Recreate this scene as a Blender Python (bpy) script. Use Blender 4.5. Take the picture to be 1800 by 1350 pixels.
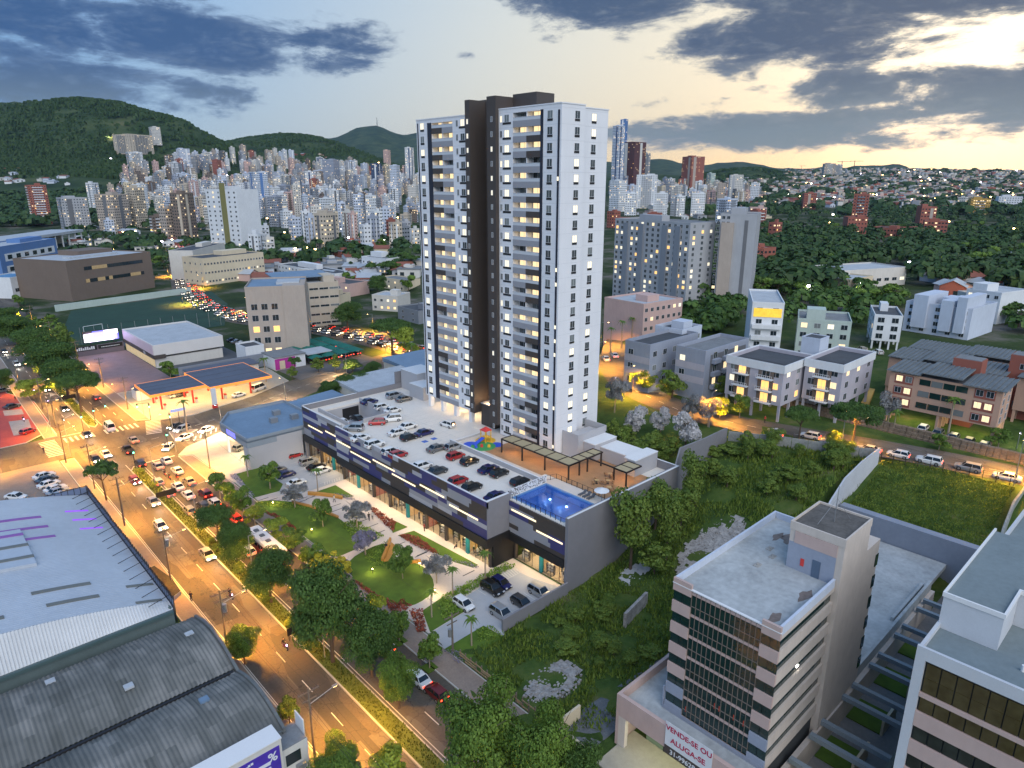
import bpy, math, random
from mathutils import Vector, Matrix
random.seed(7)
for o in list(bpy.data.objects): bpy.data.objects.remove(o, do_unlink=True)
SC = bpy.context.scene
COL = SC.collection
R = math.radians
# ------------------------------------------------------------------ camera
F_PX, HOR, CAMH, YAW = 1200.0,318.0,65.0,47.0
PITCH = math.atan((675-HOR)/F_PX)
cam = bpy.data.cameras.new('camera'); cam.sensor_width = 36.0; cam.lens = 36.0*F_PX/1800
cam.clip_start = 1.0; cam.clip_end = 30000
cam_ob = bpy.data.objects.new('camera', cam); COL.objects.link(cam_ob)
cam_ob.location = (0,0, CAMH)
cam_ob.rotation_euler = (R(90)-PITCH, 0, R(YAW-90))
SC.camera = cam_ob
# ------------------------------------------------------------------ view
SC.view_settings.view_transform = 'Standard'; SC.view_settings.look = 'None'
SC.view_settings.exposure = 0.1; SC.view_settings.gamma = 1.0
SC.view_settings.use_curve_mapping = False
SC.cycles.max_bounces = 5; SC.cycles.diffuse_bounces = 2; SC.cycles.glossy_bounces = 2
SC.cycles.transmission_bounces = 3; SC.cycles.transparent_max_bounces = 6
SC.cycles.sample_clamp_indirect = 4.0; SC.cycles.sample_clamp_direct = 0.0
SC.cycles.caustics_reflective = False; SC.cycles.caustics_refractive = False
SC.cycles.use_light_tree = True
# ------------------------------------------------------------------ world: dusk sky with clouds
SUN_AZ, SUN_EL = 32.0,4.0           # the glow behind the clouds, degrees right of the view axis
W = bpy.data.worlds.new('World'); SC.world = W; W.use_nodes = True
def build_world():
    nt = W.node_tree; N = nt.nodes; Lk = nt.links; N.clear()
    out = N.new('ShaderNodeOutputWorld'); bg = N.new('ShaderNodeBackground'); Lk.new(bg.outputs[0], out.inputs[0])
    tc = N.new('ShaderNodeTexCoord')
    def mth(op, a, b=None, c=None, clamp=False):
        n = N.new('ShaderNodeMath'); n.operation = op; n.use_clamp = clamp
        for i, v in enumerate((a, b, c)):
            if v is None: continue
            if isinstance(v, (int, float)): n.inputs[i].default_value = v
            else: Lk.new(v, n.inputs[i])
        return n.outputs[0]
    def dot(vec, c):
        n = N.new('ShaderNodeVectorMath'); n.operation = 'DOT_PRODUCT'; Lk.new(vec, n.inputs[0]); n.inputs[1].default_value = c
        return n.outputs['Value']
    def mix(f, a, b):
        n = N.new('ShaderNodeMix'); n.data_type = 'RGBA'
        for s, v in ((n.inputs['Factor'], f), (n.inputs['A'], a), (n.inputs['B'], b)):
            if isinstance(v, (int, float)): s.default_value = v
            elif isinstance(v, tuple): s.default_value = (*v, 1)
            else: Lk.new(v, s)
        return n.outputs['Result']
    def ss(x, e0, e1):
        n = N.new('ShaderNodeMapRange'); n.interpolation_type = 'SMOOTHSTEP'; Lk.new(x, n.inputs[0])
        n.inputs[1].default_value = e0; n.inputs[2].default_value = e1; n.inputs[3].default_value = 0; n.inputs[4].default_value = 1
        return n.outputs[0]
    d = tc.outputs['Generated']
    yr = R(YAW)
    rt = dot(d, (math.sin(yr), -math.cos(yr), 0)); fw = dot(d, (math.cos(yr), math.sin(yr), 0)); up = dot(d, (0,0,1))
    az = mth('MULTIPLY', mth('ARCTAN2', rt, fw), 180/math.pi)       # degrees, + = right
    el = mth('MULTIPLY', mth('ARCSINE', up), 180/math.pi)
    # clear sky: blue overhead, pale towards the horizon, warm towards the sunset
    elp = mth('MAXIMUM', el, 0.0)
    hz = mth('POWER', 2.718, mth('MULTIPLY', elp, -0.16))           # 1 at the horizon
    blue = mix(ss(el, 6,60), (.38,.62,.78), (.15,.30,.56))
    daz = mth('ABSOLUTE', mth('SUBTRACT', az, SUN_AZ))
    sunside = mth('SUBTRACT', 1.0, ss(daz, 0,74))
    bl2 = mix(mth('MULTIPLY', mth('SUBTRACT', 1.0, sunside), .8), blue, (.085,.29,.70))
    pale = mix(mth('MULTIPLY', mth('POWER', sunside, 1.2), mth('SUBTRACT', 1.0, ss(el, 8,34))), bl2,(.98,.88,.68))
    warm = mix(sunside, (.44,.60,.60), (1.05,.68,.22))
    sky = mix(mth('MULTIPLY', hz, .85), pale, warm)
    # glow round the hidden sun
    sv = (math.cos(R(YAW-33))*math.cos(R(9)), math.sin(R(YAW-33))*math.cos(R(9)), math.sin(R(9)))
    g = dot(d, sv)
    glow = mth('POWER', mth('MAXIMUM', g, 0.0), 55.0)
    sky = mix(mth('MULTIPLY', glow, .95), sky, (1.5,1.3,.98))
    nish = N.new('ShaderNodeTexSky'); nish.sky_type = 'NISHITA'; nish.sun_disc = False
    nish.sun_elevation = R(SUN_EL); nish.sun_rotation = R(90-YAW+SUN_AZ); nish.altitude = 900; nish.dust_density = 2.0
    nn = N.new('ShaderNodeMix'); nn.data_type = 'RGBA'; nn.blend_type = 'ADD'; nn.inputs['Factor'].default_value = .01
    Lk.new(sky, nn.inputs['A']); Lk.new(nish.outputs[0], nn.inputs['B'])
    sky = nn.outputs['Result']
    # clouds: noise in direction space, plus cloud banks at their bearings
    cmb = N.new('ShaderNodeCombineXYZ'); Lk.new(mth('MULTIPLY', az, .055), cmb.inputs[0]); Lk.new(mth('MULTIPLY', el, .17), cmb.inputs[1])
    def noise(scale, det, rough, w=0.0, dist=0.0):
        n = N.new('ShaderNodeTexNoise'); n.noise_dimensions = '4D'; n.inputs['W'].default_value = w
        Lk.new(cmb.outputs[0], n.inputs['Vector']); n.inputs['Scale'].default_value = scale
        n.inputs['Detail'].default_value = det; n.inputs['Roughness'].default_value = rough; n.inputs['Distortion'].default_value = dist
        return n.outputs[0]
    n1 = noise(2.4,10,.66,1.3,.45); n2 = noise(6.0,8,.65,4.0,.3); n3 = noise(1.1,3,.5,8.0)
    nz = mth('ADD', mth('MULTIPLY', mth('SUBTRACT', n1,.5), 5.2), mth('MULTIPLY', mth('SUBTRACT', n2,.5), 2.4))
    def bank(px, py, rx, ry, k=1.0):
        a0 = math.degrees(math.atan((px-900)/1252.)); e0 = math.degrees(math.atan((HOR-py)/1252.*math.cos(R(a0))))
        ra = math.degrees(rx/1252.)*math.cos(R(a0))**2; re = math.degrees(ry/1252.)
        x = mth('DIVIDE', mth('SUBTRACT', az, a0), ra); y = mth('DIVIDE', mth('SUBTRACT', el, e0), re)
        r2 = mth('ADD', mth('MULTIPLY', x, x), mth('MULTIPLY', y, y))
        return mth('SUBTRACT', k, mth('MULTIPLY', r2,.85))
    banks = [(110,75,220,40,1.3), (390,92,270,38,1.4), (560,125,140,24,.9), (170,160,270,36,1.0), (30,25,160,24,.7), (330,195,140,24,.4), (300,20,160,22,.3),
             (1080,25,180,46,1.35), (1400,88,210,46,1.25), (1350,22,150,40,1.0), (1620,8,330,36,1.6), (1235,95,70,28,1.1), (1312,145,30,18,.6),
             (1490,163,170,30,1.0), (1740,188,170,44,1.3), (1330,236,230,27,1.4), (1570,212,220,20,.9), (1420,185,130,20,.7), (1760,100,40,18,.2),
             (1200,195,170,18,-.1), (960,90,34,10,.2), (825,118,22,9,.2), (640,70,80,16,0.0), (460,30,60,22,-.1),
             (2100,60,260,90,.9), (-350,120,300,60,.9), (2500,180,300,50,.8)]
    acc = None
    for b in banks:
        v = bank(*b); acc = v if acc is None else mth('MAXIMUM', acc, v)
    # scattered cloud over the rest of the dome
    far = mth('MULTIPLY', mth('SUBTRACT', n3,.56), 8.0)
    far = mth('SUBTRACT', far, mth('MULTIPLY', mth('SUBTRACT', 1.0, ss(el, 16,26)), 6.0))
    dens = mth('ADD', mth('MAXIMUM', acc, far), nz)
    mask = ss(dens, -.15,.75)
    core = ss(dens, .05,1.25)
    cshade = mix(sunside, (.14,.24,.42), (.27,.29,.31))
    cdark = mix(sunside, (.035,.095,.24), (.040,.080,.155))
    warmc = mix(mth('MULTIPLY', ss(el, 2,9), .999), (.19,.25,.27), cdark)
    ccol = mix(core, cshade, warmc)
    lite = mth('MULTIPLY', ss(n2,.5,.75), .5)
    ccol = mix(lite, ccol, mix(sunside, (.20,.29,.43), (.27,.31,.34)))
    res = mix(mth('MULTIPLY', mask, .95), sky, ccol)
    low = mix(ss(el, -6,-1), (.16,.17,.18), res)
    Lk.new(low, bg.inputs[0]); bg.inputs[1].default_value = 1.0
    W.cycles.sampling_method = 'MANUAL'; W.cycles.sample_map_resolution = 512
build_world()
# ------------------------------------------------------------------ sun: broad soft skylight key
sl = bpy.data.lights.new('sun', 'SUN'); sl.energy = 2.7; sl.angle = R(70); sl.color = (1.0,.95,.87)
so = bpy.data.objects.new('sun', sl); COL.objects.link(so)
_dir = Vector((math.cos(R(-118))*math.cos(R(38)), math.sin(R(-118))*math.cos(R(38)), math.sin(R(38))))
so.rotation_euler = _dir.to_track_quat('Z', 'Y').to_euler()

# ------------------------------------------------------------------ pixel -> place helpers
_c, _s = math.cos(PITCH), math.sin(PITCH)
_S, _C = math.sin(R(YAW)), math.cos(R(YAW))
def ray(px, py):
    u = (px-900)/F_PX; v = (py-675)/F_PX
    f = _c-v*_s; dz = -(_s+v*_c)
    return (u*_S+f*_C, -u*_C+f*_S, dz)
def PT(px, py, z):
    d = ray(px, py); t = (z-CAMH)/d[2]
    return (d[0]*t, d[1]*t, z)
def depth(a, b, z): return (a*_C+b*_S)*_c-(z-CAMH)*_s
def PX(a, b, z):
    xr = a*_S-b*_C; yf = a*_C+b*_S; d = yf*_c-(z-CAMH)*_s
    return 900+F_PX*xr/d, 675+F_PX*(-(z-CAMH)*_c-yf*_s)/d
def top_z(a, b, py):
    yf = a*_C+b*_S; v = (py-675)/F_PX
    return CAMH-(_s+v*_c)*yf/(_c-v*_s)
def interp(x, pts):
    if x <= pts[0][0]: return pts[0][1]
    for (x0, y0), (x1, y1) in zip(pts, pts[1:]):
        if x <= x1: return y0+(y1-y0)*(x-x0)/(x1-x0)
    return pts[-1][1]
def smooth(t):
    t = max(0., min(1., t)); return t*t*(3-2*t)
# ------------------------------------------------------------------ land form
KN = [(800, [(-400,420), (900,418), (1100,405), (1800,406), (2300,405)]),
      (1200, [(-400,372), (0,372), (300,377), (600,386), (800,388), (1050,368), (1150,366), (1300,374), (1800,366)]),
      (1700, [(-400,300), (0,297), (150,290), (250,300), (350,314), (450,326), (600,338), (750,348), (900,350), (1100,338), (1300,346), (1500,342), (1800,338)]),
      (2100, [(-400,205), (0,187), (60,183), (100,178), (160,174), (230,181), (270,195), (310,205), (340,216), (380,240), (410,256), (440,273), (500,300), (560,308), (650,313), (750,318), (900,325), (1100,322), (1300,326), (1800,325)]),
      (2700, [(-400,260), (0,250), (300,275), (380,262), (410,250), (440,244), (470,240), (500,236), (540,238), (570,243), (600,252), (640,268), (670,280), (700,292), (740,303), (900,310), (1140,312), (1240,306), (1270,299), (1330,296), (1390,306), (1440,311), (1600,312), (1800,314)]),
      (3400, [(-400,270), (400,275), (500,266), (600,275), (700,305), (900,310), (1200,312), (1400,304), (1440,300), (1500,297), (1560,296), (1650,299), (1750,300), (1800,302)]),
      (5000, [(-400,290), (500,275), (700,280), (900,300), (1200,308), (1800,308)]),
      (6500, [(-400,275), (300,262), (430,251), (480,244), (520,241), (560,245), (590,243), (605,239), (620,230), (640,222), (650,224), (662,219), (680,226), (700,235), (715,238), (740,233), (780,245), (850,262), (950,276), (1080,285), (1140,281), (1165,279), (1185,284), (1215,291), (1240,291), (1262,286), (1290,285), (1320,287), (1345,292), (1365,296), (1420,297), (1440,293), (1480,297), (1500,292), (1530,290), (1545,291), (1570,288), (1580,290), (1600,297), (1800,300)]),
      (9000, [(-400,300), (300,290), (600,270), (900,300), (1800,312)])]
def near_h(a, b):
    if b < 44:
        return 0. if a < 122.4 else 7.6*smooth((a-122.4)/1.2)+4.4*smooth((a-124)/20.)+2.5*smooth((a-165)/60.)
    s = smooth((b-112)/70.)*150
    h = 12*smooth((a-74-s)/58.)
    if b < 170: h += 2.5*smooth((a-165)/60.)
    return h
def far_h(a, b):
    xr = a*_S-b*_C; yf = max(a*_C+b*_S, 1.)
    px = 900+1252*xr/yf
    ys = [k[0] for k in KN]
    v = [interp(px, k[1]) for k in KN]
    if yf <= ys[0]: p = v[0]; yy = ys[0]
    else:
        p = v[-1]; yy = yf
        for i in range(len(ys)-1):
            if yf <= ys[i+1]:
                t = (math.log(yf)-math.log(ys[i]))/(math.log(ys[i+1])-math.log(ys[i])); t = t*t*(3-2*t) if ys[i] >= 1700 else t
                p = v[i]+(v[i+1]-v[i])*t; break
    vv = (p-675)/F_PX
    return CAMH-(_s+vv*_c)*yy/(_c-vv*_s)
def H(a, b):
    yf = a*_C+b*_S
    n = near_h(a, b) if yf < 900 else 0
    if yf < 420: return n
    w = smooth((yf-420)/380.)
    return n*(1-w)+far_h(a, b)*w
def GP(px, py):
    d = ray(px, py); t = 40.; prev = t
    while t < 9500:
        a, b, z = d[0]*t, d[1]*t, CAMH+d[2]*t
        if z < H(a, b):
            lo, hi = prev, t
            for _ in range(18):
                m = (lo+hi)/2
                if CAMH+d[2]*m < H(d[0]*m, d[1]*m): hi = m
                else: lo = m
            return (d[0]*hi, d[1]*hi, H(d[0]*hi, d[1]*hi))
        prev = t; t *= 1.02
    return (d[0]*t, d[1]*t, H(d[0]*t, d[1]*t))

# ------------------------------------------------------------------ mesh helpers
class MB:
    def __init__(s): s.v = []; s.f = []; s.m = []
    def quad(s, p, mi=0):
        n = len(s.v); s.v += [tuple(q) for q in p]; s.f.append(tuple(range(n, n+len(p)))); s.m.append(mi)
    def box(s, x0, x1, y0, y1, z0, z1, mi=0, top=None, bot=True):
        if x1 < x0: x0, x1 = x1, x0
        if y1 < y0: y0, y1 = y1, y0
        n = len(s.v)
        s.v += [(x0, y0, z0), (x1, y0, z0), (x1, y1, z0), (x0, y1, z0), (x0, y0, z1), (x1, y0, z1), (x1, y1, z1), (x0, y1, z1)]
        fs = [(0,1,5,4), (1,2,6,5), (2,3,7,6), (3,0,4,7)]
        for f in fs: s.f.append(tuple(n+i for i in f)); s.m.append(mi)
        s.f.append((n+4, n+5, n+6, n+7)); s.m.append(mi if top is None else top)
        if bot: s.f.append((n+3, n+2, n+1, n)); s.m.append(mi)
        return s
    def prism(s, poly, z0, z1, mi=0, top=None):
        ar = sum(p[0]*q[1]-q[0]*p[1] for p, q in zip(poly, poly[1:]+poly[:1]))
        if ar < 0:
            poly = poly[::-1]; z0, z1 = (q[::-1] if isinstance(q, (list, tuple)) else q for q in (z0, z1))
        n = len(s.v); k = len(poly)
        z0s = z0 if isinstance(z0,(list, tuple)) else [z0]*k; z1s = z1 if isinstance(z1,(list, tuple)) else [z1]*k
        s.v += [(p[0], p[1], z) for p, z in zip(poly, z0s)]+[(p[0], p[1], z) for p, z in zip(poly, z1s)]
        for i in range(k):
            j = (i+1) % k; s.f.append((n+i, n+j, n+k+j, n+k+i)); s.m.append(mi)
        s.f.append(tuple(range(n+k, n+2*k))); s.m.append(mi if top is None else top)
        s.f.append(tuple(range(n+k-1, n-1,-1))); s.m.append(mi)
        return s
    def cyl(s, x, y, z0, z1, r, r2=None, n=10, mi=0):
        r2 = r if r2 is None else r2; k = len(s.v)
        for rr, z in ((r, z0), (r2, z1)):
            for i in range(n): a = 2*math.pi*i/n; s.v.append((x+rr*math.cos(a), y+rr*math.sin(a), z))
        for i in range(n): j = (i+1) % n; s.f.append((k+i, k+j, k+n+j, k+n+i)); s.m.append(mi)
        s.f.append(tuple(range(k+n, k+2*n))); s.m.append(mi); s.f.append(tuple(range(k+n-1, k-1,-1))); s.m.append(mi)
        return s
    def tube(s, p, q, r, r2=None, n=6, mi=0):
        p, q = Vector(p), Vector(q); r2 = r if r2 is None else r2
        d = (q-p).normalized(); a = d.orthogonal().normalized(); b = d.cross(a); k = len(s.v)
        for c, rr in ((p, r), (q, r2)):
            for i in range(n): t = 2*math.pi*i/n; s.v.append(tuple(c+a*rr*math.cos(t)+b*rr*math.sin(t)))
        for i in range(n): j = (i+1) % n; s.f.append((k+i, k+j, k+n+j, k+n+i)); s.m.append(mi)
        s.f.append(tuple(range(k+n, k+2*n))); s.m.append(mi); s.f.append(tuple(range(k+n-1, k-1,-1))); s.m.append(mi)
        return s
    def mesh(s, name, mats, off=None, smooth_=False):
        me = bpy.data.meshes.new(name)
        v = s.v if off is None else [(p[0]-off[0], p[1]-off[1], p[2]-off[2]) for p in s.v]
        me.from_pydata(v, [], s.f)
        if not isinstance(mats, (list, tuple)): mats = [mats]
        for m in mats: me.materials.append(m)
        if len(mats) > 1: me.polygons.foreach_set('material_index', s.m)
        if smooth_: me.polygons.foreach_set('use_smooth', [True]*len(me.polygons))
        me.update(); return me
    def build(s, name, mats, parent=None, loc=None, smooth_=False, local=False):
        """vertices in world coordinates unless local; parents are unrotated there"""
        if parent is not None and not local: off = tuple(parent['_o']) if '_o' in parent else tuple(parent.location)
        elif loc is not None and not local: off = loc
        else: off = None
        o = bpy.data.objects.new(name, s.mesh(name, mats, off, smooth_)); COL.objects.link(o)
        if parent is not None:
            o.parent = parent; ORG[o.name] = off
        elif loc is not None: o.location = loc
        return o
def bxw(n, m, t, *a): b = MB(); b.box(*a); return b.build(n, m, t)
def bxl(n, m, t, *a): b = MB(); b.box(*a); return b.build(n, m, t, local=True)
ORG = {}
def thing(name, label, cat, loc=(0,0,0), rz=0, group=None):
    o = bpy.data.objects.new(name, None); COL.objects.link(o); o.empty_display_size = .5
    o.location = loc; o.rotation_euler = (0,0, rz); o['label'] = label; o['category'] = cat
    if group: o['group'] = group
    return o
def tag(o, label, cat=None, group=None, kind=None):
    if label: o['label'] = label
    if cat: o['category'] = cat
    if group: o['group'] = group
    if kind: o['kind'] = kind
    return o
def struct(o, label=None):
    o['kind'] = 'structure'
    if label: o['label'] = label
    return o
def stuff(o): o['kind'] = 'stuff'; return o
def sub(mb, name, mats, part, local=False):
    """sub-part: parent is a part whose own origin is at the thing's origin"""
    root = part.parent
    o = bpy.data.objects.new(name, mb.mesh(name, mats, None if local else tuple(root.location))); COL.objects.link(o); o.parent = part
    return o
def inst(name, me, parent=None, loc=(0,0,0), rz=0, scale=None, mat=None):
    o = bpy.data.objects.new(name, me); COL.objects.link(o); o.location = loc; o.rotation_euler = (0,0, rz)
    if scale: o.scale = scale
    if parent is not None: o.parent = parent
    if mat is not None: o.material_slots[0].link = 'OBJECT'; o.material_slots[0].material = mat
    return o

# ------------------------------------------------------------------ materials
MATS = {}
def mat(name, col, rough=.8, metal=0., var=.14, scale=.35, fine=6.0, bump=0., emit=None, es=0., spec=.4, coat=0., island=0., streak=0.):
    if name in MATS: return MATS[name]
    m = bpy.data.materials.new(name); m.use_nodes = True; nt = m.node_tree; N = nt.nodes; L = nt.links
    b = N['Principled BSDF']; b.inputs['Roughness'].default_value = rough; b.inputs['Metallic'].default_value = metal
    b.inputs['Specular IOR Level'].default_value = spec
    if coat: b.inputs['Coat Weight'].default_value = coat; b.inputs['Coat Roughness'].default_value = .08
    c = (*col, 1)
    if var > 0:
        tc = N.new('ShaderNodeTexCoord'); n1 = N.new('ShaderNodeTexNoise'); n2 = N.new('ShaderNodeTexNoise')
        n1.inputs['Scale'].default_value = scale; n1.inputs['Detail'].default_value = 5; n1.inputs['Roughness'].default_value = .65
        n2.inputs['Scale'].default_value = fine; n2.inputs['Detail'].default_value = 3
        src = tc.outputs['Object']
        if streak:
            mp = N.new('ShaderNodeMapping'); mp.inputs['Scale'].default_value = (1,1, streak); L.new(src, mp.inputs[0]); L.new(mp.outputs[0], n2.inputs['Vector'])
        else: L.new(src, n2.inputs['Vector'])
        L.new(src, n1.inputs['Vector'])
        ad = N.new('ShaderNodeMath'); ad.operation = 'MULTIPLY_ADD'; L.new(n2.outputs[0], ad.inputs[0]); ad.inputs[1].default_value = .45; 
        m0 = N.new('ShaderNodeMath'); m0.operation = 'MULTIPLY'; L.new(n1.outputs[0], m0.inputs[0]); m0.inputs[1].default_value = .75
        L.new(m0.outputs[0], ad.inputs[2])
        last = ad.outputs[0]
        if island:
            g = N.new('ShaderNodeNewGeometry'); a2 = N.new('ShaderNodeMath'); a2.operation = 'MULTIPLY_ADD'
            L.new(g.outputs['Random Per Island'], a2.inputs[0]); a2.inputs[1].default_value = island; L.new(last, a2.inputs[2])
            a3 = N.new('ShaderNodeMath'); a3.operation = 'SUBTRACT'; L.new(a2.outputs[0], a3.inputs[0]); a3.inputs[1].default_value = island/2; last = a3.outputs[0]
        mr = N.new('ShaderNodeMapRange'); L.new(last, mr.inputs[0]); mr.inputs[1].default_value = .3; mr.inputs[2].default_value = .9
        mr.inputs[3].default_value = 1-var*1.5; mr.inputs[4].default_value = 1+var
        hs = N.new('ShaderNodeMix'); hs.data_type = 'RGBA'; hs.blend_type = 'MULTIPLY'; hs.inputs['Factor'].default_value = 1
        hs.inputs['A'].default_value = c; L.new(mr.outputs[0], hs.inputs['B']); L.new(hs.outputs['Result'], b.inputs['Base Color'])
        if bump:
            bp = N.new('ShaderNodeBump'); bp.inputs['Strength'].default_value = bump; bp.inputs['Distance'].default_value = .05
            L.new(n2.outputs[0], bp.inputs['Height']); L.new(bp.outputs[0], b.inputs['Normal'])
    else: b.inputs['Base Color'].default_value = c
    if emit: b.inputs['Emission Color'].default_value = (*emit, 1); b.inputs['Emission Strength'].default_value = es
    MATS[name] = m; return m
def leafmat(name, col, col2, trans=.25):
    if name in MATS: return MATS[name]
    m = bpy.data.materials.new(name); m.use_nodes = True; nt = m.node_tree; N = nt.nodes; L = nt.links
    b = N['Principled BSDF']; b.inputs['Roughness'].default_value = .55; b.inputs['Specular IOR Level'].default_value = .25
    g = N.new('ShaderNodeNewGeometry'); tc = N.new('ShaderNodeTexCoord'); n1 = N.new('ShaderNodeTexNoise'); n1.inputs['Scale'].default_value = .55; n1.inputs['Detail'].default_value = 3
    L.new(tc.outputs['Object'], n1.inputs['Vector'])
    a = N.new('ShaderNodeMath'); a.operation = 'MULTIPLY_ADD'; L.new(g.outputs['Random Per Island'], a.inputs[0]); a.inputs[1].default_value = .55
    s = N.new('ShaderNodeMath'); s.operation = 'MULTIPLY_ADD'; L.new(n1.outputs[0], s.inputs[0]); s.inputs[1].default_value = 1.5; s.inputs[2].default_value = -.55
    L.new(s.outputs[0], a.inputs[2]); a.use_clamp = True
    mx = N.new('ShaderNodeMix'); mx.data_type = 'RGBA'; mx.inputs['A'].default_value = (*col, 1); mx.inputs['B'].default_value = (*col2,1); L.new(a.outputs[0], mx.inputs['Factor'])
    L.new(mx.outputs['Result'], b.inputs['Base Color'])
    t = N.new('ShaderNodeBsdfTranslucent'); L.new(mx.outputs['Result'], t.inputs['Color'])
    ms = N.new('ShaderNodeMixShader'); ms.inputs[0].default_value = trans
    L.new(b.outputs[0], ms.inputs[1]); L.new(t.outputs[0], ms.inputs[2]); L.new(ms.outputs[0], N['Material Output'].inputs[0])
    MATS[name] = m; return m
def asphalt_mat():
    m = mat('asphalt', (.115,.098,.076), .85, var=.3, scale=.10, fine=3, bump=.25); N = m.node_tree.nodes; L = m.node_tree.links; b = N['Principled BSDF']
    src = b.inputs['Base Color'].links[0].from_socket; tc = N.new('ShaderNodeTexCoord')
    def mixn(f, a_, c): n = N.new('ShaderNodeMix'); n.data_type = 'RGBA'; L.new(f, n.inputs['Factor']); L.new(a_, n.inputs['A']); n.inputs['B'].default_value = (*c, 1); return n.outputs['Result']
    def ramp(x, a_, c, k): n = N.new('ShaderNodeMapRange'); L.new(x, n.inputs[0]); n.inputs[1].default_value = a_; n.inputs[2].default_value = c; n.inputs[4].default_value = k; return n.outputs[0]
    mp = N.new('ShaderNodeMapping'); mp.inputs['Scale'].default_value = (.33,.07,0); L.new(tc.outputs['Object'], mp.inputs[0]); v = N.new('ShaderNodeTexVoronoi'); v.distance = 'CHEBYCHEV'; L.new(mp.outputs[0], v.inputs['Vector']); v.inputs['Scale'].default_value = 1.0
    sp = N.new('ShaderNodeSeparateColor'); L.new(v.outputs['Color'], sp.inputs[0]); c = mixn(ramp(sp.outputs[0], .72,.74,.6), src, (.05,.048,.046)); c = mixn(ramp(sp.outputs[1], .82,.84,.5), c, (.17,.155,.135))
    ck = N.new('ShaderNodeTexVoronoi'); ck.feature = 'DISTANCE_TO_EDGE'; ck.inputs['Scale'].default_value = .28; nz = N.new('ShaderNodeTexNoise'); nz.inputs['Scale'].default_value = 1.2; L.new(tc.outputs['Object'], nz.inputs['Vector'])
    va = N.new('ShaderNodeVectorMath'); va.operation = 'ADD'; L.new(tc.outputs['Object'], va.inputs[0]); L.new(nz.outputs['Color'], va.inputs[1]); L.new(va.outputs[0], ck.inputs['Vector'])
    c = mixn(ramp(ck.outputs['Distance'], .012,.004,.7), c, (.03,.03,.03))
    st = N.new('ShaderNodeTexNoise'); st.inputs['Scale'].default_value = .5; st.inputs['Detail'].default_value = 6; mp2 = N.new('ShaderNodeMapping'); mp2.inputs['Scale'].default_value = (1,.12,1); L.new(tc.outputs['Object'], mp2.inputs[0]); L.new(mp2.outputs[0], st.inputs['Vector'])
    c = mixn(ramp(st.outputs[0], .55,.75,.6), c, (.045,.042,.04)); L.new(c, b.inputs['Base Color']); return m
asphalt = asphalt_mat()
concrete = mat('concrete', (.34,.33,.31), .85, var=.18, scale=.3, fine=3)
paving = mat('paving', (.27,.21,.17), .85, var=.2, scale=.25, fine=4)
paving_grey = mat('paving_grey', (.22,.21,.20), .85, var=.22, scale=.2, fine=3)
kerb_m = mat('kerb_stone', (.46,.44,.40), .8, var=.12)
paint_w = mat('road_paint_white', (.62,.60,.55), .7, var=.2, scale=1.5, fine=8)
paint_y = mat('road_paint_yellow', (.65,.45,.12), .7, var=.2, scale=1.5, fine=8)
glass = mat('dark_glass', (.02,.03,.035), .08, var=0, spec=.6)
glass_g = mat('green_glass', (.012,.035,.033), .06, var=.2, scale=.4, fine=1, spec=.7)
warmlit = mat('lit_window', (.5,.4,.25), .5, var=0, emit=(1.0,.74,.40), es=1.15)
whitelit = mat('bright_lit_window', (.5,.48,.4), .5, var=0, emit=(1.0,.88,.62), es=1.0)
orangelit = mat('orange_lit_window', (.5,.3,.1), .5, var=0, emit=(1.0,.55,.16), es=1.4)
steel_d = mat('dark_steel', (.035,.035,.037), .5, metal=.3, var=.08)
steel_g = mat('galvanised_steel', (.35,.36,.37), .45, metal=.6, var=.1)
bark = mat('bark', (.12,.085,.06), .9, var=.25, scale=2, fine=9, bump=.4)
bark_pale = mat('bark_pale', (.34,.27,.20), .9, var=.2, scale=2, fine=9)
wood_pole = mat('pole_timber', (.17,.14,.11), .9, var=.2, scale=1, fine=8)
white_wall = mat('white_wall', (.74,.75,.77), .7, var=.06, scale=.15, fine=1.2)
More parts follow.
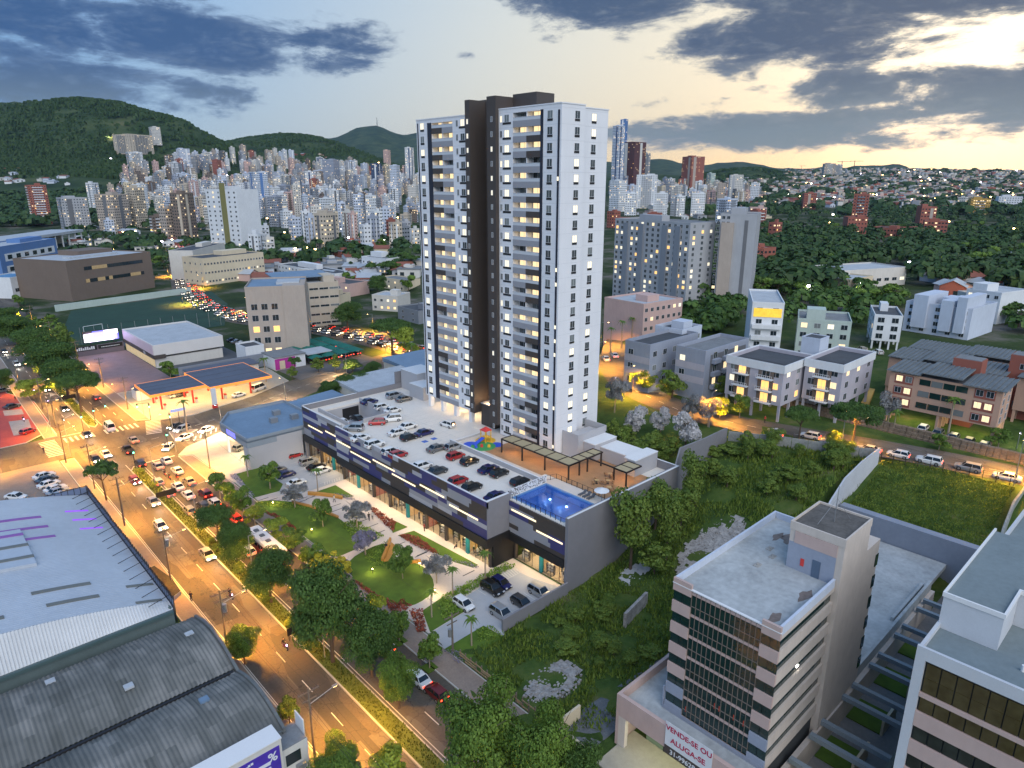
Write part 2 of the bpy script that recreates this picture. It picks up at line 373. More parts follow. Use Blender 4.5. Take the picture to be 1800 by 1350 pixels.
# ================================================================== land, roads, paving
def ground_material():
    m = bpy.data.materials.new('land'); m.use_nodes = True; nt = m.node_tree; N = nt.nodes; L = nt.links; b = N['Principled BSDF']
    b.inputs['Roughness'].default_value = .95; b.inputs['Specular IOR Level'].default_value = .1
    g = N.new('ShaderNodeNewGeometry')
    def nz(s, d=5):
        n = N.new('ShaderNodeTexNoise'); n.inputs['Scale'].default_value = s; n.inputs['Detail'].default_value = d; n.inputs['Roughness'].default_value = .65
        L.new(g.outputs['Position'], n.inputs['Vector']); return n.outputs[0]
    def ramp(f, stops):
        r = N.new('ShaderNodeValToRGB'); L.new(f, r.inputs[0]); e = r.color_ramp.elements
        e[0].position, e[0].color = stops[0][0], (*stops[0][1], 1); e[1].position, e[1].color = stops[-1][0], (*stops[-1][1], 1)
        for p, c in stops[1:-1]: x = e.new(p); x.color = (*c, 1)
        return r.outputs[0]
    def mix(f, a, c):
        n = N.new('ShaderNodeMix'); n.data_type = 'RGBA'; L.new(f, n.inputs['Factor']); L.new(a, n.inputs['A']); L.new(c, n.inputs['B']); return n.outputs['Result']
    grass = ramp(nz(.16,8), [(.32,(.028,.052,.014)), (.48,(.055,.095,.022)), (.60,(.085,.115,.03)), (.72,(.14,.13,.065))])
    town = ramp(nz(.03,8), [(.38,(.02,.036,.014)), (.5,(.04,.06,.022)), (.6,(.13,.12,.10)), (.7,(.2,.18,.16))])
    forest = ramp(nz(.012,10), [(.35,(.016,.032,.014)), (.5,(.034,.058,.022)), (.62,(.06,.082,.032)), (.75,(.11,.115,.055))])
    sp = N.new('ShaderNodeSeparateXYZ'); L.new(g.outputs['Position'], sp.inputs[0])
    ln = N.new('ShaderNodeVectorMath'); ln.operation = 'LENGTH'; L.new(g.outputs['Position'], ln.inputs[0])
    def mr(x, a, c):
        n = N.new('ShaderNodeMapRange'); n.interpolation_type = 'SMOOTHSTEP'; L.new(x, n.inputs[0]); n.inputs[1].default_value = a; n.inputs[2].default_value = c; return n.outputs[0]
    c1 = mix(mr(ln.outputs['Value'], 190,300), grass, town)
    c2 = mix(mr(ln.outputs['Value'], 1250,1750), c1, forest)
    L.new(c2, b.inputs['Base Color'])
    bp = N.new('ShaderNodeBump'); bp.inputs['Strength'].default_value = .6; bp.inputs['Distance'].default_value = .6; L.new(nz(.5,6), bp.inputs['Height']); L.new(bp.outputs[0], b.inputs['Normal'])
    return m
def noise2(x, y):
    return (math.sin(x*1.7+y*.6)+math.sin(x*.73-y*1.31+1.1)+math.sin(x*2.9+y*2.3+.5)*.6+math.sin(-x*1.1+y*3.1)*.5)/3.1
def build_land():
    mb = MB(); rings = []; r = 12.
    while r < 9600: rings.append(r); r *= 1.022 if r < 1300 else (1.0105 if r < 2900 else 1.03)
    nu = 330; u0, u1 = -1.55,1.45
    for r in rings:
        for i in range(nu+1):
            u = u0+(u1-u0)*i/nu; an = math.atan(u); xr, yf = r*math.sin(an)/1.0, r*math.cos(an)
            a = xr*_S+yf*_C; b = -xr*_C+yf*_S; h = H(a, b)
            if yf > 1500:
                k = smooth((yf-1500)/500); h += k*(noise2(a*.010, b*.010)*9+noise2(a*.035, b*.031)*5+noise2(a*.09, b*.1)*3.5+random.uniform(-2,2))*(1 if yf < 4500 else .8)
            elif yf < 420 and 47 < a < 140 and 42 < b < 66: h += noise2(a*.4, b*.4)*.5
            mb.v.append((a, b, h-.06))
    n = nu+1
    for j in range(len(rings)-1):
        for i in range(nu): mb.f.append((j*n+i+1, j*n+i, (j+1)*n+i, (j+1)*n+i+1)); mb.m.append(0)
    # close the land behind the camera
    k = len(mb.v); mb.v += [(-3000,-3000,-.2), (300,-3000,-.2), (20,-14,-.2), (-14,20,-.2), (-3000,300,-.2)]
    mb.f.append((k, k+1, k+2, k+3, k+4)); mb.m.append(0)
    o = mb.build('ground', ground_material(), smooth_=True); struct(o, 'rolling green and built-up land reaching to the hills')
build_land()
def resample(path, step=6.):
    out = []
    for (p, q) in zip(path, path[1:]):
        d = math.dist(p, q); n = max(1, int(d/step))
        for i in range(n): t = i/n; out.append((p[0]+(q[0]-p[0])*t, p[1]+(q[1]-p[1])*t))
    out.append(path[-1])
    for _ in range(3):
        out = [out[0]]+[((a[0]+2*b[0]+c[0])/4,(a[1]+2*b[1]+c[1])/4) for a, b, c in zip(out, out[1:], out[2:])]+[out[-1]]
    return out
def strip(mb, path, o0, o1, dz, mi=0, thick=0, step=6.):
    pts = resample(path, step); n = len(pts)
    L_, R_ = [], []
    for i, p in enumerate(pts):
        q0 = pts[max(0, i-1)]; q1 = pts[min(n-1, i+1)]; dx, dy = q1[0]-q0[0], q1[1]-q0[1]; l = math.hypot(dx, dy); nx, ny = dy/l, -dx/l
        a = (p[0]+nx*o0, p[1]+ny*o0); b = (p[0]+nx*o1, p[1]+ny*o1); z = H(*p)+dz
        L_.append((a[0], a[1], z)); R_.append((b[0], b[1], z))
    for i in range(n-1):
        mb.quad([L_[i], R_[i], R_[i+1], L_[i+1]], mi)
        if thick:
            for s in (L_, R_): 
                p, q = s[i], s[i+1]; mb.quad([p, q, (q[0], q[1], q[2]-thick), (p[0], p[1], p[2]-thick)], mi)
    return mb
AVE = [(36.5,8), (36.5,120), (36.8,250), (39,330), (44,430), (52,560), (64,700)]
CROSS = [(30,186.5), (47,187.5), (70,194), (92,204), (120,212), (143,216)]
JAM = [(150,205), (152,225), (150,255), (145,285), (128,330), (128,380), (141,447), (167,535), (222,718), (275,860)]
BACK = [(154,-40), (152.5,0), (150.5,20), (147,40), (139,64), (135,84), (141,104), (156,123), (185,143), (240,178)]
LEFTX = [(-30,196), (0,196), (26,197)]
road = MB()
strip(road, AVE, -9.2,9.8,.0)
strip(road, CROSS, -8.5,8.5,.004); strip(road, JAM, -8.5,8.5,.002); strip(road, BACK, -5.2,5.2,.05); strip(road, LEFTX, -9,9,.006)
struct(road.build('road', asphalt), 'patched grey asphalt avenue and side streets under orange lamplight')
# tyre-polished wheel tracks are in the asphalt colour; painted markings lie 6 mm above
mk = MB()
def dashes(path, off, w, on, gap, y0=-1e9, y1=1e9, mi=0):
    pts = resample(path, 1.0); acc = 0; 
    for i in range(len(pts)-1):
        p, q = pts[i], pts[i+1]
        if not (y0 <= p[1] <= y1): continue
        acc += math.dist(p, q)
        if (acc % (on+gap)) < on:
            dx, dy = q[0]-p[0], q[1]-p[1]; l = math.hypot(dx, dy); nx, ny = dy/l, -dx/l; z = H(*p)+.022
            if path is BACK: z += .05
            mk.quad([(p[0]+nx*(off-w), p[1]+ny*(off-w), z), (p[0]+nx*(off+w), p[1]+ny*(off+w), z), (q[0]+nx*(off+w), q[1]+ny*(off+w), z), (q[0]+nx*(off-w), q[1]+ny*(off-w), z)], mi)
for y0, y1 in ((10,172), (208,420)):
    dashes(AVE, -4.6,.07,3,5, y0, y1); dashes(AVE, -1.35,.06,1e6,0, y0, y1); dashes(AVE, 1.65,.06,1e6,0, y0, y1)
    dashes(AVE, 4.2,.07,3,5, y0, y1); dashes(AVE, 6.9,.07,3,5, y0 if y0 > 100 else 120, y1)
    dashes(AVE, -9.0,.05,1e6,0, y0, y1)
dashes(BACK, 0,.06,2,3,-30,110)
dashes(CROSS, 0.3,.06,2,2)
dashes(JAM, 0,.07,1e6,0)
def zebra(c, n, along, across, L_, w=.5, gap=.75):
    for i in range(n):
        t = (i-(n-1)/2)*(w+gap); p = (c[0]+along[0]*t, c[1]+along[1]*t)
        q = [(p[0]+along[0]*sx*w/2+across[0]*sy*L_/2, p[1]+along[1]*sx*w/2+across[1]*sy*L_/2, H(*p)+.022) for sx, sy in ((-1,-1), (1,-1), (1,1), (-1,1))]
        mk.quad(q)
zebra((31.6,201.5), 6,(1,0), (0,1), 4); zebra((41.6,201.5), 7,(1,0), (0,1), 4)
zebra((24.6,197.5), 11,(0,1), (1,0), 3.6); zebra((31.5,173.5), 0,(1,0), (0,1), 3)
zebra((48.5,197), 10,(.25,.97), (.97,-.25), 3.8); zebra((52,184.5), 8,(.3,.95), (.95,-.3), 3.4)
mk.box(28,35,205.2,205.6,.004,.024); mk.box(38,45.8,171.0,171.4,.004,.024)
# chevrons by the corner island and double line of the jam street
for i in range(5): p = (53+i*1.6,178.5+i*.7); mk.quad([(p[0], p[1], .026), (p[0]+.4, p[1]+.1,.026), (p[0]+1.6, p[1]+3,.026), (p[0]+1.2, p[1]+2.9,.026)])
struct(mk.build('road_marking', [paint_w, paint_y]), 'white lane dashes, edge lines and zebra crossings')
# pavements with kerbs
def slab(name, poly, z, m, kerb=True, label=None):
    mb = MB(); mb.prism(poly, -.3, z, 0); o = mb.build(name, m); struct(o, label)
    if kerb:
        k = MB(); n = len(poly)
        for p, q in zip(poly, poly[1:]+poly[:1]):
            d = math.dist(p, q); ux, uy = (q[0]-p[0])/d, (q[1]-p[1])/d; nx, ny = -uy*.09, ux*.09
            k.prism([(p[0]-nx, p[1]-ny), (q[0]-nx, q[1]-ny), (q[0]+nx, q[1]+ny), (p[0]+nx, p[1]+ny)], -.3, z+.02)
        ko = k.build('kerb', kerb_m); struct(ko); 
    return o
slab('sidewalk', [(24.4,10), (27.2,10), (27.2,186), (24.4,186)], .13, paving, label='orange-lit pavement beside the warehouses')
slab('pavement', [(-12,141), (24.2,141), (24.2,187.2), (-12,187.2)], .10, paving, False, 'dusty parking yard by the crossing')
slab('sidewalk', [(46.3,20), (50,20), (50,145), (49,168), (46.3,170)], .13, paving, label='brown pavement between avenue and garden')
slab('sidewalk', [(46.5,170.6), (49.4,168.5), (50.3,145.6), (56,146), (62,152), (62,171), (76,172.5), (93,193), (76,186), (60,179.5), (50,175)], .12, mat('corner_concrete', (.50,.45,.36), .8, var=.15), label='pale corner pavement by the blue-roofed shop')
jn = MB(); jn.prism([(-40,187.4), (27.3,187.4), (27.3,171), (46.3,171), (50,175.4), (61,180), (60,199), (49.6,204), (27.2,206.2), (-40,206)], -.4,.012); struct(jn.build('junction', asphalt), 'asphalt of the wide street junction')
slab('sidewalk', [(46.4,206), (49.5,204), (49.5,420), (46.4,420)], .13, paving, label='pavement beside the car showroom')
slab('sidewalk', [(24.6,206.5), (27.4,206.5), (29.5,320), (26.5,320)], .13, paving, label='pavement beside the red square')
slab('median_strip', [(35.2,20), (37.6,20), (37.6,168), (36.4,170.5), (35.2,168)], .16, mat('median_grass', (.14,.17,.03), .95, var=.4, scale=.5, fine=5, bump=.5), label='grassy median with a pale kerb')
slab('median_strip', [(35.4,210), (36.6,207.5), (37.8,210), (38.6,300), (36.5,300)], .16, MATS['median_grass'], label='grassy median beyond the crossing')
red = mat('red_paving', (.42,.075,.06), .8, var=.2, scale=.3, fine=3)
slab('pavement', [(8,206), (20.5,206.5), (26,212), (28.2,222), (28.6,246), (24,262), (22,300), (8,300)], .11, red, label='red painted square at the crossing')
for q in (((15,741), (50,737), (58,760), (24,766)), ((5,722), (38,719), (42,728), (8,731))): pb_ = MB(); pb_.prism([PT(*p, .11)[:2] for p in q], -.1,.125); struct(pb_.build('paving_patch', concrete), 'pale paving patch on the red square')
slab('traffic_island', [(49.2,181.5), (56.5,186.2), (53.8,188.2), (50.2,189.5)], .14, paving, label='small corner island with chevrons')
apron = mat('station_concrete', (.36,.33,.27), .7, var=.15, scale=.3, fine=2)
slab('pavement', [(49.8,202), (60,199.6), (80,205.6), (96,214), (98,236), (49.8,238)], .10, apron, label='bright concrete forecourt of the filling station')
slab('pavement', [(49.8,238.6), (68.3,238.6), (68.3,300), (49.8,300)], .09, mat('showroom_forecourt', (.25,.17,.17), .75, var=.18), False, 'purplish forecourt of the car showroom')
slab('pavement', [(70,240), (99,240), (99,320), (70,320)], .08, mat('yard_asphalt', (.09,.095,.105), .8, var=.15), False, 'grey parking yard behind the showroom')
slab('pavement', [(99.3,212), (134,219), (134,262), (99.3,262)], .07, mat('car_park_tarmac', (.14,.13,.12), .85, var=.2), False, 'car park tarmac under the green canopies')
slab('pavement', [(50.4,130), (70.4,130), (70.4,152), (50.4,152)], .15, mat('plaza_parking', (.42,.42,.42), .75, var=.07), False, 'pale parking court in front of the shops')
# garden plaza in front of the shops
light_path = mat('plaza_path', (.62,.53,.46), .75, var=.08, scale=.4, fine=4)
slab('plaza', [(50.4,65.5), (70.4,65.5), (74,65.5), (74,79.6), (70.4,79.6), (70.4,129.8), (50.4,129.8)], .15, light_path, label='pale stone garden plaza before the shops')
def c5(p): return [PT(380+x*.237,780+y*.237,.16)[:2] for x, y in p]
def c6(p): return [PT(600+x*.25,900+y*.25,.16)[:2] for x, y in p]
lawn = mat('lawn', (.085,.15,.014), .95, var=.32, scale=.5, fine=14, bump=.4)
def smooth_poly(p, it=2):
    for _ in range(it):
        q = []
        for a, b in zip(p, p[1:]+p[:1]): q += [(a[0]*.75+b[0]*.25, a[1]*.75+b[1]*.25), (a[0]*.25+b[0]*.75, a[1]*.25+b[1]*.75)]
        p = q
    return p
def lawn_patch(poly, label, sm=True):
    mb = MB(); mb.prism(smooth_poly(poly) if sm else poly, .0,.21); return struct(mb.build('lawn', lawn), label)
lawn_patch(c5([(150,225), (310,178), (495,300), (470,350), (280,400), (235,330)]), 'lawn at the upper corner of the garden', False)
lawn_patch(c5([(255,440), (420,415), (620,440), (760,480), (930,560), (1000,640), (1250,690), (1060,770), (870,855), (800,800), (620,660), (480,560), (370,520)]), 'large upper lawn of the garden')
lawn_patch(c5([(960,860), (1290,705), (1330,870), (1540,890), (1650,1080), (1450,1220), (1290,1180), (1090,1080), (1000,980)]), 'large lower lawn of the garden')
lawn_patch(c5([(690,375), (885,308), (1020,390), (960,400)]), 'small triangular lawn by the shops', False)
lawn_patch(c5([(1300,560), (1420,618), (1310,662), (1290,600)]), 'little triangular lawn beside the red shrubs', False)
lawn_patch(c6([(400,165), (510,132), (960,372), (930,392), (790,350)]), 'narrow lawn along the shop walk', False)
lawn_patch(c6([(570,695), (710,600), (880,690), (625,845)]), 'lawn beside the lower drive', False)
lawn_patch(c6([(725,965), (1000,800), (1140,880), (860,1055)]), 'corner lawn with a palm', False)
pk = MB(); pk.prism(c6([(632,850), (870,700), (870,600), (1190,395), (1330,460), (1545,535), (1145,775), (1145,872), (1000,800), (725,965), (690,900)]), .0,.19)
struct(pk.build('parking_lot', MATS['plaza_parking']), 'pale parking lot at the lower end of the shops')
pm = MB()
def pline(p, q, w=.06, z=.2):
    d = math.dist(p, q); nx, ny = -(q[1]-p[1])/d*w, (q[0]-p[0])/d*w
    pm.quad([(p[0]-nx, p[1]-ny, z), (q[0]-nx, q[1]-ny, z), (q[0]+nx, q[1]+ny, z), (p[0]+nx, p[1]+ny, z)])
for y in (70.5,73,75.5): pline((59.5 if y > 71 else 62, y), (64.5, y)) if 0 else None
for x in (55.5,58,60.5,63,65.5,68): pline((x, 73.8), (x, 78.3))
for x in (60.5,63,65.5,68,70.5): pline((x, 65.9), (x, 70.1))
for i in range(8): pline((68.3+i*.5,75), (68.9+i*.5,78), .09)
pline((68.2,74.9), (72.6,74.9)); pline((68.2,78.1), (72.6,78.1))
for y in (131.5,134,136.5,139,141.5,144,146.5,149): pline((64, y), (69.3, y)); pline((53, y), (58, y))
for i in range(7): pline((64.5+i*.6,130.2), (65.1+i*.6,131.4), .1)
struct(pm.build('parking_marking', paint_w), 'white bay lines on the parking courts')
# dark inlay strips in the walk
ins = MB()
for x, y in ((350,410), (420,412), (500,408), (560,410), (640,425), (640,405), (700,400), (745,380), (890,455), (900,490), (1090,570), (1165,605), (1215,655), (1365,742), (1525,815)):
    p = PT(380+x*.237,780+y*.237,.16)
    ins.box(p[0]-1.1, p[0]+1.1, p[1]-.09, p[1]+.09,.1,.165)
for x, y in ((895,430), (770,420), (560,300)):
    p = PT(600+x*.25,900+y*.25,.16); ins.box(p[0]-1.3, p[0]+1.3, p[1]-.1, p[1]+.1,.1,.165)
struct(ins.build('paving_inlay', steel_d), 'dark inlay strips across the plaza walk')
# ================================================================== the white and charcoal residential tower
w_tower = mat('tower_white', (.74,.74,.76), .6, var=.06, scale=.12, fine=1, streak=.15)
w_char = mat('tower_charcoal', (.068,.055,.048), .6, var=.08)
w_grey = mat('tower_grey', (.30,.30,.325), .6, var=.05)
w_lgrey = mat('tower_light_grey', (.40,.40,.43), .6, var=.05)
w_navyd = mat('tower_blue_black', (.020,.021,.035), .5, var=.05)
w_navy = mat('facade_navy', (.050,.050,.165), .5, var=.08)
w_frame = mat('window_frame', (.55,.56,.58), .5, var=0)
w_sill = mat('window_apron', (.022,.020,.020), .7, var=0)
w_glass = mat('tower_glass', (.05,.06,.065), .1, var=.3, scale=.3, fine=2, spec=.6)
w_pale = mat('tower_pale_glass', (.18,.20,.20), .2, var=.1)
TZ0, FH, NF = 12.4,2.72,24
tower = thing('residential_tower', 'tall white apartment tower with dark central core and grey balconies', 'apartment tower', (93.5,87.5,12))
w = MB()
w.box(93.5,99.7,92.7,87.5,12,78); w.box(93.5,99.7,92.71,100.0,12,13.0)
w.box(95.2,99.7,92.71,100.0,13.0,77.2)               # behind the balconies
w.box(93.5,99.7,92.71,100.0,77.2,78); w.box(93.5,99.7,100.01,104.0,12,78)
w.box(99.71,108,89,104,12,77.8)
w.box(93.5,108,113.5,118.3,14.9,77.6); w.box(95.2,108,118.31,125.5,14.9,76.8); w.box(93.5,108,118.31,125.5,76.81,77.6); w.box(93.5,108,125.51,131,14.9,77.6)
wall = w.build('wall', w_tower, tower)
c = MB()                                                    # dark core with its two fins and the plant room
c.box(92.7,108,104.01,106.6,14.2,80.5); c.box(97.0,108,106.61,112,12,80.3); c.box(92.9,108,112.01,113.49,14.9,80.4)
c.box(97.2,102,97.5,104.0,78.0,81.0); c.box(98.5,108,113.5,119.5,77.61,80.9)
c.box(94.6,96.99,107,111.6,12,17.0)
tower_core = c.build('core', w_char, tower)
k = MB(); k.box(94.5,97.6,106.9,111.7,17.01,17.2); k.build('canopy', w_lgrey, tower)
# parapet copings
k = MB()
for x0, x1, y0, y1, z in ((93.4,99.8,87.4,104,78.0), (99.8,108.1,88.9,104,77.8), (93.4,108.1,113.5,131.1,77.6)):
    for b in ((x0, x1, y0, y0+.25), (x0, x1, y1-.25, y1), (x0, x0+.25, y0+.25, y1-.25), (x1-.25, x1, y0+.25, y1-.25)): k.box(*b, z+.002, z+.2)
k.build('parapet', w_tower, tower)
# dark vertical strips
k = MB()
for q in ((93.44,93.52,92.0,92.69,12,77.3), (93.44,93.52,125.52,127.0,15,76.9), (93.43,93.51,87.9,88.35,12.2,77), (93.43,93.51,130.3,130.65,15.2,77)): k = MB(); k.box(*q); k.build('dark_strip', w_navyd, tower)
k = MB()                                                    # storey joints
for i in range(NF+1):
    z = TZ0+i*FH-.3
    k.box(93.485,99.715,87.485,92.0, z, z+.03); k.box(93.485,93.52,100.02,103.98, z, z+.03); k.box(99.72,108.015,88.985,89.1, z, z+.03)
    if z > 15: k.box(93.485,93.52,113.52,118.28, z, z+.03); k.box(93.485,93.52,127.02,130.98, z, z+.03)
stuff(k.build('storey_joint', mat('joint_grey', (.55,.56,.58), .7, var=0), tower))
def window_mesh(name, wd, ht, gm, apron=True, awd=None):
    """faces -X; origin at the middle of the bottom edge of the glass"""
    b = MB(); h = wd/2
    b.box(-.025,.0,-h, h, 0, ht, 0)
    for y0, y1, z0, z1 in ((-h-.05,-h, -.05, ht+.05), (h, h+.05,-.05, ht+.05), (-h, h, ht, ht+.05), (-h, h, -.05,0), (-.025,.025,0, ht)): b.box(-.06,0, y0, y1, z0, z1,1)
    if apron: a = (awd or wd)/2+.05; b.box(-.07,0,-a, a, -.45,-.06,2)
    return b.mesh(name, [gm, w_frame, w_sill])
WM = {}
for nm, wd, ht, ap, aw in (('a', 1.2,1.25, True, None), ('w', 1.2,1.25, True, 2.2), ('n', .55,1.15, False, None), ('s', .45,.9, False, None), ('d', 2.3,1.85, False, None)):
    for gk, gm in (('dark', w_glass), ('pale', w_pale), ('lit', whitelit), ('warm', warmlit)): WM[nm+gk] = window_mesh('window', wd, ht, gm, ap, aw)
rw = random.Random(5)
def put_window(kind, x, y, z, face='x', p_lit=.28, name='window'):
    r = rw.random(); g = 'lit' if r < p_lit else ('pale' if r < p_lit+.12 else 'dark')
    inst(name, WM[kind+g], tower, (x-93.5, y-87.5, z-12), 0 if face == 'x' else R(90))
for i in range(NF):
    z = TZ0+i*FH+.75
    put_window('a', 93.5,90.3, z, p_lit=.16); put_window('a', 97.6,87.5, z, 'y', .42); put_window('a', 103.9,89, z, 'y', .35)
    put_window('s', 92.7,105.2, z+.2, p_lit=.2)
    put_window('w', 93.5,101.7, z, p_lit=.42); put_window('n', 93.5,103.3, z, p_lit=.4)
    if i > 0:
        put_window('a', 93.5,128.9, z, p_lit=.42); put_window('w', 93.5,115.0, z, p_lit=.45); put_window('n', 93.5,116.8, z, p_lit=.2)
        put_window('s', 92.9,112.75, z+.2, p_lit=.35)
    if rw.random() < .45:
        bxw('strip_light', whitelit, tower, 93.39,93.43,87.92,88.33, z+.2, z+.9)
    # balconies
    for y0, y1, first in ((92.71,99.99,0), (118.31,125.49,1)):
        if i < first: continue
        zb = TZ0+i*FH-.35; ym = (y0+y1)/2
        dark_r = rw.random() < .5
        for s, (a0, a1) in enumerate(((y0, ym), (ym, y1))):
            bxw('balcony_panel', w_char if (dark_r and s == (0 if y0 < 100 else 1)) else w_grey, tower, 93.46,93.62, a0+.003, a1-.003, zb, zb+1.15)
        b = MB(); b.box(93.62,95.2, y0, y1, zb+.75, zb+.95); b.box(93.55,95.2, ym-.08, ym+.08, zb+.95, zb+2.75); slab_ = b.build('balcony_slab', w_tower, tower)
        b = MB(); b.box(93.52,93.55, y0+.02, y1-.02, zb+1.15, zb+1.72,0); b.box(93.48,93.58, y0, y1, zb+1.72, zb+1.78,1)
        sub(b, 'railing', [mat('railing_glass', (.55,.57,.60), .25, var=0), w_frame], slab_)
        for a0, a1 in ((y0, ym), (ym, y1)):
            r = rw.random(); g = 'warm' if r < .66 else ('pale' if r < .85 else 'dark')
            inst('balcony_door', WM['d'+g], tower, (95.17-93.5,(a0+a1)/2+.35-87.5, zb+.95-12))
            if g == 'warm': inst('balcony_window', WM['nlit'], tower, (95.165-93.5,(a0+a1)/2-1.3-87.5, zb+1.2-12))
# pilotis under the left wing
for x in (94.2,100,106):
    for y in (114.5,120,125,130):
        bxw('column', w_tower, tower, x-.5, x+.5, y-.45, y+.45,12,14.9)
b = MB()
for y in (117,122.5,128): b.box(96.5,99, y-.3, y+.3,14.84,14.89)
b.build('ceiling_lamp', mat('pilotis_lamp', (1,1,1), .5, var=0, emit=(1,.78,.5), es=14), tower)
# ================================================================== podium with shops, garage and deck
podium = thing('podium', 'long shop podium with navy, grey and charcoal patchwork facade and roof parking', 'podium building', (68,66,0))
deckm = mat('deck_concrete', (.72,.67,.60), .7, var=.07, scale=.25, fine=2)
podw = mat('podium_wall', (.22,.215,.23), .7, var=.07, scale=.15, fine=1)
podl = mat('podium_pale_wall', (.42,.415,.43), .7, var=.05)
coping = mat('coping_white', (.70,.70,.70), .6, var=.04)
blackf = mat('fascia_black', (.018,.017,.017), .45, var=.1)
for q in ((73.2,104,65.4,66.0,0,13.6), (68.1,73.6,79.2,79.6,4.6,13.2), (103.6,104,66.01,88,9,13.6), (69.2,104,148.0,148.4,0,13.4), (96,104,148.41,148.7,9,16.5)): bxw('wall', podw, podium, *q)
b = MB()                                                    # slabs: deck, garage floor
b.box(69.0,93.4,79.6,131,11.6,12.0); b.box(93.4,108,104,131,11.6,11.99); b.box(83,108,131.01,148,11.6,12.0); b.box(69.2,72,131.01,148,11.6,12.0); b.box(72.0,83,145,148,11.6,12.0)
b.box(82.6,104,66,104,11.6,11.995) if 0 else b.box(93.41,103.6,66,87.4,11.6,11.99)
b.box(82.7,93.4,66,79.59,11.6,11.99); b.box(73.4,82.69,66,67.0,11.6,11.99); b.box(73.4,74,67.01,79.59,11.6,11.99)
b.build('deck', deckm, podium)
b = MB()                                                    # ramp pit
b.quad([(72,131,11.99), (82.9,131,11.99), (82.9,145,8.0), (72,145,8.0)]); b.box(72,83,144.9,145.2,5,11.6); b.box(82.9,83.2,131,145,7,13.0); b.box(71.7,72,131,145,7,12.9); b.box(75.5,83.2,130.7,131,11.9,12.9)
b.build('ramp', podl, podium)
bxw('ramp_portal', blackf, podium, 78,82.5,144.8,144.88,8.1,11.2)
b = MB()                                                    # parapets with white coping
par = [(68.1,68.4,79.2,130.2,13.2), (69.2,69.5,130.2,148.2,13.2), (81.9,82.2,80.2,107,13.0), (82.2,90.5,106.7,107,12.5), (69.2,84,147.9,148.2,13.41), (73.2,104,65.4,65.7,13.61), (103.7,104,65.7,88,13.61)]
for x0, x1, y0, y1, z in par: b.box(x0, x1, y0, y1,11.9, z-.06) if z < 13.3 else None
b.build('parapet', podl, podium)
b = MB()
for x0, x1, y0, y1, z in par: b.box(x0-.04, x1+.04, y0-.04, y1+.04, z-.055, z)
b.box(68.06,73.2,79.16,79.64,13.205,13.26)
b.build('coping', coping, podium)
# facade patchwork: rows of panels of differing lengths
fr = random.Random(11)
pcols = [w_navy, w_char, w_lgrey, w_grey, w_navy, w_char, w_grey]
strip_lit = mat('light_slot', (.8,.7,.5), .5, var=0, emit=(1.0,.80,.50), es=1.15)
def patch_facade(X, y0, y1, z0, z1, rows, slots):
    dz = (z1-z0)/rows; last = None
    for r in range(rows):
        y = y0
        while y < y1-.01:
            L_ = min(fr.uniform(2.5,11), y1-y)
            if y1-(y+L_) < 1.5: L_ = y1-y
            mt = fr.choice([q for q in pcols if q is not last]); last = mt
            bxw('facade_panel', mt, podium, X-.10-fr.uniform(0,.02), X+.02, y+.004, y+L_-.004, z0+r*dz+.004, z0+(r+1)*dz-.004); y += L_
    for (sy, L_, r) in slots:
        b = MB(); z = z0+r*dz; b.box(X-.16, X-.12, sy, sy+L_, z+.10, z+.42); b.build('light_slot', strip_lit, podium)
b = MB(); b.box(68.12,68.5,79.3,130.2,6.2,13.1); b.box(69.22,69.6,130.21,148,6.2,13.1); b.box(73.22,73.6,66.01,79.19,6.0,11.8)
b.build('backing_wall', w_char, podium)
patch_facade(68.12,79.3,130.2,6.2,13.1,8, [(81.5,8,3), (91,7.5,4), (100,8,3), (107,8,4), (116,8,3), (124,6,4)])
patch_facade(69.22,130.25,147.9,6.2,13.1,8, [(132,5,4), (138.5,7,3)])
patch_facade(73.22,66.02,79.15,6.0,11.8,7, [(66.4,6,3), (72.5,6,5)])
b = MB()
b.box(67.7,71.0,78.95,130.2,4.5,6.19); b.box(68.7,71.0,130.21,148,4.5,6.19); b.box(72.8,76.0,66.01,78.94,4.5,5.99); b.box(71.01,73.3,78.9,79.18,4.5,6.19); b.box(69.4,75.4,79.2,79.5,.1,4.49)
b.build('fascia', blackf, podium)
# shop fronts
shop_wood = mat('shop_timber', (.55,.36,.16), .6, var=.25, scale=.8, fine=3, streak=.2)
shop_floor = mat('shop_floor', (.45,.36,.26), .5, var=.1)
shop_red = mat('shop_red_wall', (.30,.08,.05), .7, var=.15)
teal = mat('teal_cladding', (.02,.22,.25), .5, var=.08)
sglass = bpy.data.materials.new('shop_glass'); sglass.use_nodes = True
_n = sglass.node_tree.nodes; _l = sglass.node_tree.links
_t = _n.new('ShaderNodeBsdfTransparent'); _t.inputs[0].default_value = (.93,.95,.95,1); _g = _n.new('ShaderNodeBsdfGlossy'); _g.inputs['Roughness'].default_value = .03
_m = _n.new('ShaderNodeMixShader'); _m.inputs[0].default_value = .08; _l.new(_t.outputs[0], _m.inputs[1]); _l.new(_g.outputs[0], _m.inputs[2]); _l.new(_m.outputs[0], _n['Material Output'].inputs[0])
shoplamp = mat('shop_lamp', (1,1,1), .5, var=0, emit=(1,.74,.40), es=16)
black_item = mat('dark_goods', (.03,.03,.03), .7, var=0); white_item = mat('pale_goods', (.65,.6,.55), .7, var=0)
sr = random.Random(21)
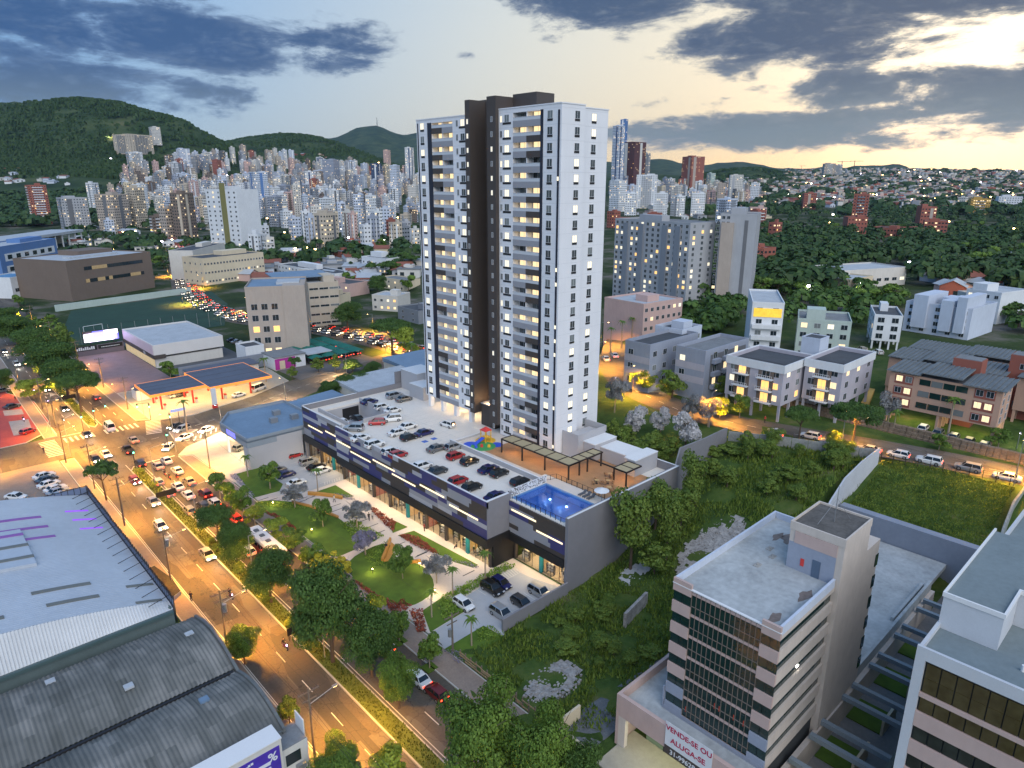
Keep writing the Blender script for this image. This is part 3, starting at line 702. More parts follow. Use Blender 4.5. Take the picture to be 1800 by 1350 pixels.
def shops(X, y0, y1, n, D=6.):
    s = MB(); s.box(X, X+D, y0, y1,.02,.17); s.build('shop_floor', shop_floor, podium)
    s = MB(); s.box(X+D, X+D+.2, y0, y1,.1,4.45); s.build('shop_back_wall', shop_wood, podium)
    L_ = (y1-y0)/n
    for i in range(n):
        a = y0+i*L_
        s = MB(); s.box(X, X+D, a-.08, a+.08,.17,4.48); s.build('partition', shop_wood if i % 3 else shop_red, podium)
        s = MB(); s.box(X-.25, X+.3, a-.3, a+.3,.15,4.49); s.build('pillar', teal if i % 3 == 1 else w_char, podium)
        for q in range(3):
            s = MB(); g0 = a+.3+q*(L_-.6)/3; s.box(X+.02, X+.05, g0+.03, g0+(L_-.6)/3-.03,.2,4.44); s.build('pane', sglass, podium)
            s = MB(); s.box(X, X+.08, g0-.03, g0+.03,.17,4.48); s.build('mullion', steel_d, podium)
        s = MB(); s.box(X+1.2, X+D-1, a+L_*.35, a+L_*.65,4.40,4.46); s.build('ceiling_lamp', shoplamp, podium)
        s = MB()
        for q in range(9):
            x = X+sr.uniform(.6, D-.4); y = a+sr.uniform(.6, L_-.6)
            if sr.random() < .55:
                s.cyl(x, y, .17,1.0,.14,.2,7, sr.choice((0,1))); s.cyl(x, y, 1.0,1.55,.2,.22,7, sr.choice((0,1))); s.cyl(x, y, 1.58,1.8,.1,.08,7,1)
            else:
                for zz in (.75,1.3,1.85): s.box(x-.25, x+.25, y-.8, y+.8, zz, zz+.06,0); s.box(x-.2, x+.2, y-.6, y+.5, zz+.06, zz+.3,1)
                s.box(x-.25, x+.25, y-.85, y-.8,.17,1.95,0); s.box(x-.25, x+.25, y+.8, y+.85,.17,1.95,0)
        stuff(s.build('shop_display', [black_item, white_item], podium))
    s = MB(); s.box(X-.25, X+.3, y1-.3, y1+.02,.15,4.49); s.build('pillar', w_char, podium)
shops(69.3,79.8,130.1,8); shops(70.2,130.6,147.8,3,5); shops(74.6,66.1,79.1,2,6)
b = MB(); b.box(67.4,72.6,79.62,79.75,4.02,4.05); 
# boxes and stair heads on the deck
for (x0, x1, y0, y1, z1, lb) in ((97.5,104,140.5,147.8,17.2,0), (95,99.5,134.5,140.4,15.4,1)):
    bxw('stair_head', podl, podium, x0, x1, y0, y1,12, z1); bxw('stair_head_roof', coping, podium, x0-.08, x1+.08, y0-.08, y1+.08, z1, z1+.12)
b = MB()                                                    # club rooms behind the pergola
b.box(96.5,103.5,70,72.5,12,15.2); b.box(98.5,103.5,72.51,80,12,14.6); b.box(96.8,103.5,80.01,83,12,15.4); b.box(95.3,103.5,83.01,87.3,12,15.8)
b.build('club_room', podl, podium)
b = MB()
for q in ((96.4,103.5,69.9,72.55,15.2), (98.4,103.5,72.56,79.96,14.6), (96.7,103.5,79.97,83.0,15.4)): b.box(*q[:4], q[4]+.003, q[4]+.18)
b.build('club_roof', coping, podium)
b = MB(); b.box(95.3,95.5,83.1,87.3,15.8,17.0); b.box(95.5,104,83.1,83.3,15.8,17.0); b.box(103.8,104,83.3,88.8,13.7,17.0); b.build('terrace_wall', podl, podium)
deckwood = mat('orange_timber_deck', (.42,.23,.11), .6, var=.2, scale=.5, fine=5)
b = MB(); b.box(84.5,93.4,82.5,99,11.99,12.05); b.box(85.5,98.4,67,82.49,11.985,12.06); b.build('timber_deck', deckwood, podium)
poolstone = mat('pool_deck_stone', (.66,.58,.50), .7, var=.06)
b = MB(); b.box(82.72,85.49,66.01,80,11.985,12.03); b.box(82.4,84.49,80.01,106,11.985,12.03); b.box(84.49,93.3,99.01,106.6,11.985,12.04); b.build('terrace_paving', poolstone, podium)
# pool
poolm = bpy.data.materials.new('pool_water'); poolm.use_nodes = True; _n = poolm.node_tree.nodes; _l = poolm.node_tree.links
_t = _n.new('ShaderNodeBsdfTransparent'); _t.inputs[0].default_value = (.42,.62,.95,1); _g = _n.new('ShaderNodeBsdfGlossy'); _g.inputs['Roughness'].default_value = .04
_tx = _n.new('ShaderNodeTexNoise'); _tx.inputs['Scale'].default_value = 1.2; _tx.inputs['Detail'].default_value = 4; _bp = _n.new('ShaderNodeBump'); _bp.inputs['Strength'].default_value = .5; _bp.inputs['Distance'].default_value = .15
_l.new(_tx.outputs[0], _bp.inputs['Height']); _l.new(_bp.outputs[0], _g.inputs['Normal']); _m = _n.new('ShaderNodeMixShader'); _m.inputs[0].default_value = .14
_l.new(_t.outputs[0], _m.inputs[1]); _l.new(_g.outputs[0], _m.inputs[2]); _l.new(_m.outputs[0], _n['Material Output'].inputs[0])
b = MB(); b.box(74.3,82.3,67.3,79.2,10.4,10.5); b.box(74.0,74.25,67.01,79.5,10.5,12.08); b.box(82.35,82.7,67.01,79.5,10.5,12.05); b.box(74.25,82.35,67.01,67.25,10.5,12.05); b.box(74.25,82.35,79.25,79.5,10.5,12.05)
b.build('pool_basin', mat('pool_tile', (.13,.27,.48), .4, var=.15, scale=1.5), podium)
b = MB(); b.quad([(74.26,67.26,11.8), (82.34,67.26,11.8), (82.34,79.24,11.8), (74.26,79.24,11.8)]); b.build('pool_water', poolm, podium)
poollamp = mat('pool_lamp', (1,1,1), .5, var=0, emit=(.55,.75,1), es=30)
for x, y in ((80.6,76.5), (80.6,72.5), (80.6,69), (75.4,69.2), (75.4,75)):
    b = MB(); b.cyl(x, y, 10.51,10.6,.16,.16,10); b.build('pool_lamp', poollamp, podium)
# pool fence
def fence_run(p, q, z0, h, n, parent, m=steel_d, post=.04):
    for i in range(n+1):
        t = i/n; x, y = p[0]+(q[0]-p[0])*t, p[1]+(q[1]-p[1])*t; bxw('post', m, parent, x-post, x+post, y-post, y+post, z0, z0+h)
    b = MB(); b.tube((p[0], p[1], z0+h), (q[0], q[1], z0+h), .035, n=5); b.tube((p[0], p[1], z0+.15), (q[0], q[1], z0+.15), .03, n=5); b.build('rail', m, parent)
pf = thing('pool_fence', 'black railing along the street side of the pool', 'railing', (73.6,67,12)); fence_run((73.7,66.3), (73.7,79), 11.8,1.1,11, pf)
pf2 = thing('terrace_fence', 'black railing between pool terrace and timber deck', 'railing', (85.3,67,12)); fence_run((85.4,68), (85.4,79.5), 12.03,1.0,9, pf2); fence_run((83.0,80.3), (85.4,79.5), 12.03,1.0,2, pf2)
sc_ = thing('patterned_screen', 'white screen with black leaf pattern beside the pool', 'screen', (74,79.8,12))
bxw('panel', coping, sc_, 73.4,83.0,79.72,79.80,12,13.5)
b = MB()
for i in range(230):
    x, z = sr.uniform(73.5,82.8), sr.uniform(12.1,13.4); an = sr.uniform(0,6); r = sr.uniform(.08,.2)
    b.quad([(x+r*math.cos(an+t)*(1 if t % 3.14 < .1 else .5), 79.712, z+r*math.sin(an+t)*(1 if t % 3.14 < .1 else .5)) for t in (0,1.57,3.14,4.71)])
stuff(b.build('leaf_cutout', w_char, sc_))
# pergola
pg = thing('pergola', 'dark timber pergola with straw-coloured panels on the deck terrace', 'pergola', (86.5,78,12))
pgm = mat('pergola_timber', (.030,.020,.016), .6, var=.1); pgp = mat('pergola_panel', (.42,.34,.20), .7, var=.12, scale=1.2, fine=8)
def pergola_run(x0, x1, y0, y1, n, z, axis):
    for i in range(n):
        if axis == 'y': p = (x0+.1, x1-.1, y0+(y1-y0)*i/n+.1, y0+(y1-y0)*(i+1)/n-.1)
        else: p = (x0+(x1-x0)*i/n+.1, x0+(x1-x0)*(i+1)/n-.1, y0+.1, y1-.1)
        bxw('roof_panel', pgp, pg, *p, z-.12, z-.06)
        b = MB()
        if axis == 'y': b.box(x0, x1, p[2]-.2, p[2]-.01, z-.2, z+.02)
        else: b.box(p[0]-.2, p[0]-.01, y0, y1, z-.2, z+.02)
        b.build('cross_beam', pgm, pg)
    b = MB(); b.box(x0-.08, x1+.08, y0-.1, y0+.09, z-.22, z+.04); b.box(x0-.08, x1+.08, y1-.09, y1+.1, z-.22, z+.04); b.box(x0-.1, x0+.09, y0, y1, z-.22, z+.03); b.box(x1-.09, x1+.1, y0, y1, z-.22, z+.03); b.build('edge_beam', pgm, pg)
pergola_run(86.6,89.6,77.5,96,6,15.0, 'y'); pergola_run(89.75,96.2,77.6,80,3,14.95, 'x'); pergola_run(92.0,96.3,68.5,71.5,2,14.9, 'x')
for x, y in ((86.6,77.6), (86.6,83.7), (86.6,89.9), (86.6,95.9), (89.6,77.6), (92,77.7), (92.1,71.4), (92.1,68.6), (96,77.7)):
    bxw('post', pgm, pg, x-.12, x+.12, y-.12, y+.12,12,14.8)
bxw('link_beam', pgm, pg, 92.0,92.2,71.6,77.4,14.7,14.95)
cafelamp = mat('terrace_lamp', (1,1,1), .5, var=0, emit=(1,.62,.28), es=26)
for y in (80,86,92): bxw('lamp', cafelamp, pg, 88,88.6, y, y+.6,14.80,14.85)
for x, y in ((94,70), (93.5,78.8)): bxw('lamp', cafelamp, pg, x, x+.5, y, y+.5,14.70,14.75)
# terrace furniture
def cafe_table(x, y, i):
    t = thing('terrace_table', ['small round table nearest the pool railing', 'small round table in the middle of the terrace corner', 'small round table by the terrace back wall', 'small round table nearest the podium edge'][i], 'table', (x, y, 12.06), 0, 'terrace tables')
    b = MB(); b.cyl(x, y, 12.76,12.8,.42, n=12); b.build('table_top', shop_wood, t); b = MB(); b.cyl(x, y, 12.06,12.76,.05, n=6); b.cyl(x, y, 12.06,12.1,.25, n=8); b.build('pedestal', steel_d, t)
    for k in range(3):
        an = k*2.1+i; sx, sy = x+.8*math.cos(an), y+.8*math.sin(an)
        s = thing('terrace_chair', 'orange chair at one of the small terrace tables', 'chair', (sx, sy, 12.06), 0, 'terrace chairs')
        bxw('seat', deckwood, s, sx-.2, sx+.2, sy-.2, sy+.2,12.48,12.53); bxw('backrest', deckwood, s, sx+.16*math.cos(an)-.18, sx+.16*math.cos(an)+.18, sy+.16*math.sin(an)-.18, sy+.16*math.sin(an)+.18,12.53,12.9)
        for q in ((-.17,-.17), (.17,-.17), (.17,.17), (-.17,.17)): bxw('leg', steel_d, s, sx+q[0]-.02, sx+q[0]+.02, sy+q[1]-.02, sy+q[1]+.02,12.06,12.48)
for i, (x, y) in enumerate(((88.5,69.5), (90.6,71.5), (93.2,73.2), (89.2,73))): cafe_table(x, y, i)
par_ = thing('parasol', 'white parasol over a table at the end of the pool', 'parasol', (84.4,67.9,12.03)); b = MB(); b.cyl(84.4,67.9,14.0,14.5,1.35,.08,10); b.build('canopy', coping, par_); b = MB(); b.cyl(84.4,67.9,12.03,14.0,.04, n=6); b.build('pole', steel_g, par_)
for i, y in enumerate((69.8,70.8,71.8)):
    t = thing('sun_lounger', ['grey sun lounger beside the white parasol', 'grey sun lounger between two others by the pool', 'grey sun lounger farthest from the parasol'][i], 'sun lounger', (83.3, y, 12.03), 0, 'sun loungers by the pool')
    lg = mat('lounger_grey', (.10,.10,.11), .7, var=.05)
    bxw('bed', lg, t, 83.0,84.4, y-.28, y+.28,12.25,12.33); b = MB(); b.prism([(84.4, y-.28), (84.9, y-.28), (84.9, y+.28), (84.4, y+.28)], [12.25,12.6,12.6,12.25], [12.34,12.7,12.7,12.34]); b.build('backrest', lg, t)
    for q in ((83.05,-.25), (83.05,.25), (84.35,-.25), (84.35,.25)): bxw('leg', lg, t, q[0]-.03, q[0]+.03, y+q[1]-.03, y+q[1]+.03,12.03,12.25)
# playground
pgd = thing('playground', 'colourful toddler playground on the deck beside the dark tower core', 'playground', (87,101.5,12))
cy = mat('play_yellow', (.75,.45,.04), .5, var=.05); cg = mat('play_green', (.05,.32,.10), .6, var=.1); cb = mat('play_blue', (.04,.10,.60), .5, var=.05); cr = mat('play_red', (.60,.05,.04), .5, var=.05)
for x, y, r, m in ((86,101,2.6, cg), (88.5,103.2,2.2, cy), (84.8,103.6,1.6, cb), (88.6,99.8,1.4, cb)): b = MB(); b.cyl(x, y, 12.0,12.045+r*.004, r, n=18); b.build('rubber_floor', m, pgd)
b = MB()
for x, y in ((87.5,102), (89,102), (87.5,103.5), (89,103.5)): b.box(x-.08, x+.08, y-.08, y+.08,12.05,14.6)
b.box(87.5,89,102,103.5,13.1,13.2); b.build('play_tower', cy, pgd)
b = MB(); b.prism([(87.3,101.8), (89.2,101.8), (89.2,103.7), (87.3,103.7)], 14.6, [14.65]*4); b.quad([(87.3,101.8,14.65), (89.2,101.8,14.65), (88.25,102.75,15.4)]); b.quad([(89.2,101.8,14.65), (89.2,103.7,14.65), (88.25,102.75,15.4)]); b.quad([(87.3,103.7,14.65), (87.3,101.8,14.65), (88.25,102.75,15.4)]); b.quad([(89.2,103.7,14.65), (87.3,103.7,14.65), (88.25,102.75,15.4)]); b.build('roof', cr, pgd)
b = MB(); b.prism([(87.5,102.2), (87.5,103.2), (84.9,103.2), (84.9,102.2)], [13.1,13.1,12.1,12.1], [13.2,13.2,12.2,12.2]); b.build('slide', cb, pgd)
for x, y, m in ((85.6,101, cr), (86.6,99.9, cy), (84.4,101.4, cb)): b = MB(); b.cyl(x, y, 12.06,12.6,.35,.25,8); b.build('spring_seat', m, pgd)
# deck markings
dm = MB()
for y in [82+2.5*i for i in range(20)]: dm.box(69,73.6, y-.05, y+.05,12.003,12.008)
for y in [82+2.5*i for i in range(11)]: dm.box(77.2,81.8, y-.05, y+.05,12.003,12.008)
for y in [108.5+2.5*i for i in range(9)]: dm.box(80.5,90, y-.05, y+.05,12.003,12.008)
dm.box(85.2,85.3,108.5,128.5,12.003,12.0085)
for i in range(14): dm.prism([(78.0+i*.75,106.1), (78.35+i*.75,106.1), (78.75+i*.75,107.0), (78.4+i*.75,107.0)], 12.003,12.0075) if 0 else None
for i in range(14): dm.prism([(77.6+i*.32,109.4), (77.75+i*.32,109.4), (77.95+i*.32,110.2), (77.8+i*.32,110.2)], 12.003,12.0075)
dm.build('bay_marking', paint_w, podium)
b = MB(); b.box(78.2,79.4,111,112.2,12.003,12.009); b.box(80.6,81.8,111,112.2,12.003,12.009); b.build('disabled_bay_sign', mat('sign_blue', (.08,.16,.5), .6, var=.1), podium)
# lamps of the place: under the overhang, on the deck, on the terrace
def area(name, loc, sx, sy, e, col, rot=(0,0,0), spread=math.pi):
    l = bpy.data.lights.new(name, 'AREA'); l.shape = 'RECTANGLE'; l.size = sx; l.size_y = sy; l.energy = e; l.color = col; l.spread = spread
    o = bpy.data.objects.new(name, l); COL.objects.link(o); o.location = loc; o.rotation_euler = rot; return o
def point(name, loc, e, col, r=.25):
    l = bpy.data.lights.new(name, 'POINT'); l.energy = e; l.color = col; l.shadow_soft_size = r
    o = bpy.data.objects.new(name, l); COL.objects.link(o); o.location = loc; return o
for y in (86,98,110,123): area('shop_soffit_lamp', (68.4, y, 4.42), 1.2,9,420,(1,.74,.42))
for y in (139,): area('shop_soffit_lamp', (69.4, y, 4.42), 1.2,12,320,(1,.74,.42))
area('shop_soffit_lamp', (73.6,72.6,4.42), 1.4,10,320,(1,.74,.42))
for y in (116.5,122.5,128): point('pilotis_light', (97, y, 14.4), 320,(1,.70,.42))
for y in (81,88,94): point('terrace_light', (88.3, y, 14.3), 140,(1,.58,.26))
point('terrace_light', (94,71,14.2), 150,(1,.58,.26)); point('core_uplight', (95.2,109.5,17.8), 420,(1,.60,.28))
for y in (69.5,73,76.5): point('pool_light', (79.5, y, 11.2), 40,(.6,.8,1), .1)
# ================================================================== vegetation kits
LG = {'dark': leafmat('leaf_dark', (0.0304,0.0731,0.0171), (0.116,0.203,0.0391)), 'mid': leafmat('leaf_mid', (0.0511,0.108,0.0192), (0.196,0.304,0.046)),
      'lime': leafmat('leaf_lime', (0.117,0.176,0.02), (0.433,0.492,0.0574)), 'yellow': leafmat('leaf_yellow', (0.213,0.213,0.0182), (0.742,0.609,0.0522)),
      'silver': leafmat('leaf_silver', (0.114,0.123,0.123), (0.392,0.392,0.392)), 'white': leafmat('leaf_blossom', (0.304,0.304,0.304), (0.754,0.725,0.725)),
      'purple': leafmat('leaf_purple', (0.182,0.0532,0.228), (0.557,0.183,0.592)), 'red': leafmat('leaf_red', (0.171,0.038,0.0228), (0.435,0.123,0.0725)),
      'wood': leafmat('leaf_wood', (0.0227,0.0565,0.02), (0.0754,0.133,0.0347)), 'lilac': leafmat('leaf_lilac', (0.133,0.123,0.171), (0.348,0.319,0.435)),
      'hedge': leafmat('leaf_hedge', (0.0912,0.186,0.0228), (0.302,0.426,0.061)), 'weed': leafmat('leaf_weed', (0.0529,0.116,0.0199), (0.252,0.325,0.0555))}
def leaf_cloud(rnd, blobs, n, size, flat=.6):
    mb = MB(); tot = sum(b[3]*b[4]*b[5] for b in blobs)**1
    wts = [(b[3]*b[4]+b[4]*b[5]+b[3]*b[5]) for b in blobs]; sw = sum(wts)
    for b, wt in zip(blobs, wts):
        for _ in range(int(n*wt/sw)):
            while 1:
                x, y, z = rnd.gauss(0,1), rnd.gauss(0,1), rnd.gauss(0,1); l = math.sqrt(x*x+y*y+z*z)
                if l > .01: break
            x, y, z = x/l, y/l, z/l
            if z < -.45: z *= -.3
            rr = 1-.38*rnd.random()**2.2
            p = Vector((b[0]+x*b[3]*rr, b[1]+y*b[4]*rr, b[2]+z*b[5]*rr))
            nrm = Vector((x+rnd.uniform(-.7,.7), y+rnd.uniform(-.7,.7), z*flat+.35+rnd.uniform(-.6,.6))).normalized()
            t = nrm.orthogonal().normalized(); an = rnd.uniform(0,6.28); u = t*math.cos(an)+nrm.cross(t)*math.sin(an); v = nrm.cross(u)
            s = size*rnd.uniform(.5,1.6)
            mb.quad([p-u*s*.5, p+v*s*.32, p+u*s*.55-nrm*s*.12, p-v*s*.32])
    return mb
def trunk_mesh(rnd, h, r, crown_r, limbs=5, lean=.15, fork=.45):
    mb = MB(); lx, ly = rnd.uniform(-lean, lean)*h*.4, rnd.uniform(-lean, lean)*h*.4
    m = (lx*.5, ly*.5, h*fork); t = (lx, ly, h*.86)
    mb.tube((0,0,-.3), m, r*1.15, r*.8,7); mb.tube(m, t, r*.78, r*.25,6)
    for i in range(limbs):
        an = i*6.28/limbs+rnd.uniform(-.5,.5); s = rnd.uniform(.0,.6); b0 = (m[0]+(t[0]-m[0])*s, m[1]+(t[1]-m[1])*s, m[2]+(t[2]-m[2])*s)
        e = (b0[0]+math.cos(an)*crown_r*.62, b0[1]+math.sin(an)*crown_r*.62, b0[2]+h*rnd.uniform(.14,.3)); mb.tube(b0, e, r*.42, r*.12,5)
        e2 = (e[0]+math.cos(an+.7)*crown_r*.25, e[1]+math.sin(an+.7)*crown_r*.25, e[2]+h*.1); mb.tube(e, e2, r*.14, r*.06,4)
    return mb
KIT = {}
def tree_kit(key, leaf, n, size, nb, fork=.45, bk=bark, shape='round', thin=1.0, seed=1):
    """unit tree: crown radius 1, total height 2.4"""
    rnd = random.Random(seed); bl = []
    if shape == 'round':
        for i in range(nb):
            an = i*2.4+rnd.uniform(-.4,.4); rr = rnd.uniform(.62,.8)*math.sqrt((i+.3)/nb); q = rnd.uniform(.15,.4)*(1.25-.35*rr); bl.append((rr*math.cos(an), rr*math.sin(an), 1.12+rnd.uniform(-.55,.7)*(1-rr*.45), q*rnd.uniform(.9,1.3), q*rnd.uniform(.9,1.3), q*rnd.uniform(.7,1.0)))
    elif shape == 'umbrella':
        for i in range(nb):
            an = i*2.4; rr = .78*math.sqrt((i+.2)/nb); bl.append((rr*math.cos(an), rr*math.sin(an), 1.75-.35*rr*rr+rnd.uniform(-.14,.14), rnd.uniform(.22,.36), rnd.uniform(.22,.36), rnd.uniform(.13,.22)))
    elif shape == 'tall':
        for i in range(nb):
            an = i*2.4; rr = .42*math.sqrt((i+.3)/nb); bl.append((rr*math.cos(an), rr*math.sin(an), 1.2+rnd.uniform(-.35,.95), rnd.uniform(.3,.5), rnd.uniform(.3,.5), rnd.uniform(.3,.45)))
    KIT[key] = (leaf_cloud(rnd, bl, n, size).mesh('crown', LG[leaf]), trunk_mesh(rnd, 1.9,.055*thin, 1.0,6, fork=fork).mesh('trunk', bk))
tree_kit('big', 'dark', 24000,.055,40, seed=1); tree_kit('big2', 'mid', 24000,.055,36, seed=2); tree_kit('bigU', 'dark', 15000,.06,28, shape='umbrella', seed=3)
tree_kit('young', 'mid', 2600,.14,12, fork=.5, bk=bark_pale, thin=.8, seed=4); tree_kit('young2', 'lime', 2200,.14,11, fork=.5, bk=bark_pale, thin=.8, seed=5)
tree_kit('silver', 'silver', 2400,.12,13, bk=bark_pale, seed=6); tree_kit('blossom', 'white', 2600,.12,14, seed=7); tree_kit('yellow', 'yellow', 2200,.14,10, seed=8)
tree_kit('wood', 'wood', 900,.26,9, seed=9); tree_kit('wood2', 'mid', 800,.27,8, seed=10); tree_kit('wood3', 'dark', 900,.26,11, shape='umbrella', seed=11)
tree_kit('lilac', 'lilac', 2200,.12,12, bk=bark_pale, seed=12); tree_kit('thin', 'dark', 900,.17,14, shape='umbrella', seed=13); tree_kit('bush', 'weed', 1800,.14,12, fork=.2, seed=14); tree_kit('purple', 'purple', 800,.2,8, seed=15); tree_kit('tall', 'weed', 4500,.10,18, shape='tall', seed=16)
rt = random.Random(77)
def tree(kit, loc, w, h, label, group=None, name='tree', cat='tree'):
    t = thing(name, label, cat, loc, rt.uniform(0,6.28), group)
    cm, tm = KIT[kit]; r = w/2*(.84 if kit in ('big', 'big2') else 1); s = (r*rt.uniform(.92,1.08), r*rt.uniform(.92,1.08), h/2.1)
    inst('crown', cm, t, scale=s); inst('trunk', tm, t, scale=s)
    return t
def tree_px(kit, bx, by, wpx, hpx, label, group=None, z=None, **k):
    p = GP(bx, by) if z is None else PT(bx, by, z); d = depth(*p); m = d/F_PX
    zt = top_z(p[0], p[1], by-hpx)
    return tree(kit, p, wpx*m, max(1.2, zt-p[2]), label, group, **k)
def frond_mesh():
    mb = MB(); n = 7
    for i in range(n):
        t0, t1 = i/n, (i+1)/n
        f = lambda t: Vector((t*1.0,0,.32*math.sin(t*2.4)-.55*t*t))
        a, b = f(t0), f(t1); w0 = .16*math.sin(min(1, t0*1.1+.12)*3.0); w1 = .16*math.sin(min(1, t1*1.1+.12)*3.0)
        for s in (-1,1):
            mb.quad([a, b, b+Vector((.04, s*w1,-.05)), a+Vector((.02, s*w0*.6,-.04))])
    return mb.mesh('frond', LG['mid'])
FROND = frond_mesh()
_pt = MB(); 
for i in range(6): _pt.cyl(0,0, i/6-.02,(i+1)/6,.5-.035*i, .46-.035*i, 7)
PALM_TRUNK = _pt.mesh('trunk', bark_pale)
def palm(loc, h, r, label, group=None, nf=11):
    t = thing('palm_tree', label, 'palm tree', loc, rt.uniform(0,6), group)
    inst('trunk', PALM_TRUNK, t, scale=(h*.06, h*.06, h))
    for i in range(nf):
        o = inst('frond', FROND, t, (0,0, h), i*6.283/nf+rt.uniform(-.2,.2), (r*rt.uniform(.85,1.1), r*1.3, r*rt.uniform(.6,1.4))); o.rotation_euler = (0, rt.uniform(-.35,.25), i*6.283/nf+rt.uniform(-.2,.2))
    return t
def palm_px(bx, by, wpx, hpx, label, z=None, group=None):
    p = GP(bx, by) if z is None else PT(bx, by, z); m = depth(*p)/F_PX
    return palm(p, max(1.5, top_z(p[0], p[1], by-hpx)-p[2]), wpx*m/2, label, group)
def in_poly(x, y, P):
    c = False; j = len(P)-1
    for i in range(len(P)):
        if (P[i][1] > y) != (P[j][1] > y) and x < (P[j][0]-P[i][0])*(y-P[i][1])/(P[j][1]-P[i][1])+P[i][0]: c = not c
        j = i
    return c
def shrub_bed(poly, leaf, hgt, label, dens=30, size=.36, z0=.18, name='shrub_bed', cat='shrubs', zf=None):
    mb = MB(); rnd = random.Random(hash(label) % 999)
    rnd = random.Random(len(label)*31+len(poly)); xs = [p[0] for p in poly]; ys = [p[1] for p in poly]
    ar = abs(sum(p[0]*q[1]-q[0]*p[1] for p, q in zip(poly, poly[1:]+poly[:1])))/2
    n = int(ar*dens*1.7); c = 0; tries = 0
    while c < n and tries < n*12:
        tries += 1; x, y = rnd.uniform(min(xs), max(xs)), rnd.uniform(min(ys), max(ys))
        if not in_poly(x, y, poly): continue
        c += 1; hh = hgt*(.55+.45*math.sin(x*2.3+1)*math.sin(y*2.1)+rnd.uniform(-.25,.25)); z = (z0 if zf is None else zf(x, y))+max(.05, hh*rnd.random()**.5)
        nrm = Vector((rnd.uniform(-1,1), rnd.uniform(-1,1), rnd.uniform(.1,1))).normalized(); t = nrm.orthogonal().normalized(); an = rnd.uniform(0,6.28)
        u = t*math.cos(an)+nrm.cross(t)*math.sin(an); v = nrm.cross(u); s = size*rnd.uniform(.6,1.3); p = Vector((x, y, z))
        mb.quad([p-u*s*.5, p+v*s*.35, p+u*s*.5, p-v*s*.35])
    o = mb.build(name, LG[leaf], None, loc=(sum(xs)/len(xs), sum(ys)/len(ys), z0 if zf is None else zf(sum(xs)/len(xs), sum(ys)/len(ys)))); tag(o, label, cat, kind='stuff'); return o
# ---- garden planting
shrub_bed(c5([(1100,445), (1150,465), (1335,590), (1312,655), (1250,600), (1180,530)]), 'red', .6, 'wedge of rust-red shrubs by the upper shop walk', 26)
shrub_bed(c6([(400,165), (470,160), (560,195), (690,300), (600,280), (500,230)]), 'red', .6, 'long bed of dark red shrubs by the lower shop walk', 26)
shrub_bed(c5([(370,515), (430,520), (560,600), (600,640), (560,640), (480,580)]), 'red', .5, 'strip of reddish shrubs along the upper lawn', 22)
shrub_bed(c5([(1010,1010), (1060,1030), (1200,1130), (1290,1170), (1270,1200), (1150,1140)]), 'red', .55, 'strip of red shrubs along the lower lawn', 22)
shrub_bed(c6([(320,640), (440,635), (495,660), (440,712), (340,700)]), 'red', .7, 'red shrub bed at the foot of the lower lawn', 26)
shrub_bed(c6([(480,700), (570,690), (600,840), (540,855)]), 'red', .7, 'red shrub bed beside the lower garden path', 26)
shrub_bed(c5([(265,440), (400,425), (560,440), (690,480), (560,490), (400,470)]), 'hedge', .4, 'pale green ground cover along the upper path', 22,.22)
shrub_bed(c5([(920,600), (1040,570), (1100,620), (1250,690), (1150,720), (1000,680)]), 'hedge', .8, 'light green shrubs around the silver trees', 20)
shrub_bed(c5([(1110,810), (1290,715), (1240,870), (1320,900), (1180,915), (1100,860)]), 'hedge', .5, 'feathery pale green grass beside the timber bench', 26,.22)
shrub_bed(c6([(700,610), (900,500), (1150,370), (1228,385), (1000,505), (865,600), (880,695), (740,765), (700,740)]), 'hedge', .8, 'long clipped green hedge beside the lower parking lot', 26)
shrub_bed(c6([(950,830), (1060,800), (1145,882), (960,915)]), 'hedge', .5, 'light green shrubs at the low wall corner', 24,.25)
shrub_bed(c6([(720,980), (800,970), (895,1030), (830,1078)]), 'lilac', .5, 'lilac flowers at the lowest corner of the garden', 28,.2)
shrub_bed(c5([(900,860), (980,870), (1010,980), (950,940)]), 'lilac', .7, 'lilac shrub between the two big lawns', 22)
shrub_bed(c6([(780,345), (860,350), (970,385), (960,400), (840,370)]), 'lilac', .5, 'purple grey ground cover by the lower shops', 24,.22)
shrub_bed(c5([(800,375), (900,372), (1020,395), (1040,430), (930,405)]), 'lilac', .5, 'grey lavender border behind the curved bench', 24,.22)
shrub_bed(c5([(95,235), (150,225), (290,390), (255,380)]), 'lilac', .4, 'grey ground cover along the upper pavement', 18,.25)
G_ = 'young trees of the garden'
def T5(kit, x, y, w, h, label): return tree_px(kit, 380+x*.237,780+y*.237, w*.237, h*.237, label, G_, z=.18)
def T6(kit, x, y, w, h, label): return tree_px(kit, 600+x*.25,900+y*.25, w*.25, h*.25, label, G_, z=.18)
T5('young', 400,335,180,215, 'round green tree on the uppermost lawn by parked cars')
T5('young', 195,560,175,260, 'green street tree on the pavement, third from the crossing'); T5('young', 120,485,150,220, 'green street tree on the pavement, second from the crossing'); T5('young', 30,400,150,210, 'green street tree on the pavement nearest the crossing')
T5('young2', 290,605,165,145, 'yellow-green tree above the bus'); T5('silver', 585,475,185,200, 'silver-leaved tree between upper lawns'); T5('young', 795,615,180,220, 'round green tree in the middle of the upper lawn')
T5('silver', 1045,630,210,235, 'silver-leaved tree by the plaza walk'); T5('lilac', 1110,825,230,225, 'grey-lilac tree beside the cross path'); T5('young2', 465,700,190,150, 'lime green tree beside the bus')
T5('young', 575,790,220,160, 'dark green tree below the bus'); T5('young', 720,950,200,225, 'green tree on the kerb above the yellow shrub'); T5('young', 1385,1000,210,260, 'round green tree on the lower lawn by the bench')
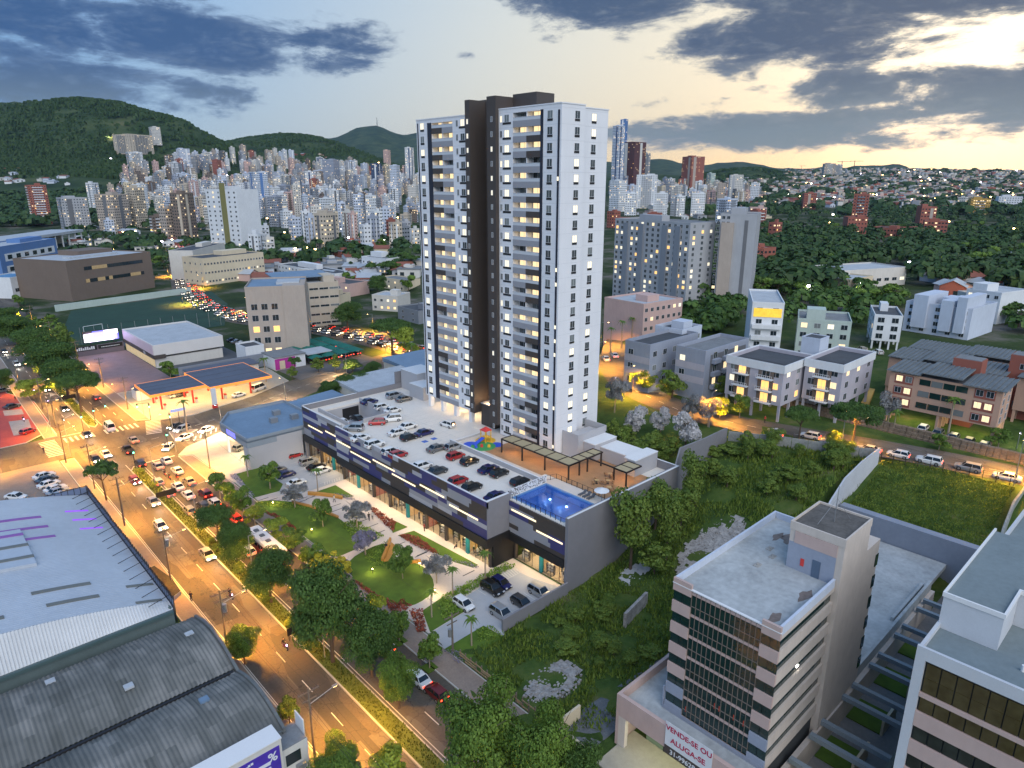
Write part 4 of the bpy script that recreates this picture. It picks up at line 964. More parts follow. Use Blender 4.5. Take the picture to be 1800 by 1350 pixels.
T6('silver', 670,500,215,225, 'silver-leaved tree beside the lower walk'); T6('young2', 250,800,180,215, 'lime green street tree above the big dark tree'); T6('young', 410,905,190,210, 'green street tree in a square pit, upper one'); T6('young', 620,1095,200,250, 'green street tree in a square pit, lowest one')
tree_px('yellow', 572,1012,62,45, 'bright yellow-green shrub tree at the kerb', z=.18); tree_px('yellow', 600,1020,45,40, 'smaller yellow flowering bush by the red shrubs', z=.18)
for x, y, w, h, lb in ((436,838,26,34, 'small palm on the uppermost lawn'), (559,864,27,36, 'small palm beside the upper parking court'), (759,1085,29,44, 'small palm by the red shrubs and lower drive'), (796,1048,30,46, 'palm by the lower garden path'), (853,1018,30,44, 'palm beside the shop corner pillar'), (829,1135,32,46, 'palm on the lowest corner lawn')): palm_px(x, y, w, h, lb, z=.18)
# ---- avenue trees
A_ = 'trees of the avenue median'
tree_px('bigU', 384,966,72,78, 'dark spreading tree on the median beside the stopped cars', A_); tree_px('big', 418,1000,78,95, 'dark median tree left of the bus', A_); tree_px('big', 478,1060,100,100, 'bushy dark median tree below the bus', A_)
tree_px('big', 585,1165,150,190, 'largest dark median tree opposite the lower lawn', A_); tree_px('big', 655,1190,110,120, 'dark crown beside the largest median tree', A_); tree_px('big2', 702,1245,82,100, 'dense green median tree by the white taxi', A_)
tree_px('big2', 850,1375,190,175, 'large bright green tree at the bottom of the picture', A_); tree_px('big2', 950,1410,160,170, 'large green tree at the bottom beside the office canopy', A_); tree_px('big', 1010,1420,120,120, 'green tree crown below the ruined wall', A_)
tree('big2', (26.8,57,.1), 6.6,6.8, 'green roadside tree at the lower pavement'); tree('bush', (27.0,69.5,.1), 3.2,4.4, 'small dark roadside tree on the left pavement'); tree('big2', (27.6,84.5,.1), 5.4,6.6, 'bright green tree beside the corrugated warehouse'); tree_px('young2', 690,1372,70,60, 'yellow-green roadside tree at the bottom edge'); tree_px('young2', 360,1385,90,75, 'green tree in front of the purple poster')
tree_px('thin', 188,880,60,72, 'thin umbrella-shaped tree on the pavement by the crossing')
for x, y, w, h, kit, lb in ((145,725,75,75, 'bigU', 'dark median tree nearest the crossing'), (120,700,95,80, 'big', 'dark median tree second from the crossing'), (95,668,105,75, 'big', 'dark median tree third from the crossing'), (70,640,95,70, 'big', 'broad dark median tree beside the purple forecourt'),
    (30,605,85,58, 'big', 'dark median tree at the left edge'), (112,622,48,55, 'bush', 'brownish tree by the showroom fence'), (10,580,60,45, 'big', 'dark tree at the far left of the avenue'), (60,700,50,35, 'young2', 'lamplit lime shrub on the median'), (5,690,50,45, 'big', 'tree at the edge of the red square')):
    tree_px(kit, x, y, w, h, lb)
# low lime-lit median shrubs
rv = random.Random(3)
for i in range(22):
    y = rv.choice([rv.uniform(80,130), rv.uniform(130,168), rv.uniform(212,280)]); s = rv.uniform(.6,1.5)
    tree('bush' if i % 3 else 'young2', (36.4+rv.uniform(-.6,.6), y, .16), s*1.7, s*1.2, 'low lamplit shrub on the grassy median', 'shrubs on the median', 'shrub', 'shrub')
mg = MB()
for i in range(9000):
    y = rv.uniform(25,168) if rv.random() < .7 else rv.uniform(211,298); x = rv.uniform(35.4,37.5); h = rv.uniform(.12,.4); a = rv.uniform(0,6.28); dx, dy = .09*math.cos(a), .09*math.sin(a)
    mg.quad([(x-dx, y-dy, .15), (x+dx, y+dy, .15), (x+rv.uniform(-.12,.12), y+rv.uniform(-.12,.12), .15+h)])
tag(mg.build('median_grass', leafmat('leaf_grass', (.03,.055,.006), (.16,.19,.03))), 'long grass growing on the median', 'grass', kind='stuff')
# ---- trees round the podium
for i, (x, y, w, h, lb) in enumerate(((580,705,50,40, 'dark shrub tree at the left end of the podium wall'), (612,700,55,45, 'dense dark tree behind the blue-roofed shop'), (640,690,50,42, 'dense tree beside the podium parapet'), (655,672,40,40, 'rounded tree by the podium back wall'))): tree_px('big', x, y, w, h, lb, z=0.)
for x, y, w, h, kit, lb in ((690,620,78,62, 'bigU', 'dark spreading tree above the traffic jam'), (715,632,52,60, 'young2', 'olive lamplit tree beside the tower and jam'), (612,580,60,55, 'big', 'dark tree at the head of the jam street'), (665,520,45,40, 'big', 'dark tree behind the white terrace'), (620,655,42,26, 'big', 'low dark tree by the green canopies'),
    (590,655,26,34, 'bush', 'shrub by the end of the car park'), (300,665,34,34, 'young', 'round bright tree by the showroom wall'), (520,660,26,34, 'thin', 'leafless thin tree by the pink shop'), (515,668,22,26, 'bush', 'dark bush below the pink shop'), (560,655,30,28, 'bush', 'dark bush at the bend of the side street')): tree_px(kit, x, y, w, h, lb, z=0.)
for x, y, w, h, lb in ((468,672,26,40, 'palm beside the filling station van'), (331,770,28,62, 'tall slim palm at the station corner'), (549,560,22,44, 'tall palm beside the beige office, left one'), (565,560,22,48, 'tall palm beside the beige office, right one'), (725,640,26,34, 'palm beside the white tower base')): palm_px(x, y, w, h, lb, z=0.)
# ---- back garden and vacant lot
B_ = 'trees behind the tower'
for x, y, w, h, kit, lb in ((1115,772,48,62, 'blossom', 'white-blossomed tree nearest the tower'), (1160,768,40,55, 'blossom', 'white-blossomed tree in the middle of the back garden'), (1205,790,58,70, 'blossom', 'largest white-blossomed tree by the boundary wall'), (1215,745,44,60, 'silver', 'grey-leaved tree by the back street'), (1245,750,44,55, 'silver', 'rounded grey tree at the street corner'), (1080,725,40,70, 'silver', 'grey tree tight against the tower')): tree_px(kit, x, y, w, h, lb, B_)
for i, (x, y, w, h) in enumerate(((1090,800,50,45), (1115,812,45,40), (1140,805,50,42), (1165,815,44,38), (1150,790,44,34), (1100,780,40,34), (1180,800,38,34), (1078,775,34,40))):
    tree_px('bush', x, y, w, h, 'dense dark shrub behind the tower terrace', 'shrubs behind the tower', name='shrub', cat='shrub')
for x, y, w, h, kit, lb in ((1403,780,62,68, 'bigU', 'spreading dark tree on the back street, left one'), (1497,790,92,85, 'bigU', 'largest spreading dark tree on the back street'), (1560,745,45,60, 'silver', 'bare grey tree in front of the tiled block'), (1650,790,32,30, 'young', 'small tree on the stone bank'), (1755,785,40,34, 'young', 'rounded bush at the block entrance'), (1270,700,44,40, 'bush', 'dark bush before the second grey block'), (1265,735,40,38, 'young2', 'yellow-green bush at the garden gate'), (1300,735,36,44, 'young', 'pale green conical tree by the balcony block'), (1180,700,60,45, 'bush', 'dark shrubs before the first grey block'), (1135,690,44,40, 'bush', 'shrubs by the back street lamp')): tree_px(kit, x, y, w, h, lb)
for x, y, w, h, lb in ((1112,690,34,30, 'palm in front of the first grey block'), (1170,690,34,34, 'palm between the grey blocks'), (1665,770,34,66, 'palm before the tiled apartment block'), (1570,760,30,34, 'palm left of the tiled apartment block'), (1073,620,20,42, 'tall palm by the pink block, first'), (1092,612,20,46, 'tall palm by the pink block, second'), (1110,600,20,40, 'tall palm by the pink block, third'), (1165,585,26,26, 'palm by the pink block, fourth'), (1192,580,22,26, 'palm by the pink block, fifth')): palm_px(x, y, w, h, lb)
V_ = 'wild trees of the vacant lot'
for x, y, w, h, kit, lb in ((1108,1000,95,120, 'tall', 'tall scrubby tree against the podium wall'), (1170,985,70,100, 'tall', 'scrubby tree in the middle of the vacant lot'), (1150,930,80,75, 'tall', 'thin spreading tree in the vacant lot'), (1215,895,60,85, 'tall', 'scrubby tree by the boundary wall'), (1195,930,70,60, 'tall', 'bushy tree by the pale rubble'), (1150,1010,70,60, 'bush', 'dark bush below the tall scrubby tree')): tree_px(kit, x, y, w, h, lb, V_)
for i in range(44):
    x, y = rv.uniform(1240,1500), rv.uniform(778,880)
    if y > 770+ (x-1240)*.9+60 or (x > 1420 and y > 840): continue
    tree_px('bush' if i % 2 else 'tall', x, y, rv.uniform(26,52), rv.uniform(16,34), 'rank green bush in the upper vacant lot', 'bushes in the vacant lot', name='shrub', cat='shrub')
for i in range(22):
    x, y = rv.uniform(900,1150), rv.uniform(1060,1180)
    if GP(x, y)[1] > 62.5: continue
    tree_px('tall' if i % 2 else 'bush', x, y, rv.uniform(22,50), rv.uniform(12,26), 'rank green bush in the lower vacant lot', 'bushes in the vacant lot', name='shrub', cat='shrub')
RUB = ((56.5,52.5,5.2,3.2), (97,53,9,4.5), (84.5,60,3,2))
gw = MB()
for i in range(26000):
    a, b = rv.uniform(52,138), rv.uniform(42.5,65); z = H(a, b); h = rv.uniform(.2,.9); an = rv.uniform(0,6.28); dx, dy = .16*math.cos(an), .16*math.sin(an)
    if noise2(a*.35, b*.35) > .42 or any(((a-q[0])/q[2])**2+((b-q[1])/q[3])**2 < 1.1 for q in RUB): continue
    gw.quad([(a-dx, b-dy, z-.06), (a+dx, b+dy, z-.06), (a+rv.uniform(-.3,.3), b+rv.uniform(-.3,.3), z+h)])
tag(gw.build('weeds', LG['weed']), 'tall rank weeds covering the vacant lot', 'weeds', kind='stuff')
lw = MB()
for i in range(16000):
    a, b = rv.uniform(122.6,143), rv.uniform(20.5,41.5); z = H(a, b); h = rv.uniform(.08,.3); an = rv.uniform(0,6.28); dx, dy = .14*math.cos(an), .14*math.sin(an)
    lw.quad([(a-dx, b-dy, z-.06), (a+dx, b+dy, z-.06), (a+rv.uniform(-.15,.15), b+rv.uniform(-.15,.15), z+h)])
tag(lw.build('grass', LG['weed']), 'short grass of the fenced lot above the blue wall', 'grass', kind='stuff')
# ================================================================== vehicles
def paint(name, c, metal=.25): return mat('paint_'+name, c, .28, metal=metal, var=0, coat=.6, spec=.5)
PAINT = {'white': paint('white', (.72,.72,.71), 0), 'silver': paint('silver', (.42,.43,.44), .6), 'grey': paint('grey', (.17,.17,.17), .5), 'dgrey': paint('dgrey', (.05,.052,.055), .4),
         'black': paint('black', (.008,.008,.009)), 'red': paint('red', (.42,.02,.02)), 'navy': paint('navy', (.012,.016,.10)), 'dred': paint('dred', (.16,.012,.012)), 'beige': paint('beige', (.36,.32,.25)), 'yellow': paint('yellow', (.65,.42,.03))}
tyre = mat('tyre', (.012,.012,.012), .9, var=0); rim = mat('wheel_rim', (.40,.40,.41), .35, metal=.7, var=0)
cglass = mat('car_glass', (.012,.014,.016), .06, var=0, spec=.7)
head_on = mat('headlight_lit', (1,1,1), .3, var=0, emit=(1,.93,.80), es=22); head_off = mat('headlight', (.5,.52,.54), .15, var=0)
tail_on = mat('tail_light_lit', (.5,.01,.01), .3, var=0, emit=(1,.05,.02), es=9); tail_off = mat('tail_light', (.25,.01,.01), .25, var=0)
lampP = mat('headlight_violet', (1,1,1), .3, var=0, emit=(.75,.55,1.0), es=16)
SHAPES = {  # length, width, belt, roof height, hood z, cabin: rear bottom, rear top, front top, front bottom (x), trunk z
    'hatch': (4.0,1.72,.92,1.50,.86,-1.95,-1.55,.35,1.10,.95), 'sedan': (4.5,1.76,.92,1.46,.86,-1.55,-.95,.45,1.20,.95),
    'suv': (4.5,1.84,1.05,1.70,1.02,-2.15,-1.85,.45,1.10,1.08), 'pickup': (5.2,1.85,1.08,1.78,1.05,-.55,-.40,.75,1.35,1.05), 'van': (5.4,1.98,1.25,2.35,1.15,-2.62,-2.52,1.35,2.15,1.3)}
CAR = {}
def car_kit(kind):
    L_, Wd, belt, roof, hood, xr, xrt, xft, xf, trunk = SHAPES[kind]; hw = Wd/2; h = L_/2
    b = MB()
    st = [(-h, .42,.78,.80), (-h+.12,.26,.92,.97), (-h+.7,.22,1.0,1.0), (-.3,.20,1.0,1.0), (h-.9,.22,1.0,1.0), (h-.25,.26,.93,.96), (h, .40,.76,.80)]
    rings = []
    for x, zb, k1, k2 in st:
        zt = trunk if x < xr+.3 else (hood if x > xf-.2 else belt)
        if x <= -h+.01: zt = trunk-.16
        if x >= h-.01: zt = hood-.24
        elif x >= h-.3: zt = hood-.08
        rings.append([(x, -hw*k1*.94, zb), (x, -hw*k2, zb+.22), (x, -hw*k2, zt-.22), (x, -hw*k1*.92, zt), (x, hw*k1*.92, zt), (x, hw*k2, zt-.22), (x, hw*k2, zb+.22), (x, hw*k1*.94, zb)])
    n0 = 0
    for r in rings: b.v += r
    for i in range(len(rings)-1):
        for j in range(8):
            a, c = i*8+j, i*8+(j+1) % 8; b.f.append((a, a+8, c+8, c)); b.m.append(0)
    b.f.append(tuple(range(7,-1,-1))[::-1]); b.m.append(0); b.f.append(tuple(range((len(rings)-1)*8, len(rings)*8))[::-1]); b.m.append(0)
    body = b.mesh('body', PAINT['white'])
    wb, wt = hw*.93, hw*.74
    base = [(xr, -wb, belt-.03), (xf, -wb, belt-.03), (xf, wb, belt-.03), (xr, wb, belt-.03)]; top = [(xrt, -wt, roof-.05), (xft, -wt, roof-.05), (xft, wt, roof-.05), (xrt, wt, roof-.05)]
    r = MB(); r.v += [(xrt-.05,-wt-.02, roof-.06), (xft+.05,-wt-.02, roof-.06), (xft+.05, wt+.02, roof-.06), (xrt-.05, wt+.02, roof-.06), (xrt+.15,-wt*.8, roof), (xft-.12,-wt*.8, roof), (xft-.12, wt*.8, roof), (xrt+.15, wt*.8, roof)]
    for f in ((0,1,5,4), (1,2,6,5), (2,3,7,6), (3,0,4,7), (4,5,6,7)): r.f.append(f); r.m.append(0)
    # pillars
    for (p, q) in zip(base, top):
        s = -.06 if p[0] < 0 else .06; r.tube((p[0]-s*.2, p[1], p[2]), (q[0]-s*.2, q[1], q[2]), .055,.045,4)
    xm = (xr+xf)/2-.1
    for sgn in (-1,1): r.tube((xm, sgn*wb*1.0, belt-.03), (xm, sgn*wt*1.01, roof-.05), .05,.04,4)
    roofm = r.mesh('roof', PAINT['white'])
    def q(name, pts): m = MB(); m.quad(pts); return m.mesh(name, cglass)
    ws = q('windshield', [base[1], base[2], top[2], top[1]]); rwm = q('rear_window', [base[3], base[0], top[0], top[3]])
    sl_ = q('side_window', [base[0], base[1], top[1], top[0]]); sr_ = q('side_window', [base[2], base[3], top[3], top[2]])
    wr = .33 if kind not in ('suv', 'pickup', 'van') else .37
    w = MB(); n = 12
    for side in (0,):
        k0 = len(w.v)
        for y, rr in ((-.11, wr), (.11, wr)):
            for i in range(n): a = 6.2832*i/n; w.v.append((rr*math.cos(a), y, rr*math.sin(a)))
        for i in range(n): j = (i+1) % n; w.f.append((i, j, n+j, n+i)); w.m.append(0)
        w.f.append(tuple(range(n))[::-1]); w.m.append(0); w.f.append(tuple(range(n, 2*n))); w.m.append(0)
        for y in (-.12,.12):
            k0 = len(w.v)
            for i in range(n): a = 6.2832*i/n; w.v.append((wr*.62*math.cos(a), y, wr*.62*math.sin(a)))
            w.f.append(tuple(range(k0, k0+n)) if y > 0 else tuple(range(k0, k0+n))[::-1]); w.m.append(1)
    wheel = w.mesh('wheel', [tyre, rim])
    def lampbox(name, x0, x1, y0, y1, z0, z1, m): k = MB(); k.box(x0, x1, y0, y1, z0, z1); return k.mesh(name, m)
    hl = lampbox('headlight', h-.16, h+.015,-.2,.2, hood-.30, hood-.13, head_off); tl = lampbox('tail_light', -h-.015,-h+.12,-.14,.14, trunk-.34, trunk-.12, tail_off)
    bed = None
    if kind == 'pickup': m = MB(); m.box(-h+.15, xr-.1,-hw*.8, hw*.8, trunk-.02, trunk+.012); bed = m.mesh('cargo_bed', mat('bed_black', (.02,.02,.02), .9, var=0))
    CAR[kind] = dict(body=body, roof=roofm, glass=[('windshield', ws), ('rear_window', rwm), ('side_window', sl_), ('side_window', sr_)], wheel=wheel, wr=wr, hl=hl, tl=tl, hw=hw, h=h, bed=bed)
for k in SHAPES: car_kit(k)
def slotmat(o, m): o.material_slots[0].link = 'OBJECT'; o.material_slots[0].material = m
VIOLET = False
def car(kind, loc, rz, col, label, heads=False, tails=False, group=None, name='car', cat='car', scale=1.0, spot=False, violet=False):
    K = CAR[kind]; t = thing(name, label, cat, loc, rz, group); t.scale = (scale,)*3
    o = inst('body', K['body'], t); slotmat(o, PAINT[col]); o = inst('roof', K['roof'], t); slotmat(o, PAINT[col])
    for nm, me in K['glass']: inst(nm, me, t)
    for sx in (-1,1):
        for sy in (-1,1): inst('wheel', K['wheel'], t, (sx*K['h']*.62, sy*(K['hw']-.1), K['wr']))
    for sy in (-1,1):
        o = inst('headlight', K['hl'], t, (0, sy*K['hw']*.62,0)); slotmat(o, (lampP if violet else head_on) if heads else head_off)
        o = inst('tail_light', K['tl'], t, (0, sy*K['hw']*.68,0)); slotmat(o, tail_on if tails else tail_off)
    if K['bed']: inst('cargo_bed', K['bed'], t)
    if spot:
        l = bpy.data.lights.new('headlight_beam', 'SPOT'); l.energy = 1500; l.color = (1,.9,.75); l.spot_size = R(50); l.spot_blend = .8; l.shadow_soft_size = .3
        so_ = bpy.data.objects.new('headlight_beam', l); COL.objects.link(so_)
        so_.location = (loc[0]+math.cos(rz)*2.3, loc[1]+math.sin(rz)*2.3, loc[2]+.75); so_.rotation_euler = (R(80), 0, rz-R(90))
    return t
UP, DN = R(90), R(-90)
NM = {'white': 'white', 'silver': 'silver', 'grey': 'grey', 'dgrey': 'dark grey', 'black': 'black', 'red': 'red', 'navy': 'navy blue', 'dred': 'dark red', 'beige': 'beige', 'yellow': 'yellow'}
# avenue, coming towards the viewer
for px, py, kind, col, lb in ((270,886, 'sedan', 'silver', 'silver sedan coming down the avenue behind a white hatchback'), (283,929, 'hatch', 'white', 'white hatchback with lit headlights passing the glazed fence'), (365,979, 'sedan', 'silver', 'silver sedan with lit headlights beside the tall utility pole'),
    (238,849, 'hatch', 'dred', 'dark red car with lit headlights at the median tip'), (169,811, 'hatch', 'black', 'dark car with lit headlights crossing the junction'), (187,802, 'sedan', 'white', 'white sedan in the middle of the junction'), (153,767, 'sedan', 'dgrey', 'dark sedan on the left zebra crossing'), (114,722, 'hatch', 'dgrey', 'dark car left of the green median strip'), (82,687, 'hatch', 'dred', 'red car beside the red square'), (30,643, 'suv', 'white', 'car with bright lamps below the far left trees'), (8,620, 'sedan', 'dgrey', 'dark car at the left edge of the avenue')):
    p = GP(px, py); car(kind, p, DN+(.0), col, lb, heads=True, group='cars coming down the avenue', spot=True)
# avenue, driving away or waiting at the lights
for px, py, kind, col, lb in ((225,795, 'pickup', 'black', 'black pickup entering the junction'), (247,819, 'suv', 'black', 'black estate car at the stop line by the median'), (293,813, 'sedan', 'white', 'white sedan foremost in the right lane'), (278,823, 'sedan', 'silver', 'silver sedan at the stop line, middle lane'), (312,831, 'sedan', 'white', 'white sedan second in the right lane'), (333,850, 'sedan', 'beige', 'cream taxi in the right lane by the kerb'),
    (278,851, 'hatch', 'silver', 'silver hatchback waiting in the left lane'), (313,859, 'sedan', 'white', 'white sedan second in the middle lane'), (297,871, 'hatch', 'silver', 'silver hatchback beside the median sign panel'), (331,874, 'sedan', 'white', 'white sedan third in the middle lane'), (361,872, 'suv', 'dred', 'dark red car waiting by the right kerb'), (377,887, 'hatch', 'white', 'white car with red lamps in the right lane'), (357,893, 'hatch', 'dgrey', 'dark car braking in the middle lane'), (333,901, 'hatch', 'beige', 'cream car waiting beside the median grass'), (396,902, 'hatch', 'dred', 'red-lit car behind the dark median tree'), (414,915, 'hatch', 'red', 'red car just ahead of the bus'), (436,972, 'hatch', 'white', 'white car half hidden by trees beside the bus'), (675,1140, 'hatch', 'white', 'white car half hidden under the big dark tree'), (735,1197, 'sedan', 'white', 'white taxi with red roof end on the lower avenue'), (766,1222, 'hatch', 'dred', 'dark car behind the white taxi'), (170,702, 'hatch', 'dred', 'dark red car beyond the crossing beside the pavement'), (193,755, 'van', 'white', 'white van on the far zebra crossing'), (235,777, 'sedan', 'beige', 'pale car crossing by the traffic light')):
    p = GP(px, py); car(kind, p, UP, col, lb, tails=True, group='cars driving up the avenue')
cd = math.atan2(10,22)
for px, py, kind, col, rz, lb in ((309,752, 'sedan', 'black', cd, 'black sedan in the side street by the street sign'), (321,758, 'suv', 'silver', cd, 'silver car behind the black sedan in the side street'), (325,772, 'sedan', 'white', cd, 'white sedan leaving the side street by the island'), (363,759, 'sedan', 'white', cd+.1, 'white sedan passing the blue-roofed shop'), (296,790, 'hatch', 'white', cd+.5, 'white hatchback turning by the corner island')):
    p = GP(px, py); car(kind, p, rz+math.pi, col, lb, heads=True, group='cars in the side street')
for px, py, kind, col, rz, lb in ((22,718, 'sedan', 'dgrey', .3, 'dark green sedan parked on the red square'), (50,762, 'hatch', 'red', .5, 'red hatchback on the red square'), (5,690, 'sedan', 'grey', .3, 'grey car parked at the left edge of the red square')): p = GP(px, py); car(kind, (p[0], p[1], .12), rz, col, lb)
for i, (px, py, kind, col) in enumerate(((78,840, 'sedan', 'white'), (83,847, 'sedan', 'dgrey'), (86,855, 'sedan', 'white'), (98,863, 'sedan', 'white'), (102,868, 'sedan', 'silver'), (106,875, 'sedan', 'silver'))):
    p = PT(px, py, .1); car(kind, p, .25, col, ['white sedan first in the row by the silver warehouse', 'dark sedan second in the row by the silver warehouse', 'white sedan third in the row by the silver warehouse', 'white sedan fourth in the row by the silver warehouse', 'silver sedan fifth in the row by the silver warehouse', 'silver sedan nearest the silver warehouse roof'][i], group='cars parked by the silver warehouse')
for px, py, kind, col, rz, lb in ((29,877, 'sedan', 'white', -.9, 'white sedan parked askew behind the warehouse'), (42,888, 'hatch', 'white', .3, 'white hatchback tight behind the warehouse roof')): p = PT(px, py, .1); car(kind, p, rz, col, lb)
for px, py, kind, col, rz, lb in ((308,698, 'hatch', 'white', .1, 'white car at the filling station pumps'), (319,696, 'hatch', 'grey', .1, 'grey car at the filling station pumps'), (420,697, 'sedan', 'white', .15, 'white sedan at the filling station by the van'), (425,790, 'suv', 'beige', .3, 'dark beige car in the bright open bay of the blue-roofed shop')): p = PT(px, py, .12); car(kind, p, rz, col, lb)
p = PT(455,686,.12); car('van', p, .42, 'white', 'white passenger van at the filling station', name='van', cat='van')
# roof deck
def D3(x, y): return PT(500+x*.2222,640+y*.2222,12.7)
for x, y, kind, col, rz, lb in ((870,245, 'suv', 'silver', 0, 'silver car by the grey stair head'), (945,270, 'sedan', 'grey', 0, 'grey sedan on the green bay'), (670,292, 'sedan', 'navy', 0, 'navy sedan behind the ramp wall'), (770,333, 'hatch', 'white', 0, 'white car by the far ramp wall'), (855,360, 'sedan', 'white', 0, 'white sedan beside the far ramp wall'), (850,427, 'suv', 'white', 2.7, 'white suv near the ramp end'), (730,455, 'hatch', 'red', 2.5, 'red hatchback by the ramp'), (548,502, 'suv', 'silver', 2.3, 'silver car at the street parapet by the ramp'),
    (600,577, 'sedan', 'white', 0, 'white sedan second along the street parapet'), (895,535, 'sedan', 'white', 0, 'white sedan in the middle of the roof deck'), (975,487, 'sedan', 'white', 0, 'white sedan behind another in the middle of the deck'), (985,573, 'hatch', 'black', 0, 'black hatchback in the middle of the deck'), (1105,538, 'sedan', 'navy', 0, 'navy blue sedan near the striped walkway'), (715,630, 'suv', 'white', 0, 'white boxy suv along the street parapet'), (840,683, 'hatch', 'white', 0, 'white hatchback beside the coral red car'), (900,710, 'hatch', 'red', 0, 'coral red hatchback at the street parapet'), (1205,660, 'sedan', 'grey', 0, 'brown-grey sedan by the striped walkway'), (1095,795, 'hatch', 'white', 0, 'white hatchback at the street parapet, lone one'), (1205,840, 'sedan', 'dgrey', 0, 'dark grey sedan at the street parapet'), (1355,720, 'hatch', 'red', 0, 'red hatchback by the terrace wall'), (1465,763, 'hatch', 'black', 0, 'black hatchback by the terrace wall'), (1375,915, 'hatch', 'red', 0, 'red hatchback near the podium corner'), (1485,965, 'hatch', 'black', 0, 'black hatchback near the podium corner'), (1615,825, 'sedan', 'navy', 0, 'navy sedan by the terrace wall next to a black car'), (1700,855, 'hatch', 'black', 0, 'black hatchback beside a navy sedan'), (1670,1040, 'sedan', 'navy', 0, 'navy sedan in the podium corner'), (1290,470, 'hatch', 'white', 1.7, 'white car under the tower pilotis'), (1338,648, 'hatch', 'silver', 0, 'silver car tucked behind the terrace wall')):
    p = D3(x, y); car(kind, (p[0], p[1], 12.0), rz, col, lb, group='cars on the podium roof')
p = PT(914,845,12.7); car('hatch', (p[0], p[1], 12), 0, 'black', 'black car beside the patterned screen', group='cars on the podium roof')
for x, y, col, lb in ((455,450, 'white', 'white car on the ramp'), (575,430, 'black', 'dark car lower on the ramp')): p = PT(500+x*.2222,640+y*.2222,10.5); car('sedan', (p[0], p[1], 11.99-(p[1]-131)*.285), UP, col, lb)
# plaza parking courts
for x, y, kind, col, lb in ((85,718, 'hatch', 'red', 'red hatchback in the upper parking court'), (190,772, 'suv', 'silver', 'silver car in the upper parking court'), (250,812, 'sedan', 'black', 'black sedan between silver and white cars'), (297,840, 'sedan', 'white', 'white sedan at the end of the shop row'), (12,872, 'sedan', 'navy', 'navy sedan by the uppermost lawn'), (95,938, 'sedan', 'white', 'white sedan behind the silver tree')): p = PT(500+x*.2222,640+y*.2222,.7); car(kind, (p[0], p[1], .15), 0, col, lb, group='cars in the upper parking court')
p = PT(487,826,.7); car('sedan', (p[0], p[1], .15), 0, 'grey', 'grey car behind the round lawn tree', group='cars in the upper parking court')
for x, y, kind, col, lb in ((862,648, 'hatch', 'white', 'white hatchback by the long hedge'), (1062,540, 'suv', 'black', 'black suv in the lower parking lot'), (1125,502, 'hatch', 'navy', 'navy hatchback by the disabled bay'), (1155,733, 'suv', 'silver', 'silver suv at the end of the low wall'), (1285,648, 'hatch', 'dgrey', 'dark grey car by the low wall'), (1418,578, 'suv', 'silver', 'silver car by the low wall nearest the shops')): p = PT(600+x*.25,900+y*.25,.7); car(kind, (p[0], max(p[1], 67.8) if x > 1150 else p[1], .19), UP+math.pi, col, lb, group='cars in the lower parking lot')
# back street queue
for i, (x, y, kind, col) in enumerate(((105,112, 'hatch', 'white'), (270,165, 'sedan', 'silver'), (555,218, 'sedan', 'silver'), (780,253, 'hatch', 'white'), (1015,303, 'suv', 'white'), (1315,358, 'suv', 'silver'), (1612,428, 'sedan', 'white'))):
    px, py = 1400+x*.2296,740+y*.2296; p = PT(px, py, 12.6); q = PT(px+20, py+4,12.6)
    car(kind, (p[0], p[1], H(p[0], p[1])+.05), UP+.12, col, ['white car queuing behind the left spreading tree', 'silver sedan under the largest back street tree', 'silver sedan queuing by the end of the concrete wall', 'white hatchback queuing below the stone bank', 'white suv queuing above the grass lot', 'silver suv queuing above the grass lot', 'white sedan last in the back street queue'][i], heads=False, tails=True, group='cars queuing in the back street')
for x, y, lb in ((1065,634, 'white car by the tower on the back street bend'), (1080,628, 'white car behind another on the back street bend'), (1362,765, 'silver car before the balcony block')): p = GP(x, y); car('sedan', (p[0], p[1], p[2]+.06), .9, 'white', lb, tails=True)
for i in range(5): p = PT(1622+i*27,740+i*7.5,14.6); car('hatch', (p[0]+1.5, p[1], H(p[0], p[1])+.06), .05, ['white', 'silver', 'silver', 'dgrey', 'silver'][i], 'car parked under the tiled apartment block', group='cars under the tiled block')
for i, (x, y, col) in enumerate(((1515,617, 'beige'), (1543,622, 'white'))): p = GP(x, y); car('hatch', p, .8, col, 'car parked under the white block on stilts', group='cars under the white block')
# small cars too far off to show parts: one mesh each
def far_car_mesh(col, away):
    b = MB(); b.box(-2.1,2.1,-.85,.85,.3,.9,0); b.prism([(-1.7,-.75), (1.0,-.75), (1.0,.75), (-1.7,.75)], .9,1.42,1); b.box(-1.3,.4,-.68,.68,1.42,1.47,0)
    for y in (-.6,.6): b.box(2.08,2.16, y-.2, y+.2,.55,.8,2); b.box(-2.16,-2.08, y-.2, y+.2,.6,.85,3)
    b.box(-1.6,-1.0,-.87,.87,0,.5,4); b.box(1.0,1.6,-.87,.87,0,.5,4)
    return b.mesh('car', [PAINT[col], cglass, mat('far_headlight', (1,1,1), .3, var=0, emit=(1,.85,.6), es=5), mat('far_tail_light', (.5,.01,.01), .3, var=0, emit=(1,.06,.03), es=4), tyre])
FC = {c_: far_car_mesh(c_, True) for c_ in ('white', 'silver', 'grey', 'black', 'red')}
def along(path, s):
    for p, q in zip(path, path[1:]):
        d = math.dist(p, q)
        if s <= d: t = s/d; return (p[0]+(q[0]-p[0])*t, p[1]+(q[1]-p[1])*t), math.atan2(q[1]-p[1], q[0]-p[0])
        s -= d
    return path[-1], 0
rc = random.Random(9)
jam_s = resample(JAM, 5)
